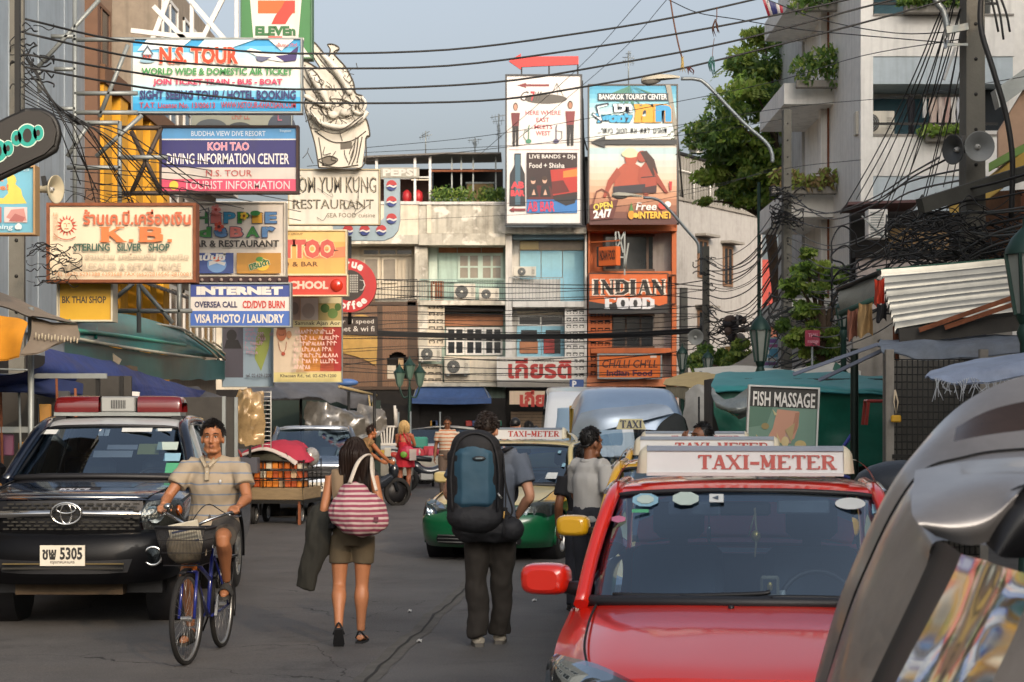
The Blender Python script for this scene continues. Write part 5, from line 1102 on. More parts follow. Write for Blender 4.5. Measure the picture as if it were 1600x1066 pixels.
def taxi_roof_sign(t,y,z,w,txt=True,frame=True):
 """Long roof box with slab letters, cream end caps and feet."""
 cm=mat("sign_cream","#c8c0aa",.45,var=.08,streak=.1);wm=mat("sign_white","#c9c9c8",.4,var=.05)
 g=MB();h=.115
 sec=[(-.05,0),(-.02,h),(.08,h+.01),(.14,0)]
 g.add([(sx*w/2,y+a,z+c)for sx in(-1,1)for a,c in sec],[(0,1,2,3),(7,6,5,4),(0,4,5,1),(1,5,6,2),(2,6,7,3),(3,7,4,0)],wm)
 o=g.build("roof_sign",t)
 f=MB();f.box((-w/2,y-.03,z+h),(w/2,y+.1,z+h+.025),mat("sign_bluegrey","#8793a3",.4,.3));f.box((-w/2,y-.06,z-.012),(w/2,y+.1,z+.006),wm)
 f.build("sign_rail",o)
 for s in(-1,1):
  b=MB();b.patch([[(s*w/2,y-.055,z),(s*w/2,y-.02,z+h+.02),(s*w/2,y+.12,z+h+.01),(s*w/2,y+.18,z)],[(s*(w/2+.035),y-.045,z),(s*(w/2+.03),y-.015,z+h),(s*(w/2+.03),y+.12,z+h-.01),(s*(w/2+.035),y+.18,z)],[(s*(w/2+.055),y-.01,z),(s*(w/2+.045),y+.01,z+h*.8),(s*(w/2+.045),y+.1,z+h*.8),(s*(w/2+.055),y+.16,z)]],3,4,cm)
  b.patch([[(s*(w/2-.0),y+.0,z-.0),(s*(w/2+.05),y+.0,z+.07),(s*(w/2+.13),y+.02,z+.02),(s*(w/2+.19),y+.04,z-.09)],[(s*w/2,y+.2,z),(s*(w/2+.05),y+.2,z+.07),(s*(w/2+.13),y+.22,z+.02),(s*(w/2+.19),y+.22,z-.09)]],3,4,cm)
  b.build("end_cap",o)
 if txt:
  l=MB();l.M=Matrix.Translation((0,y-.052,z))@Matrix.Rotation(R(-12.5),4,'X')
  slab_text(l,"TAXI-METER",-w*.24,.022,w*.46,.097,0,ink("#a8382c"),.3,.15);l.M=None;l.build("lettering",o)
 return o
WS_ROWS=[]
def sedan(name,label,loc,rz,body,low,hoodm=None,detail=False,group=None):
 hoodm=hoodm or body
 t=thing(name,label,"taxi",loc,rz,group)
 W=.85
 # hood and fender tops
 hd=MB()
 rows=[mrow((0,.14,.71),(.35,.17,.705),(.62,.27,.685),(.80,.52,.65)),mrow((0,.34,.77),(.35,.37,.77),(.64,.5,.76),(.84,.72,.69)),mrow((0,.8,.865),(.35,.82,.86),(.66,.9,.845),(.85,1.05,.77)),mrow((0,1.22,.922),(.35,1.26,.917),(.68,1.42,.9),(.83,1.55,.87))]
 hd.patch(rows,7,7,hoodm);hd.build("hood",t)
 g=MB()
 for s in(-1,1):
  g.tube(crv([V((s*.655,.36,.745)),V((s*.69,.62,.797)),V((s*.70,.98,.862)),V((s*.70,1.4,.902))],6),.006,M_GAP,5)
 g.tube(crv([V((-.7,1.44,.908)),V((-.36,1.3,.925)),V((0,1.25,.932)),V((.36,1.3,.925)),V((.7,1.44,.908))],4),.012,M_GAP,5)
 g.build("panel_gaps",t)
 # front fascia
 f=MB()
 f.patch([mrow((0,.12,.2),(.5,.18,.2),(.74,.4,.2),(.82,.62,.2)),mrow((0,.0,.3),(.5,.07,.3),(.76,.28,.3),(.845,.6,.3)),mrow((0,-.02,.46),(.5,.05,.46),(.77,.25,.46),(.85,.6,.46)),mrow((0,.02,.58),(.5,.08,.58),(.76,.27,.57),(.85,.6,.56)),mrow((0,.14,.73),(.35,.17,.725),(.68,.32,.69),(.82,.55,.655))],6,7,low)
 f.build("front_bumper",t)
 b=MB();b.patch([mrow((0,-.005,.245),(.3,.02,.245),(.52,.09,.25)),mrow((0,-.022,.3),(.3,.005,.3),(.54,.075,.31)),mrow((0,-.03,.36),(.3,-.002,.36),(.5,.055,.36))],3,4,M_BLKPL)
 for k in range(3):b.tube([V((x,(.055*(x/.5)**2)-.038,.27+k*.04))for x in(-.5,-.25,0,.25,.5)],.008,M_ALLOY,4)
 b.build("lower_intake",t)
 b=MB();b.patch([mrow((0,.0,.575),(.3,.035,.575),(.42,.07,.6)),mrow((0,.07,.675),(.3,.1,.67),(.4,.13,.665))],3,4,M_BLKPL)
 for k in range(3):b.tube([V((x,.0+.03*k+.06*(x/.35)**2-.012,.6+k*.028))for x in(-.36,-.18,0,.18,.36)],.007,M_CHROME,4)
 b.build("grille",t)
 for s in(-1,1):
  h=MB();h.patch([[(s*.44,.095,.575),(s*.6,.15,.565),(s*.78,.33,.575),(s*.845,.58,.63)],[(s*.42,.12,.64),(s*.6,.2,.68),(s*.77,.4,.70),(s*.842,.66,.71)],[(s*.45,.16,.70),(s*.6,.27,.745),(s*.73,.42,.755),(s*.80,.62,.745)]],5,5,M_LAMP)
  o=h.build("headlight",t)
  h=MB();h.patch([[(s*.43,.075,.575),(s*.6,.13,.56),(s*.79,.31,.57),(s*.86,.58,.625)],[(s*.41,.105,.64),(s*.6,.18,.69),(s*.78,.38,.715),(s*.855,.66,.72)],[(s*.44,.15,.71),(s*.6,.26,.765),(s*.74,.42,.775),(s*.815,.64,.762)]],5,5,M_LENS);h.build("lens",o)
  h=MB();M=Matrix.Translation((s*.62,.2,.64))@Matrix.Rotation(R(75),4,'X')
  h.lathe([(.075,.03),(.06,0),(.02,-.02)],M_CHROME,16,M);h.build("lamp_bowl",o)
  # sides with wheel arches
  def skip(c):return(min((c.y-.88)**2,(c.y-3.5)**2)+(c.z-.31)**2)<.345**2
  sd=MB()
  ys=(.6,.88,1.55,2.2,3.0,3.7,4.25)
  bl=(.66,.75,.88,.915,.935,.95,.93)
  sd.patch([[(s*.80,y,.2)for y in ys],[(s*.835,y,.36)for y in ys],[(s*(.85-(.03 if y>4 else 0)),y,.56)for y in ys],[(s*(.842-(.05 if y>4 else 0)),y,.2+(b_-.2)*.85)for y,b_ in zip(ys,bl)],[(s*(.815-(.06 if y>4 else 0)),y,b_)for y,b_ in zip(ys,bl)]],9,16,low,skip)
  sd.build("side_panel",t)
  up=MB();up.patch([[(s*.815,y,b_)for y,b_ in zip(ys[2:],bl[2:])],[(s*.765,y,b_+.045)for y,b_ in zip(ys[2:],(.9,.925,.945,.965,.95))],[(s*.74,y,b_+.05)for y,b_ in zip(ys[2:],(.9,.925,.945,.965,.95))]],3,6,body);up.build("shoulder",t)
  ar=MB()
  for yc in(.88,3.5):
   ar.tube([V((s*.835,yc+.345*math.cos(a),.31+.345*math.sin(a)))for a in[math.pi*(k/16*1.16-.08)for k in range(17)]],.014,low,6)
   ar.lathe([(.345,-.3),(.345,.03)],M_BLKPL,24,Matrix.Translation((s*.8,yc,.31))@Matrix.Rotation(R(90)*s,4,'Y'))
   ar.lathe([(.345,-.3),(.001,-.3)],M_BLKPL,24,Matrix.Translation((s*.8,yc,.31))@Matrix.Rotation(R(90)*s,4,'Y'))
  ar.build("wheel_arch",t)
  wheel(t,s*.74,.88,.31,.2,s,steel=not detail);wheel(t,s*.74,3.5,.31,.2,s,steel=not detail)
  # side glass and pillars
  gl=MB();gl.patch([[(s*.745,1.5,.955),(s*.755,2.2,.97),(s*.75,3.0,.985),(s*.70,3.75,1.02)],[(s*.72,1.78,1.2),(s*.715,2.25,1.22),(s*.71,3.0,1.22),(s*.68,3.5,1.2)],[(s*.655,2.02,1.39),(s*.65,2.4,1.415),(s*.65,3.0,1.41),(s*.64,3.25,1.385)]],5,5,M_GLSD);gl.build("side_window",t)
  pl=MB();pl.tube(crv([V((s*.775,1.42,.9)),V((s*.735,1.7,1.14)),V((s*.665,2.0,1.39)),V((s*.645,2.5,1.43)),V((s*.645,3.1,1.41)),V((s*.69,3.6,1.2)),V((s*.72,3.95,1.0))],6),[.036]*37,body,8);pl.build("pillar_and_rail",t)
  pb=MB();pb.bar((s*.765,2.42,.96),(s*.665,2.46,1.41),.09,M_BLKPL,.03);pb.bar((s*.77,3.3,.98),(s*.67,3.28,1.38),.06,M_BLKPL,.03);pb.tube(crv([V((s*.765,1.47,.955)),V((s*.778,2.2,.968)),V((s*.775,3.0,.985)),V((s*.72,3.8,1.02))],5),.014,M_CHROME,5);pb.tube(crv([V((s*.7,2.02,1.415)),V((s*.69,2.5,1.445)),V((s*.69,3.1,1.425))],5),.014,M_CHROME,5);pb.build("window_trim",t)
  dr=MB();dr.tube([V((s*.856,1.58,.3)),V((s*.862,1.58,.6)),V((s*.832,1.56,.89))],.004,M_GAP,4);dr.tube([V((s*.856,2.5,.3)),V((s*.862,2.5,.6)),V((s*.828,2.5,.91))],.004,M_GAP,4)
  dr.box((s*.85-.02,2.2,.76),(s*.85+.02,2.42,.79),body,.008);dr.build("door_seams",t)
  # mirror
  mm=MB();M=Matrix.Translation((s*.97,1.66,1.0));mm.M=M@Matrix.Rotation(R(8)*s,4,'Z')
  pr=[(-.122,0,0)]
  rows=[]
  for y_,k in((-.075,.62),(-.06,.86),(-.02,.99),(.05,1.0),(.07,.95)):
   rows.append([(.122*k*(abs(math.cos(a))**.55)*math.copysign(1,math.cos(a)),y_,.078*k*(abs(math.sin(a))**.6)*math.copysign(1,math.sin(a)))for a in[2*math.pi*j/20 for j in range(21)]])
  mm.patch(rows,2,1,body);mm.add(rows[0][:-1],[list(range(20))],body,True);mm.add(rows[-1][:-1],[list(range(20))[::-1]],M_CHROME);mm.M=None
  o=mm.build("wing_mirror",t)
  MB().tube([(s*.74,1.62,.955),(s*.80,1.64,.955),(s*.88,1.66,.96)],[.045,.04,.03],M_BLKPL,8).build("mirror_stalk",o)
  # roof, windscreens, boot
 ro=MB();ro.patch([mrow((0,1.9,1.425),(.3,1.94,1.42),(.53,2.0,1.405),(.665,2.06,1.385)),mrow((0,2.1,1.465),(.3,2.12,1.462),(.53,2.16,1.45),(.69,2.2,1.42)),mrow((0,2.6,1.485),(.3,2.6,1.48),(.53,2.6,1.468),(.69,2.6,1.43)),mrow((0,3.1,1.46),(.3,3.1,1.455),(.53,3.08,1.44),(.68,3.06,1.41)),mrow((0,3.3,1.43),(.3,3.28,1.425),(.5,3.24,1.41),(.6,3.2,1.385))],5,4,body);ro.build("roof",t)
 ws=MB();wr=[mrow((0,1.25,.922),(.36,1.3,.917),(.62,1.4,.907),(.77,1.5,.9)),mrow((0,1.6,1.21),(.34,1.64,1.205),(.6,1.72,1.19),(.725,1.8,1.17)),mrow((0,1.91,1.425),(.3,1.95,1.42),(.55,2.0,1.405),(.675,2.05,1.385))]
 WS_ROWS[:]=wr
 ws.patch(wr,7,5,M_GLS);wso=ws.build("windscreen",t)
 fr=MB();e=[V(r[-1])for r in wr];e2=[V(r[0])for r in wr];top=[V(p)for p in wr[2]];bot=[V(p)for p in wr[0]]
 for q in(e,e2,top):fr.tube(crv([v+V((0,-.006,.004))for v in q],5),.013,M_BLKPL,5)
 fr.tube(crv([v+V((0,-.012,.012))for v in bot],5),.03,M_BLKPL,6);fr.build("rubber_seal",wso)
 rw=MB();rw.patch([mrow((0,3.32,1.43),(.3,3.3,1.42),(.57,3.24,1.39)),mrow((0,3.95,1.04),(.36,3.93,1.035),(.66,3.85,1.01))],5,4,M_GLS);rw.build("rear_window",t)
 tr=MB();tr.patch([mrow((0,3.92,1.04),(.4,3.9,1.035),(.68,3.8,1.01),(.8,3.7,.95)),mrow((0,4.3,1.03),(.4,4.28,1.02),(.66,4.24,.99),(.77,4.2,.93)),mrow((0,4.45,.9),(.4,4.42,.9),(.68,4.36,.88),(.76,4.28,.8)),mrow((0,4.52,.5),(.4,4.5,.5),(.7,4.42,.5),(.8,4.25,.5)),mrow((0,4.45,.25),(.4,4.43,.25),(.7,4.36,.25),(.78,4.2,.25))],5,4,low);tr.build("boot",t)
 fl=MB();fl.box((-.78,.75,.2),(.78,4.3,.26),M_BLKPL);fl.box((-.7,.3,.22),(.7,1.2,.6),M_BLKPL);fl.build("floor_pan",t)
 ds=MB();ds.patch([mrow((0,1.3,.88),(.4,1.35,.88),(.7,1.5,.87)),mrow((0,1.6,.915),(.4,1.65,.91),(.7,1.75,.89)),mrow((0,1.85,.87),(.4,1.85,.87),(.72,1.85,.86)),mrow((0,1.88,.6),(.4,1.88,.6),(.72,1.88,.6))],3,3,M_DASH);ds.build("dashboard",t)
 seat(t,-.36,2.45,.45);seat(t,.36,2.45,.45);b=MB();b.box((-.62,3.1,.45),(.62,3.5,.62),M_SEAT,.04);b.M=Matrix.Translation((0,3.5,.55))@Matrix.Rotation(R(-18),4,'X');b.box((-.64,-.05,0),(.64,.08,.5),mat("rear_seat_lit","#8d949b",.9),.05);b.build("rear_seat",t)  # rear seat back lightened in colour to suggest light from the rear window
 steer(t,.36,1.98,.86);MB().patch([mrow((0,3.55,1.0),(.62,3.5,1.0)),mrow((0,3.95,1.02),(.62,3.85,1.0))],2,2,body).build("parcel_shelf",t)
 MB().patch([mrow((0,2.0,1.42),(.5,2.05,1.38)),mrow((0,2.6,1.46),(.55,2.6,1.41)),mrow((0,3.25,1.41),(.5,3.2,1.37))],3,3,mat("headliner","#b3b0a8",.9)).build("headliner",t)
 b=MB();b.M=Matrix.Translation((0,1.98,1.335));b.box((-.13,-.015,-.035),(.13,.015,.035),M_BLKPL,.012);b.build("inside_mirror",t)
 taxi_roof_sign(t,2.22,1.505,1.0)
 return t
RED=mat("taxi_red","#cf2210",.28,var=.05,scale=1.5,coat=1.);YEL=mat("taxi_yellow","#d3a018",.3,var=.05,coat=.9);GRN=mat("taxi_green","#0d5a36",.3,var=.06,coat=.9);CRM=mat("taxi_cream","#cbb982",.35,var=.05,coat=.7)
def shift(pxy,Y,rz,local):
 c,s=math.cos(rz),math.sin(rz);x=(pxy-800)/FPX*Y
 return V((x-(local[0]*c-local[1]*s),Y-(local[0]*s+local[1]*c),0))
GT="taxis queueing in the street"
rz=-R(7)
red=sedan("taxi","glossy red taxi with a white TAXI-METER roof sign nearest the camera",shift(1163,8.9,rz,(0,1.25)),rz,RED,RED,detail=True,group=GT)
# red taxi's own details
d=MB()
d.tube(crv([V((-.62,1.4,.95)),V((-.3,1.33,.955)),V((.05,1.3,.97)),V((.12,1.3,.98))],5),.012,M_BLKPL,5);d.tube(crv([V((.02,1.24,.94)),V((.1,1.27,.955)),V((.3,1.32,.955)),V((.62,1.42,.94))],5),.012,M_BLKPL,5)
d.tube([V((-.3,1.3,.945)),V((.0,1.24,.94)),V((.13,1.25,.95))],.018,M_BLKPL,5);d.tube([V((.28,1.28,.935)),V((.5,1.34,.93))],.014,M_BLKPL,5);d.build("wipers",red)
MB().lathe([(.014,0),(.014,.012),(.006,.016)],M_BLKPL,8,Matrix.Translation((-.06,1.17,.914))).build("washer_nozzle",red)
def on_ws(x,u):
 col=[]
 for r in WS_ROWS:
  d=crv([V(p)for p in r],20);xx=x*r[-1][0]/WS_ROWS[0][-1][0];col.append(min(d,key=lambda p:abs(p.x-xx)))
 q=crv(col,20);return q[min(40,int(u*40))]+V((0,-.008,.006))
def sticker(x,u,rx,rz_,m,n=8,parent=red,off=0.):
 c=on_ws(x,u);ux=V((1,.1*(1 if x>0 else-1),0)).normalized();uz=V((0,.8,.6)).normalized()
 nn=ux.cross(uz)
 MB().slab([c+V((0,-.004-off,.004+off))+ux*rx*math.cos(2*math.pi*(k+.5)/n)+uz*rz_*math.sin(2*math.pi*(k+.5)/n)for k in range(n)],V((0,-.001,.001)),m).build("sticker",parent)
st_pale=mat("sticker_pale","#a9b8b0",.5);st_blue=mat("sticker_blue","#7fa6b8",.5);st_green=mat("sticker_green","#4d9a72",.5);st_wh=mat("sticker_white","#c3c6c4",.5)
sticker(-.56,.9,.07,.055,st_blue);sticker(-.56,.9,.045,.035,st_pale,8,red,.003);sticker(-.57,.79,.06,.018,st_green,4);sticker(-.33,.9,.07,.055,st_pale);sticker(-.15,.92,.05,.045,st_wh,4);sticker(-.15,.92,.02,.02,mat("sticker_ink","#4a5560",.5),3,red,.003)
sticker(-.68,.72,.04,.028,mat("sticker_pink","#b06a86",.5),6);sticker(.58,.88,.075,.045,st_wh,20);sticker(.73,.86,.04,.05,st_blue,4)
b=MB();b.tube([(.05,1.96,1.34),(.06,1.93,1.2),(.05,1.9,1.1)],.006,mat("charm_cord","#8a7a5a",.8),5);b.tube([(.05,1.95,1.31),(.02,1.94,1.2)],.004,MATS["charm_cord"],4);b.ball((.055,1.93,1.2),(.025,.02,.03),mat("charm_gold","#a98f4a",.3,.6));b.ball((-.18,2.1,1.2),(.012,.012,.05),M_CHROME);b.tube([(-.18,2.1,1.2),(-.18,2.1,1.34)],.003,M_CHROME,4);b.build("hanging_charm",red)
b=MB();b.M=Matrix.Translation((.12,1.5,.91));b.box((-.045,-.012,.03),(.045,.012,.13),mat("amulet_case","#8f8a78",.3,.3),.01);b.box((-.032,-.016,.045),(.032,-.011,.115),M_DASH);b.ball((0,-.02,.08),(.014,.006,.022),MATS["charm_gold"]);b.box((-.055,-.02,0),(.055,.03,.025),mat("amulet_base","#a9aca8",.4));b.tube([(.06,0,.0),(.06,0,.06)],.014,MATS["amulet_base"],8);b.build("dashboard_amulet",red)
b=MB();b.box((-.38,1.95,1.3),(-.12,1.97,1.37),mat("sun_visor","#6f7a83",.8),.01);b.box((.16,1.97,1.31),(.42,1.99,1.38),MATS["sun_visor"],.01);b.build("sun_visors",red)
rzB=-R(6)
tB=sedan("taxi","yellow and green taxi close behind the red one, only mirror and roof showing",shift(1104,13.9,rzB,(0,1.66)),rzB,YEL,GRN,CRM,group=GT)
rzC=-R(4)
tC=sedan("taxi","yellow and green taxi third in the queue behind the grey shirted man",shift(1088,18.9,rzC,(0,1.66)),rzC,YEL,GRN,CRM,group=GT)
rzG=-R(16)
tG=sedan("taxi","green and cream taxi facing the camera in the middle of the road",shift(745,23.2,rzG,(0,.0)),rzG,CRM,GRN,CRM,group=GT)
# yellow flash along the green taxi's fender
for s in(-1,1):
 MB().patch([[(s*.83,.6,.69),(s*.853,.9,.735),(s*.855,1.3,.78),(s*.84,1.7,.87)],[(s*.81,.62,.72),(s*.815,.9,.79),(s*.80,1.2,.85),(s*.835,1.7,.90)],[(s*.7,.52,.745),(s*.7,.85,.84),(s*.7,1.2,.89),(s*.82,1.7,.91)]],3,5,YEL).build("yellow_flash",tG)
sticker_=lambda x,u,a,c,m,n=4:sticker(x,u,a,c,m,n,tG)
sticker_(.55,.2,.1,.09,st_wh);sticker_(.68,.45,.03,.05,st_blue);sticker_(.6,.8,.03,.04,st_blue);sticker_(-.5,.25,.02,.02,st_wh)
MB().tube(crv([V((-.6,1.4,.945)),V((-.1,1.26,.945)),V((.6,1.42,.945))],5),.014,M_BLKPL,5).build("wipers",tG)
# ---- police pickup on the left
def pickup():
 rz=R(.8)
 NAVY=mat("police_navy","#0b1322",.2,var=.06,coat=1.,spec=.4);SIL=mat("roof_silver","#b9bcbd",.35,.3,var=.05);DK=mat("bumper_black","#0b0b0d",.35,var=.15,coat=.1,spec=.12)
 t=thing("police_pickup","dark police pickup truck with a red and silver light bar on its roof","pickup truck",shift(103,16.0,rz,(0,0)),rz)
 W=.9
 MB().patch([mrow((0,.12,1.10),(.4,.15,1.095),(.66,.24,1.085),(.84,.42,1.05)),mrow((0,.3,1.155),(.4,.32,1.15),(.68,.42,1.14),(.87,.6,1.08)),mrow((0,.8,1.20),(.4,.82,1.20),(.7,.88,1.19),(.88,1.0,1.12)),mrow((0,1.22,1.235),(.4,1.26,1.23),(.72,1.36,1.215),(.87,1.5,1.15))],6,6,NAVY).build("hood",t)
 b=MB()
 for s in(-1,1):b.tube(crv([V((s*.64,.27,1.115)),V((s*.72,.6,1.165)),V((s*.75,1.0,1.195)),V((s*.76,1.35,1.215))],5),.006,M_GAP,5)
 b.tube(crv([V((-.64,.26,1.108)),V((0,.12,1.118)),V((.64,.26,1.108))],6),.007,M_CHROME,5)
 b.patch([mrow((0,.6,1.188),(.45,.62,1.184)),mrow((0,1.0,1.222),(.5,1.03,1.217))],3,4,NAVY);b.build("hood_seams",t)
 b=MB();b.patch([mrow((0,.1,.82),(.4,.14,.82),(.62,.22,.82)),mrow((0,.08,.95),(.4,.12,.95),(.62,.2,.95)),mrow((0,.12,1.09),(.4,.15,1.085),(.6,.22,1.08))],4,5,M_BLKPL)
 for k in range(8):
  for j in range(-7,8):b.cbox((j*.075+(.037 if k%2 else 0),.085+.12*(j*.075)**2,.85+k*.03),(.052,.012,.014),mat("grille_mesh","#2c2a24",.5,.3))
 g=b.build("grille",t)
 b=MB()
 for s in(-1,1):b.patch([[(s*.13,.045,.955),(s*.35,.06,.95),(s*.6,.13,.945)],[(s*.13,.03,.985),(s*.35,.045,.98),(s*.6,.12,.975)],[(s*.13,.045,1.01),(s*.35,.06,1.005),(s*.6,.135,1.0)]],3,4,M_CHROME)
 b.build("chrome_bar",g)
 b=MB();b.M=Matrix.Translation((0,.02,.985))@Matrix.Rotation(R(90),4,'X')
 def ell(rx,ry,r,cy=0):b.tube([V((rx*math.cos(a*.2618),cy+ry*math.sin(a*.2618),.012))for a in range(25)],r,M_CHROME,6,False)
 ell(.125,.09,.012);ell(.045,.085,.009);ell(.08,.038,.009,.04);b.M=None;b.build("emblem",g)
 MB().patch([mrow((0,-.05,.40),(.5,-.0,.40),(.78,.14,.42),(.9,.42,.46)),mrow((0,-.10,.5),(.5,-.05,.5),(.8,.1,.5),(.915,.42,.52)),mrow((0,-.10,.68),(.5,-.05,.68),(.8,.1,.68),(.92,.42,.68)),mrow((0,-.04,.8),(.5,.0,.8),(.8,.15,.8),(.915,.42,.8)),mrow((0,.06,.845),(.5,.1,.845),(.8,.22,.84),(.9,.42,.84))],5,6,DK).build("front_bumper",t)
 b=MB();b.patch([mrow((0,-.108,.49),(.3,-.09,.49),(.52,-.05,.5)),mrow((0,-.113,.6),(.3,-.096,.6),(.56,-.05,.61))],3,4,M_BLKPL);b.box((-.5,-.12,.53),(.5,-.09,.545),MATS["grille_mesh"]);b.box((-.5,-.12,.57),(.5,-.09,.58),mat("dull_brass","#6e5f3c",.4,.5));b.build("intake",t)
 b=MB();b.box((-.45,.12,.3),(.45,.5,.4),mat("dusty_underbody","#4a3d2d",.9,var=.3));b.box((-.75,.3,.3),(.75,.8,.42),M_BLKPL);b.build("skid_plate",t)
 b=MB();b.box((-.185,-.135,.56),(.185,-.12,.73),mat("plate_white","#d6cfbe",.5,var=.05));o=b.build("number_plate",t)
 b=MB();b.text("ชพ 5305",-.165,.61,.165,.715,-.138,ink("#23211f"),.035);b.text("กรุงเทพมหานคร",-.1,.572,.1,.6,-.138,ink("#23211f"),.01);b.build("lettering",o)
 for s in(-1,1):
  b=MB();b.patch([[(s*.62,.16,.83),(s*.76,.25,.85),(s*.9,.45,.92)],[(s*.60,.16,.96),(s*.76,.26,1.0),(s*.895,.5,1.03)],[(s*.64,.22,1.07),(s*.76,.32,1.09),(s*.86,.52,1.085)]],5,5,M_LAMP);o=b.build("headlight",t)
  b=MB();b.patch([[(s*.61,.13,.825),(s*.77,.22,.84),(s*.915,.45,.91)],[(s*.59,.13,.96),(s*.77,.23,1.0),(s*.91,.5,1.035)],[(s*.63,.2,1.08),(s*.76,.3,1.1),(s*.875,.53,1.095)]],5,5,M_LENS);b.build("lens",o)
  b=MB();b.lathe([(.08,.03),(.05,0),(.02,-.02)],M_CHROME,14,Matrix.Translation((s*.71,.21,.97))@Matrix.Rotation(R(80),4,'X'));b.ball((s*.865,.44,.99),(.035,.05,.05),mat("amber_lamp","#a8541c",.2));b.build("lamp_bowl",o)
  b=MB();M=Matrix.Translation((s*.72,.03,.63))@Matrix.Rotation(R(90),4,'X');b.lathe([(.085,.02),(.07,.03),(.065,0),(.01,-.02)],M_CHROME,18,M);b.lathe([(.065,.022),(.001,.03)],M_LENS,16,M);b.build("fog_lamp",t)
  def skip(c):return(min((c.y-.95)**2,(c.y-4.03)**2)+(c.z-.38)**2)<.43**2
  ys=(.42,.95,1.5,2.3,3.3,4.0,5.1)
  b=MB();b.patch([[(s*.85,y,.4)for y in ys],[(s*.905,y,.6)for y in ys],[(s*.91,y,.85)for y in ys],[(s*.89,y,z)for y,z in zip(ys,(1.0,1.06,1.1,1.12,1.13,1.12,1.12))],[(s*.865,y,z)for y,z in zip(ys,(1.05,1.11,1.15,1.17,1.18,1.17,1.17))]],8,14,NAVY,skip);b.build("side_panel",t)
  b=MB()
  for yc in(.95,4.03):
   b.tube([V((s*.905,yc+.43*math.cos(a),.38+.43*math.sin(a)))for a in[math.pi*(k/16*1.1-.05)for k in range(17)]],.025,DK,6)
   b.lathe([(.43,-.3),(.43,.02)],M_BLKPL,20,Matrix.Translation((s*.87,yc,.38))@Matrix.Rotation(R(90)*s,4,'Y'));b.lathe([(.43,-.3),(.001,-.3)],M_BLKPL,20,Matrix.Translation((s*.87,yc,.38))@Matrix.Rotation(R(90)*s,4,'Y'))
  b.build("wheel_arch",t);wheel(t,s*.79,.95,.38,.25,s);wheel(t,s*.79,4.03,.38,.25,s)
  b=MB();b.patch([[(s*.80,1.45,1.22),(s*.81,2.2,1.2),(s*.80,3.3,1.2)],[(s*.73,1.75,1.45),(s*.735,2.3,1.46),(s*.73,3.25,1.46)],[(s*.63,2.05,1.67),(s*.635,2.4,1.7),(s*.63,3.15,1.7)]],4,5,M_GLSD);b.build("side_window",t)
  b=MB();b.tube(crv([V((s*.84,1.36,1.2)),V((s*.76,1.68,1.45)),V((s*.66,2.02,1.69)),V((s*.63,2.5,1.75)),V((s*.63,3.2,1.74))],5),.055,NAVY,8);b.build("pillar_and_rail",t)
  b=MB();b.tube(crv([V((s*.815,1.5,1.22)),V((s*.75,1.8,1.47)),V((s*.66,2.1,1.68)),V((s*.655,2.45,1.71)),V((s*.66,3.1,1.7)),V((s*.75,3.3,1.45)),V((s*.815,3.32,1.2))],5),.018,SIL,6);b.bar((s*.82,2.35,1.2),(s*.655,2.42,1.7),.07,SIL,.03);b.build("window_trim",t)
  b=MB();b.M=Matrix.Translation((s*1.0,1.66,1.27));b.box((-.09,-.05,-.09),(.09,.05,.1),DK,.04);b.M=None;o=b.build("wing_mirror",t);MB().tube([(s*.84,1.6,1.2),(s*.95,1.65,1.25)],.03,DK,6).build("mirror_stalk",o)
 MB().patch([mrow((0,1.93,1.705),(.35,1.97,1.70),(.55,2.03,1.69),(.66,2.1,1.66)),mrow((0,2.12,1.765),(.35,2.14,1.76),(.56,2.18,1.75),(.68,2.22,1.71)),mrow((0,2.7,1.80),(.35,2.7,1.795),(.56,2.7,1.78),(.68,2.7,1.73)),mrow((0,3.3,1.76),(.35,3.3,1.755),(.56,3.3,1.74),(.66,3.3,1.70))],5,4,SIL).build("roof",t)
 wr=[mrow((0,1.28,1.245),(.4,1.32,1.24),(.66,1.4,1.23),(.8,1.48,1.22)),mrow((0,1.62,1.49),(.38,1.66,1.485),(.6,1.74,1.475),(.71,1.82,1.46)),mrow((0,1.94,1.705),(.35,1.98,1.70),(.54,2.04,1.69),(.645,2.1,1.665))]
 o=MB().patch(wr,6,5,M_GLS).build("windscreen",t)
 b=MB()
 for q in([r[-1]for r in wr],[r[0]for r in wr],wr[2]):b.tube(crv([V(p)+V((0,-.006,.004))for p in q],5),.014,M_BLKPL,5)
 b.tube(crv([V(p)+V((0,-.01,.012))for p in wr[0]],5),.03,M_BLKPL,6);b.build("rubber_seal",o)
 def stk(x,u,w,h,m,n_="sticker",txt=None,tm=None):
  y=1.28+.2*(x/.8)**2+u*.66;z=1.245+u*.46;x*=1-.18*u
  g=MB();g.M=Matrix.Translation((x,y-.02,z+.01))@Matrix.Rotation(R(-54),4,'X');g.box((-w/2,-.002,-h/2),(w/2,0,h/2),m);q=g.build(n_,o)
  if txt:l=MB();l.M=g.M;l.text(txt,-w*.4,-h*.35,w*.4,h*.35,-.004,tm or ink("#2a2a30"),.03);l.build("lettering",q)if False else None
  return q
 stk(.3,.9,.28,.06,st_wh);stk(.58,.9,.15,.04,st_wh);stk(.62,.58,.19,.12,st_pale);stk(.66,.36,.15,.12,st_blue);stk(.68,.15,.17,.15,st_green);stk(-.66,.86,.14,.07,st_wh)
 b=MB();b.M=Matrix.Translation((-.05,1.86,1.64))@Matrix.Rotation(R(-54),4,'X');b.text("II",-.05,-.05,.05,.05,-.006,ink("#d5d5d5"),.06);b.build("sticker",o)
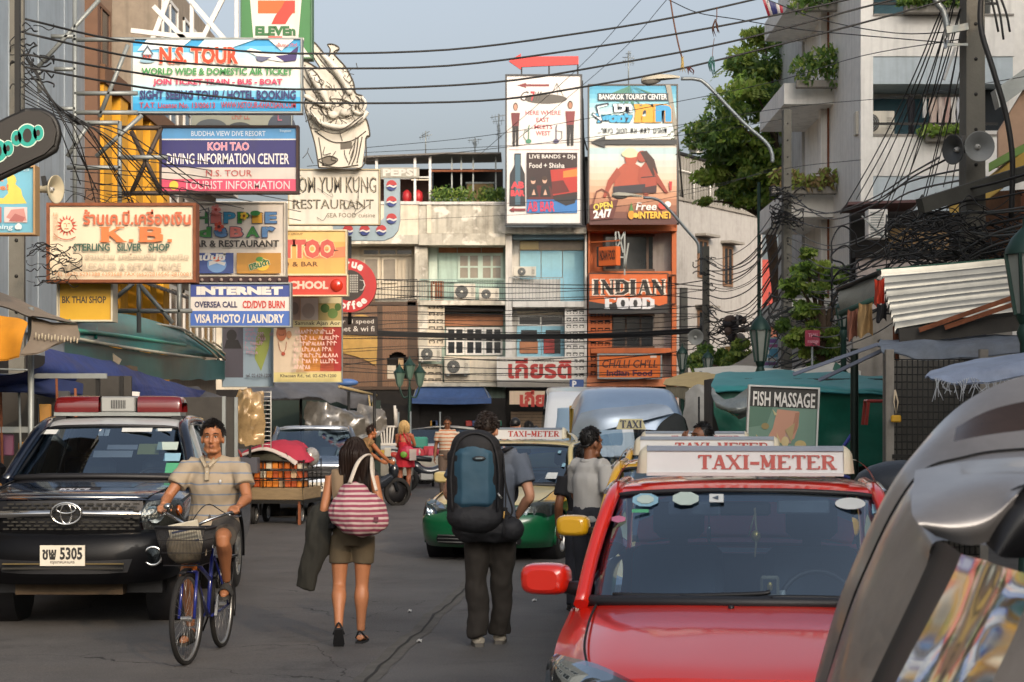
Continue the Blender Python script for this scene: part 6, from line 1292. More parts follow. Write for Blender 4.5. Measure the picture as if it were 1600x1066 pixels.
 for(x,u,w,h,c)in((.12,.66,.28,.07,"#8d9099"),(.05,.52,.36,.1,"#8f9298"),(.37,.62,.2,.16,"#8a8a52")):
  g=MB();g.M=Matrix.Translation((x,1.42+u*.66,1.22+u*.44))@Matrix.Rotation(R(-54),4,'X');g.box((-w/2,0,-h/2),(w/2,.004,h/2),ink(c));g.build("permit_paper",t)
 b=MB();b.tube(crv([V((-.55,1.38,1.27)),V((-.1,1.3,1.27)),V((.1,1.3,1.27))],5),.013,M_BLKPL,5);b.tube(crv([V((.05,1.28,1.26)),V((.4,1.34,1.27)),V((.72,1.44,1.27))],5),.013,M_BLKPL,5);b.build("wipers",t)
 b=MB();b.M=Matrix.Translation((0,.42,1.166))@Matrix.Rotation(R(-72),4,'X');b.box((-.18,-.003,-.06),(.2,.0,.06),M_BLKPL);b.text("POLICE",-.15,-.03,.1,.03,-.006,ink("#b9bcc4"),.04,.25);b.build("badge",t)
 b=MB();b.box((-.8,1.9,.5),(.8,4.9,.6),M_BLKPL);b.patch([mrow((0,1.35,1.18),(.7,1.5,1.17)),mrow((0,1.75,1.2),(.75,1.8,1.18)),mrow((0,1.85,.8),(.75,1.9,.8))],3,4,mat("tan_dash","#5d574e",.8));b.box((-.8,3.3,.6),(.8,3.36,1.72),NAVY);b.build("cabin",t)
 b=MB();b.box((-.86,3.4,.7),(.86,5.1,.78),NAVY);b.box((-.86,5.05,.7),(.86,5.12,1.17),NAVY);b.box((-.86,3.38,.7),(-.8,5.1,1.17),NAVY);b.box((.8,3.38,.7),(.86,5.1,1.17),NAVY);b.build("load_bed",t)
 for x in(-.38,.38):seat(t,x,2.5,.75)
 steer(t,.38,1.95,1.15)
 # light bar
 b=MB();b.box((-.61,2.28,1.80),(.59,2.62,1.835),M_STEEL);b.box((-.6,2.3,1.76),(-.5,2.6,1.80),M_BLKPL);b.box((.5,2.3,1.76),(.6,2.6,1.80),M_BLKPL);o=b.build("light_bar",t)
 b=MB();b.box((-.165,2.27,1.836),(.165,2.63,1.985),mat("bar_silver","#a9aaa6",.35,.6),.012)
 for k in range(9):b.box((-.065+k*.016,2.262,1.87),(-.058+k*.016,2.272,1.95),M_BLKPL)
 b.build("speaker_box",o)
 for s in(-1,1):
  b=MB();sec=lambda x,k:[(x,2.27+.02*(1-k),1.836),(x,2.28+.04*(1-k),1.836+.14*k),(x,2.45,1.836+.15*k),(x,2.62-.04*(1-k),1.836+.14*k),(x,2.63-.02*(1-k),1.836)]
  b.patch([sec(s*.185,1),sec(s*.4,1),sec(s*.54,.98),sec(s*.585,.9),sec(s*.605,.6)],3,2,mat("red_lens","#641416",.2,var=.15,coat=1.));b.build("red_lens",o)
pickup()
# ---- silver van right beside the camera (out of focus)
def near_van():
 SILV=mat("van_silver","#8d8885",.3,.5,var=.2,scale=6,coat=.35,dirt=.15)
 t=thing("silver_van","blurred silver van corner with black pillar filling the lower right corner","van",(1.2,4.6,0))
 o=V(t.location)
 def C(pts,Y,dY=0.):return[at(p[0],p[1],Y+dY*i)-o for i,p in enumerate(pts)]
 A=C([(1268,1100),(1308,960),(1342,872),(1386,775),(1430,706),(1492,640),(1556,602),(1640,575)],5.5)
 B=C([(1284,1100),(1326,960),(1358,880),(1402,790),(1446,735),(1506,716),(1560,706),(1660,700)],5.25)
 Cc=C([(1345,1100),(1388,1010),(1424,935),(1448,882),(1462,846),(1520,850),(1600,858),(1680,860)],4.75)
 D=C([(1382,1100),(1424,1020),(1462,950),(1488,900),(1502,866),(1550,870),(1610,872),(1690,872)],4.5)
 E=C([(1530,1110),(1562,1040),(1590,980),(1606,930),(1618,900),(1640,890),(1670,885),(1720,880)],3.75)
 MB().patch([A,[a.lerp(b,.5)+V((-.02,-.0,.01))for a,b in zip(A,B)],B],4,4,SILV).build("body_shell",t)
 MB().tube(crv(B,5),.006,M_GAP,6).build("seam",t)
 MB().patch([B,[b.lerp(c,.35)+V((-.03,-.0,.02))for b,c in zip(B,Cc)],[b.lerp(c,.75)+V((-.015,-.0,.0))for b,c in zip(B,Cc)],Cc],4,4,SILV).build("body_panel",t)
 MB().patch([Cc[:5],[a+V((.01,-.08,0))for a in Cc[:5]],D[:5]],3,4,M_BLKPL).build("black_pillar",t)
 MB().patch([D[:5],[d.lerp(e,.33)+V((.006,0,0))for d,e in zip(D[:5],E[:5])],[d.lerp(e,.66)+V((-.004,0,0))for d,e in zip(D[:5],E[:5])],E[:5]],4,4,glass("van_window","#3a4248",.8,.05,.2)).build("side_window",t)
 MB().patch([E[:5],C([(1620,1110),(1650,1040),(1672,980),(1684,930),(1690,900)],3.6)],3,4,SILV).build("rear_pillar",t)
 # mirror-like rounded rain hood over the window
 vb=MB();vb.patch([C([(1430,735),(1500,722),(1570,716),(1660,712)],4.7),C([(1424,790),(1490,770),(1560,752),(1660,742)],4.42),C([(1432,815),(1496,820),(1548,806),(1600,760)],4.32),C([(1462,838),(1512,852),(1546,845),(1572,820)],4.35)],5,5,SILV);vb.build("rain_hood",t)
 vb=MB();vb.patch([C([(1540,850),(1552,800),(1580,765),(1630,748)],4.36),C([(1560,868),(1580,840),(1602,815),(1650,800)],4.3),C([(1570,872),(1596,872),(1625,868),(1670,862)],4.38)],4,4,M_BLKPL);vb.build("hood_lining",t)
 b=MB();b.patch([C([(1494,668),(1530,648),(1570,634),(1640,620)],4.86),C([(1490,690),(1530,682),(1570,676),(1640,668)],4.75)],3,4,mat("dark_trim_glass","#3a2d26",.12,var=.3,scale=9,spec=.25));b.build("top_window",t)
 b=MB();b.box((.5,-1.5,.35),(1.6,.8,1.0),SILV,.08);b.box((.62,-1.4,.9),(1.55,.7,1.9),SILV,.15);b.build("rear_body",t)
 for y in(.4,-1.1):wheel(t,.6,y,.33,.2,-1)
 t.location.y+=0
near_van()
# ---- grey off-roader behind the cart, white van, tuk-tuk
def suv():
 rz=R(8);G=mat("suv_grey","#6f7680",.25,.5,var=.06,coat=.8)
 t=thing("grey_car","grey boxy car with a long windscreen waiting behind the loaded cart","car",shift(497,33.6,rz,(0,0)),rz)
 b=MB();b.patch([mrow((0,.05,.95),(.5,.08,.94),(.84,.25,.9)),mrow((0,.3,1.0),(.5,.32,.99),(.86,.45,.95)),mrow((0,1.15,1.08),(.5,1.18,1.07),(.86,1.3,1.02))],5,5,G);b.build("hood",t)
 b=MB();b.patch([mrow((0,0,.35),(.6,.05,.35),(.86,.3,.35)),mrow((0,-.05,.5),(.6,.0,.5),(.88,.3,.5)),mrow((0,.0,.7),(.6,.05,.7),(.88,.3,.7)),mrow((0,.05,.95),(.6,.1,.94),(.84,.27,.9))],4,5,G);b.build("front_bumper",t)
 b=MB();b.box((-.5,-.07,.72),(.5,.02,.9),M_BLKPL,.02);b.box((-.55,-.085,.8),(.55,-.05,.83),M_CHROME);b.box((-.62,-.075,.88),(.62,.0,.92),M_CHROME);b.build("grille",t)
 b=MB();b.box((-.18,-.085,.48),(.18,-.07,.64),MATS["plate_white"]);o=b.build("number_plate",t)
 b=MB();b.text("ษห 56",-.15,.52,.15,.62,-.09,ink("#23211f"),.03);b.build("lettering",o)
 for s in(-1,1):
  MB().patch([[(s*.53,-.02,.72),(s*.84,.2,.72)],[(s*.53,.0,.9),(s*.83,.22,.89)]],3,3,M_LAMP).build("headlight",t)
  MB().patch([[(s*.84,y,.3)for y in(.3,1.3,2.6,4.2)],[(s*.88,y,.65)for y in(.3,1.3,2.6,4.2)],[(s*.85,y,z)for y,z in((.3,.92),(1.3,1.03),(2.6,1.05),(4.2,1.05))]],4,5,G,lambda c:(min((c.y-.85)**2,(c.y-3.4)**2)+(c.z-.34)**2)<.37**2).build("side_panel",t)
  for y in(.85,3.4):wheel(t,s*.76,y,.34,.22,s)
  MB().patch([[(s*.82,1.3,1.05),(s*.82,4.1,1.06)],[(s*.66,2.0,1.55),(s*.66,3.9,1.56)]],4,4,M_GLSD).build("side_window",t)
  MB().tube([V((s*.84,1.25,1.04)),V((s*.67,1.98,1.55)),V((s*.66,3.9,1.57)),V((s*.8,4.15,1.05))],.05,G,7).build("pillar_and_rail",t)
 MB().patch([mrow((0,1.2,1.08),(.8,1.32,1.05)),mrow((0,1.9,1.55),(.64,1.98,1.54))],5,5,M_GLS).build("windscreen",t)
 MB().patch([mrow((0,1.88,1.56),(.45,1.92,1.555),(.68,2.0,1.53)),mrow((0,2.1,1.62),(.45,2.12,1.615),(.7,2.15,1.57)),mrow((0,3.9,1.6),(.45,3.9,1.59),(.68,3.9,1.55))],4,4,mat("roof_pale","#9aa2ad",.25,.5,coat=.8)).build("roof",t)
 b=MB();b.box((-.82,.3,.3),(.82,4.2,.9),M_BLKPL);b.build("floor_pan",t);seat(t,-.36,2.4,.6);seat(t,.36,2.4,.6);MB().box((-.8,4.15,.4),(.8,4.25,1.06),G).build("tailgate",t)
suv()
def white_van():
 WH=mat("van_white","#d3d6d8",.3,var=.04,coat=.7);rz=R(0)
 t=thing("white_van","tall white van with a big raked windscreen beyond the tuk-tuk","van",shift(922,38.5,rz,(0,0)),rz)
 sec=[(0,.5),(-.02,.9),(.35,1.15),(.9,1.95),(1.15,2.2),(1.8,2.32),(4.6,2.3),(4.7,.5)]
 rows=[]
 for x,k in((-.95,.0),(-.93,.06),(-.8,.0),(0,0),(.8,0),(.93,.06),(.95,0)):
  d=abs(x)/.95
  rows.append([(x*(1-(.1*max(0,z-1.1)if d>.8 else 0)),y+(.12*d**4 if y<1.3 else 0),z-(.07 if d>.9 and z>2 else 0))for y,z in sec])
 MB().patch(rows,3,4,WH).build("body",t)
 for s in(-1,1):
  b=MB();b.box((s*.945-.02,.3,.45),(s*.945+.02,4.7,1.2),WH,.01);b.build("side_panel",t)
  MB().patch([[(s*.955,1.1,1.2),(s*.955,4.5,1.2)],[(s*.87,1.4,1.95),(s*.87,4.5,1.95)]],3,3,M_GLSD).build("side_window",t)
  for y in(.9,3.8):wheel(t,s*.85,y,.34,.22,s)
  MB().box((s*.62-.16,-.04,.8),(s*.62+.16,.05,1.0),M_LAMP,.03).build("headlight",t)
  b=MB();b.ball((s*1.08,.6,1.45),(.08,.06,.16),M_BLKPL);b.build("wing_mirror",t)
 MB().patch([mrow((0,.36,1.2),(.6,.42,1.2),(.8,.5,1.2)),mrow((0,.64,1.6),(.55,.68,1.6),(.76,.76,1.6)),mrow((0,.88,1.97),(.5,.92,1.97),(.7,.98,1.95))],4,4,M_GLS).build("windscreen",t)
 MB().box((-.8,.5,.9),(.8,1.1,1.15),M_DASH).build("dashboard",t)
white_van()
def tuktuk():
 rz=R(0);Y=26.0
 t=thing("tuk_tuk","tuk-tuk with a swollen blue-grey canopy and a small TAXI sign on its brow","tuk-tuk",shift(984,Y,rz,(0,0)),rz)
 CV=mat("canopy_vinyl","#7d93ae",.3,.2,var=.06,coat=.5,bump=.15,bscale=3);CS=mat("canopy_silver","#a3b0bd",.25,.5,var=.1,bump=.3,bscale=4);CD=mat("canopy_smoke","#474b4d",.25,.4,var=.2)
 MB().patch([mrow((0,-.15,1.62),(.4,-.12,1.6),(.72,.0,1.52),(.8,.15,1.42)),mrow((0,-.05,1.85),(.4,-.02,1.84),(.68,.08,1.8),(.78,.2,1.62)),mrow((0,.2,2.06),(.4,.22,2.06),(.62,.28,2.02),(.75,.4,1.8)),mrow((0,.8,2.2),(.4,.8,2.19),(.62,.8,2.14),(.74,.8,1.9)),mrow((0,2.4,2.16),(.4,2.4,2.15),(.62,2.4,2.1),(.74,2.4,1.9))],4,5,CV).build("canopy",t)
 b=MB();b.patch([[(-.8,-.02,1.46),(-.4,-.26,1.6),(.1,-.24,1.72),(.6,-.04,1.84)],[(-.76,.0,1.66),(-.4,-.22,1.78),(.1,-.15,1.86),(.5,.0,1.94)],[(-.66,.06,1.84),(-.4,-.1,1.9),(.0,-.06,1.93),(.3,.05,1.97)]],4,5,CS);b.build("silver_visor",t)
 b=MB();b.patch([[(.3,-.24,1.52),(.5,-.18,1.5),(.74,-.02,1.46),(.84,.15,1.42)],[(.4,-.2,1.7),(.58,-.1,1.7),(.76,.05,1.66),(.83,.2,1.56)],[(.6,-.06,1.84),(.68,.02,1.82),(.76,.1,1.76),(.8,.25,1.66)]],4,5,CD);b.build("smoked_visor",t)
 g=MB();g.add([(-.2,-.32,1.62),(.2,-.32,1.62),(.15,-.3,1.76),(-.15,-.3,1.76),(-.2,-.2,1.62),(.2,-.2,1.62),(.15,-.2,1.76),(-.15,-.2,1.76)],[(0,1,2,3),(7,6,5,4),(0,4,5,1),(1,5,6,2),(2,6,7,3),(3,7,4,0)],mat("taxi_sign_cream","#b5ad83",.5));o=g.build("taxi_sign",t)
 l=MB();slab_text(l,"TAXI",-.15,1.64,.15,1.74,-.33,ink("#3a3f52"),.3,.16);l.build("lettering",o)
 YP=mat("tuk_yellow","#b8932a",.4,var=.1)
 for s in(-1,1):
  b=MB();b.tube([(s*.72,.05,.6),(s*.74,.05,1.5)],.03,YP,6);b.tube([(s*.72,1.0,.6),(s*.72,1.0,1.9)],.03,YP,6);b.tube([(s*.72,2.3,.6),(s*.72,2.3,1.95)],.03,YP,6);b.build("canopy_post",t)
  wheel(t,s*.62,2.1,.25,.15,s)
 b=MB();b.box((-.7,.5,.4),(.7,2.5,.75),YP,.05);b.patch([mrow((0,-.1,.45),(.3,.0,.45),(.55,.35,.5)),mrow((0,-.05,.85),(.3,.05,.85),(.6,.35,.85)),mrow((0,.15,1.1),(.35,.2,1.1),(.65,.35,1.05))],4,4,YP);b.box((-.6,1.6,.75),(.6,2.3,1.2),M_SEAT,.06);b.build("body",t)
 MB().patch([mrow((0,-.02,1.1),(.6,.15,1.08)),mrow((0,-.06,1.58),(.68,.1,1.5))],3,3,M_GLS).build("windscreen",t)
 wheel(t,.0,.1,.25,.14,1)
 MB().lathe([(.09,0),(.08,.04),(.02,.06)],M_LAMP,14,Matrix.Translation((0,-.1,.95))@Matrix.Rotation(R(90),4,'X')).build("headlight",t)
tuktuk()
# ================================================================ street furniture and stalls
def cloth(rows,m,nu=5,nv=5,thick=.012,seed=0,amp=.0,freq=2.):
 """Draped sheet: Catmull-Rom surface with fine folds and a little thickness."""
 b=MB();b.patch(rows,nu,nv,m)
 n0=len(b.v)
 for i,v in enumerate(b.v):
  q=v*freq+V((seed,seed*2,0));d=noise.noise(q)+.5*noise.noise(q*2.7)
  b.v[i]=v+V((.5,-.6,.6))*amp*d
 fs=list(b.f)
 b.add([v+V((0,.006,-thick))for v in b.v[:n0]],[f[::-1]for f in fs],m,True)
 return b
def rel(t,pts,Y=None):return[at(p[0],p[1],p[2]if len(p)>2 else Y)-V(t.location)for p in pts]
def lantern(name,px,ptop,pbot,Y,label,wpx,ground=True,lit=None,base_px=None):
 """Green street lantern: six-sided glass body, domed cap, finial, post."""
 s=Y/FPX;h=(pbot-ptop)*s;w=wpx*s/2
 p=at(px,pbot,Y);t=thing(name,label,"street lamp",(p.x,p.y,0),0,"green street lanterns")
 z0=p.z;G=mat("lamp_green","#1d3b33",.5,.3,var=.2);GP=mat("frosted_pane","#8f948d",.4,var=.1)
 MB().lathe([(.12,0),(.12,.25),(.07,.3),(.055,.6),(.05,z0-.1),(.08,z0),(.05,z0+h*.08)],G,14).build("post",t)
 b=MB();b.lathe([(.05,z0+h*.06),(w*.45,z0+h*.12),(w*.5,z0+h*.16)],G,12);b.lathe([(w*1.05,z0+h*.66),(w*1.02,z0+h*.7),(w*.7,z0+h*.8),(w*.35,z0+h*.86),(w*.12,z0+h*.9),(w*.16,z0+h*.94),(.004,z0+h)],G,12)
 for k in range(6):
  a=k*math.pi/3;b.bar((w*.5*math.cos(a),w*.5*math.sin(a),z0+h*.15),(w*math.cos(a),w*math.sin(a),z0+h*.67),.03,G)
 b.build("lamp_cage",t)
 MB().lathe([(w*.46,z0+h*.16),(w*.94,z0+h*.66)],GP,6,smooth=False).build("glass_panes",t)
 return t
lantern("street_lantern",205,492,575,26,"green street lantern standing among the left stalls before the teal awning",34)
lantern("street_lantern",1188,483,580,31,"green street lantern in the middle of the right side above the teal tarpaulin",32)
lantern("street_lantern",1602,335,520,17.5,"big green street lantern cut by the right edge beside the tin roof",62)
lantern("street_lantern",1066,536,585,50,"small distant street lantern leftmost of the far pair on the right",17)
lantern("street_lantern",1106,545,588,50,"small distant street lantern rightmost of the far pair on the right",17)
lantern("street_lantern",1318,462,520,33,"street lantern half hidden by the dangling cloths of the tin roof",24)
t=thing("street_lantern","twin armed green street lantern before the brown slatted bar front","street lamp",(at(640,600,66).x,66,0),0,"green street lanterns")
G=MATS["lamp_green"];z=at(0,605,66).z
MB().lathe([(.12,0),(.1,.3),(.06,.5),(.055,z)],G,12).build("post",t)
for sx in(-1,0,1):
 b=MB();x=sx*.35;zz=z+(.0 if sx else .25)
 b.tube(crv([V((0,0,z-.3)),V((x*.6,0,z-.35)),V((x,0,zz))],5),.03,G,6);b.lathe([(.05,zz),(.1,zz+.08),(.2,zz+.5)],mat("lamp_pane_green","#5d7568",.3),6,Matrix.Translation((x,0,0)),False);b.lathe([(.22,zz+.5),(.12,zz+.62),(.03,zz+.75),(.002,zz+.85)],G,10,Matrix.Translation((x,0,0)));b.build("lamp_head",t)
 # --- poles
M_POLE=mat("pole_concrete","#69675f",.85,var=.15,scale=2,bump=.3,streak=.35,dirt=.3)
def pole(px,ptop,Y,w,lab,holes=True,bolts=14):
 p=at(px,ptop,Y);t=thing("utility_pole",lab,"utility pole",(p.x,p.y,0),R(8),"concrete utility poles")
 b=MB();a,c=w/2,w/2*.82
 b.add([(-a,-a,0),(a,-a,0),(a,a,0),(-a,a,0),(-c,-c,p.z),(c,-c,p.z),(c,c,p.z),(-c,c,p.z)],[(0,3,2,1),(4,5,6,7),(0,1,5,4),(1,2,6,5),(2,3,7,6),(3,0,4,7)],M_POLE)
 b.build("shaft",t)
 h=MB()
 for k in range(bolts):z=p.z-.35-k*.42;h.lathe([(.022,0),(.022,.008),(.001,.01)],M_IRON,8,Matrix.Translation((0,-a+(a-c)*z/p.z+.001,z))@Matrix.Rotation(R(90),4,'X'))
 h.build("bolt_holes",t)
 return t
P1=pole(1519,-60,23,.27,"thick concrete utility pole carrying two loudspeakers on the right")
P2=pole(1229,172,48,.235,"slim concrete utility pole before the apartments' left balconies")
P3=pole(1103,385,66,.24,"short distant utility pole wrapped in cables by the orange house")
P4=pole(1068,450,70,.3,"white concrete pole in front of the orange house")
PL=pole(27,-60,22.6,.19,"brownish utility pole at the left edge with tangled cable loops")
t=thing("lamp_pole","thin dark green pole rising behind the right lantern","pole",(at(1186,0,58).x,58,0));MB().lathe([(.1,0),(.06,.5),(.055,at(0,285,58).z)],G,10).build("shaft",t)
def arm_lamp(pts,Y,head,lab,r=.05):
 t=thing("street_light",lab,"street lamp",at(*pts[-1],Y),0,"long arm street lights")
 MB().tube(crv(rel(t,pts,Y),6),r,mat("galvanised","#8d9496",.45,.5,var=.1),8).build("arm",t)
 a=at(*head[0],Y)-V(t.location);c=at(*head[1],Y)-V(t.location);L=(c-a)
 b=MB();b.patch([[a+L*u+V((0,-.16*k,.0)),a+L*u+V((0,-.12*k,.11*k)),a+L*u+V((0,.12*k,.11*k)),a+L*u+V((0,.16*k,.0))]for u,k in((0,.35),(.2,.7),(.5,1),(.85,1),(1,.5))],4,3,mat("lamp_housing","#b9b29e",.5,var=.08));b.build("housing",t)
 b=MB();b.patch([[a+L*u+V((0,-.15*k,.0)),a+L*u+V((0,-.08*k,-.1*k)),a+L*u+V((0,.08*k,-.1*k)),a+L*u+V((0,.15*k,0))]for u,k in((.5,.4),(.65,.9),(.85,1),(1,.4))],4,3,mat("lamp_bowl","#8d8a84",.15,var=.1));b.build("diffuser",t)
arm_lamp([(1064,123),(1088,124),(1106,134),(1160,190),(1196,222),(1206,240),(1207,254)],46,((1062,122),(1002,127)),"long armed street light over the tourist billboard",.045)
arm_lamp([(1005,309),(1024,311),(1040,322),(1075,362),(1090,380),(1092,396)],68,((1004,308),(956,306)),"lower street light in front of the tourist billboard",.05)
arm_lamp([(1448,-40),(1462,0),(1475,20),(1481,50)],23,((1481,50),(1478,64)),"street light arm bracketed to the thick right pole",.04)
t=thing("pole_arms","grey iron cross arms bolted to the thick right pole","bracket",at(1500,50,22.8))
b=MB();b.bar(*rel(t,[(1478,48),(1512,42)],22.8),.08,M_STEEL);b.bar(*rel(t,[(1480,70),(1512,70)],22.8),.03,M_STEEL);b.bar(*rel(t,[(1493,74),(1475,125)],22.8),.03,mat("insulator","#8f9190",.4));b.build("arms",t)
t=thing("cross_beam","dark sloping timber beam crossing behind the loudspeakers","beam",at(1540,290,22.6));b=MB();b.bar(*rel(t,[(1438,322,22.2),(1640,258,23)]),.17,mat("old_timber","#3b3b37",.9,var=.2),.12);b.build("beam",t)
def horn(px,py,Y,r,dirv,lab,col="#5d6061"):
 t=thing("loudspeaker",lab,"loudspeaker",at(px,py,Y),0,"horn loudspeakers")
 M=V(dirv).to_track_quat('Z','Y').to_matrix().to_4x4();m=mat("horn_"+col,col,.5,.1,var=.15)
 b=MB();b.lathe([(.03,-r*1.25),(r*.25,-r*1.2),(r*.28,-r*.5),(r*.45,-r*.15),(r*.98,0),(r,.015),(r*.95,.012),(r*.42,-r*.14),(r*.2,-r*.4),(.01,-r*.45)],m,28,M);b.build("horn",t)
 b=MB();b.lathe([(.01,-r*.1),(r*.13,-r*.12),(r*.2,-r*.4)],mat("horn_plug","#a9a9a6",.5),14,M);b.build("throat_plug",t)
 MB().bar(M@V((0,r*.1,-r*.8)),M@V((0,r*.9,-r*1.0)),.04,M_IRON).build("bracket",t)
horn(1530,229,22.4,.18,(.05,-1,-.05),"grey horn loudspeaker facing the camera on the thick pole","#6d7070")
horn(1490,234,22.4,.175,(-.85,-.5,-.1),"dark horn loudspeaker turned left on the thick pole","#3a3d3e")
horn(86,296,17.5,.13,(.95,-.35,-.05),"cream horn loudspeaker beside the pale blue massage sign","#c2b79b")
horn(1087,527,48,.2,(.0,-1,0),"small distant horn loudspeaker near the orange house","#70726f")
# --- left stalls
t=thing("parasol","orange and grey market parasol hanging over the left stalls","parasol",at(40,545,18));GC=mat("parasol_grey","#7f7365",.85,var=.15,dirt=.3,bump=.4,bscale=6);OC=mat("parasol_orange","#d08a1e",.8,var=.12,bump=.4,bscale=5,dirt=.15)
cloth([rel(t,[(-140,470,19),(-60,440,19),(0,455,18.6),(60,482,18.4),(122,506,18.2)]),rel(t,[(-140,490,18),(-60,470,18),(0,478,17.8),(42,494,17.7),(50,495,17.6)])],GC,4,4,seed=1,amp=.03).build("grey_panel",t)
cloth([rel(t,[(-140,492,17.9),(-60,486,17.8),(0,494,17.7),(42,506,17.5)]),rel(t,[(-140,520,17.6),(-60,515,17.5),(0,518,17.5),(34,530,17.3)]),rel(t,[(-140,560,17.5),(-60,558,17.4),(0,560,17.4),(30,556,17.2)])],OC,5,5,seed=2,amp=.05).build("orange_panel",t)
cloth([rel(t,[(50,494,17.7),(90,502,18),(122,506,18.2)]),rel(t,[(48,525,17.6),(84,528,17.9),(124,528,18.2)]),rel(t,[(32,552,17.4),(66,548,17.6),(100,530,18)])],GC,5,5,seed=3,amp=.05).build("valance",t)
b=MB();pts=rel(t,[(56+k*5,520+2*(k%2)+k*.5,17.62+k*.035)for k in range(14)])
for p in pts:b.tube([p,p+V((0,-.02,-.05))],.008,mat("fringe","#b0a48c",.9),4)
b.build("fringe",t);b=MB();b.tube([V((0,.2,-at(0,545,18).z+.1)),V((0,.2,.4))],.03,M_STEEL,6);b.build("pole",t)
t=thing("teal_awning","curved translucent teal awning over the left stalls","awning",at(260,560,30));TM=mat("teal_sheet","#06797c",.35,var=.15,streak=.25,dirt=.1)
b=MB()
for k in range(9):
 u0,u1=k/9,(k+1)/9
b.patch([rel(t,[(100,500,22),(190,490,25),(280,515,28),(340,545,31),(405,562,35)]),rel(t,[(100,520,21.6),(190,512,24.6),(280,532,27.6),(330,553,30),(402,563,34.6)]),rel(t,[(100,524,21.4),(190,540,24.4),(270,552,27.2),(320,558,30),(400,564,34.4)])],6,8,TM)
b.build("roof_sheet",t)
cloth([rel(t,[(100,528,21.5),(190,545,24.5),(270,556,27.3),(330,562,30),(402,566,34.5)]),rel(t,[(100,565,21.5),(190,582,24.5),(270,592,27.3),(330,592,30),(400,592,34.5)])],mat("dark_teal","#0a585a",.4,var=.2,streak=.2),5,8,seed=4,amp=.04).build("side_sheet",t)
b=MB();cr=mat("awning_edge","#c9c7b4",.5)
b.tube(crv(rel(t,[(100,526,21.3),(190,542,24.3),(270,554,27.1),(320,560,29.9)]),6),.022,cr,5);b.tube(crv(rel(t,[(180,500,24.9),(280,513,27.9),(320,535,30),(345,548,30.8)]),6),.02,cr,5)
for k in range(7):b.tube(crv(rel(t,[(290+k*14,520+k*4.5,28+k*.9),(325+k*11,545+k*2.4,29.5+k*.75),(342+k*10,562+k*.4,30.4+k*.65)]),4),.018,mat("rib_cream","#b0a791",.5),5)
b.build("ribs",t)
b=MB()
for a,c in(((150,528,23),(150,508,23.4)),((248,548,26.4),(248,520,26.9))):b.tube(rel(t,[a,c]),.02,mat("teal_strut","#2fa08c",.4),5)
b.tube(crv(rel(t,[(105,515,21.5),(190,525,24.4),(290,540,28)]),5),.025,MATS["teal_strut"],5);b.build("struts",t)
BT_=mat("blue_tarp","#22356f",.65,var=.35,scale=3,bump=.9,bscale=5,dirt=.4);GT_=mat("grey_tarp","#5e5f63",.6,var=.2,bump=.6,bscale=5,dirt=.3);DT=mat("dark_tarp","#37342f",.7,var=.25,bump=.5,bscale=5)
t=thing("tarpaulin","long blue tarpaulin sloping over the stall behind the pickup","tarpaulin",at(200,600,20.4))
cloth([rel(t,[(70,545,20.4),(160,562,22.4),(250,592,25.4),(320,612,27.4)]),rel(t,[(60,575,19.4),(150,590,21.4),(240,607,24.4),(310,620,26.9)]),rel(t,[(-60,596,18.4),(100,620,20.8),(230,622,23.9),(305,626,26.4)])],BT_,8,8,seed=5,amp=.035,freq=2.5).build("blue_sheet",t)
cloth([rel(t,[(-60,580,18.9),(60,590,19.8),(130,600,20.4)]),rel(t,[(-60,612,18.6),(60,612,19.6),(128,618,20.2)])],mat("navy_tarp","#1a2750",.65,var=.3,bump=.9,bscale=5,dirt=.3),5,5,seed=15,amp=.04).build("navy_flap",t)
t=thing("cloth_bundle","crumpled brown printed cloth lying on the blue tarpaulin","cloth",at(180,588,24));cloth([rel(t,[(146,568,24.2),(175,562,24.6),(215,572,25)]),rel(t,[(150,580,23.8),(180,582,24),(215,590,24.6)]),rel(t,[(165,588,23.6),(190,592,23.9),(218,594,24.6)])],mat("brown_cloth","#6b5a45",.9,var=.25),6,6,seed=6,amp=.07,freq=4).build("cloth",t)
b=MB();b.M=Matrix.Translation((0,-.12,.03))@Matrix.Rotation(R(-12),4,'Y');b.text("LTD.",-.16,-.03,.0,.05,0,ink("#c9bfa6"),.02);b.M=None;b.build("lettering",t)
MB().slab(rel(t,[(176,552,24),(190,562,24),(186,570,24),(174,562,24)]),(0,.01,0),ink("#c9b8a0")).build("paper_tag",t)
def stall_frame(name,lab,px,Y,w,d,h,m,legs=4,cat="stall"):
 p=at(px,650,Y);t=thing(name,lab,cat,(p.x,p.y,.13))
 for sx in(-1,1):
  for sy in(0,1):MB().box((sx*w/2-.02,sy*d-.02,0),(sx*w/2+.02,sy*d+.02,h),m).build("leg",t)
 MB().box((-w/2,0,.7),(w/2,d,.74),mat("table_board","#7a6a52",.8,var=.2)).build("table_top",t)
 return t
def goods(t,x0,x1,y0,y1,z,n,cols,s=(.05,.16),seed=1,name="goods"):
 rr=random.Random(seed);k=0
 for _ in range(n):
  w,d,h=rr.uniform(*s),rr.uniform(*s),rr.uniform(*s);x,y=rr.uniform(x0,x1),rr.uniform(y0,y1);b=MB()
  c=ink(rr.choice(cols));q=rr.random()
  if q<.5:b.box((x-w/2,y-d/2,z),(x+w/2,y+d/2,z+h),c,.012)
  elif q<.8:b.lathe([(.001,z),(w*.4,z),(w*.45,z+h*.5),(w*.3,z+h),(.001,z+h)],c,10,Matrix.Translation((x,y,0)))
  else:b.ball((x,y,z+h*.4),(w*.5,d*.5,h*.4),c,10,7)
  b.build(name,t)
GC_=["#a87a3a","#8d2f27","#2f5a52","#c2b79f","#31406e","#6b3f57","#b5833a","#4a4a4c"]
t=stall_frame("market_stall","iron framed market stall with hanging goods at the left edge",30,19.5,1.6,1.2,2.1,M_IRON)
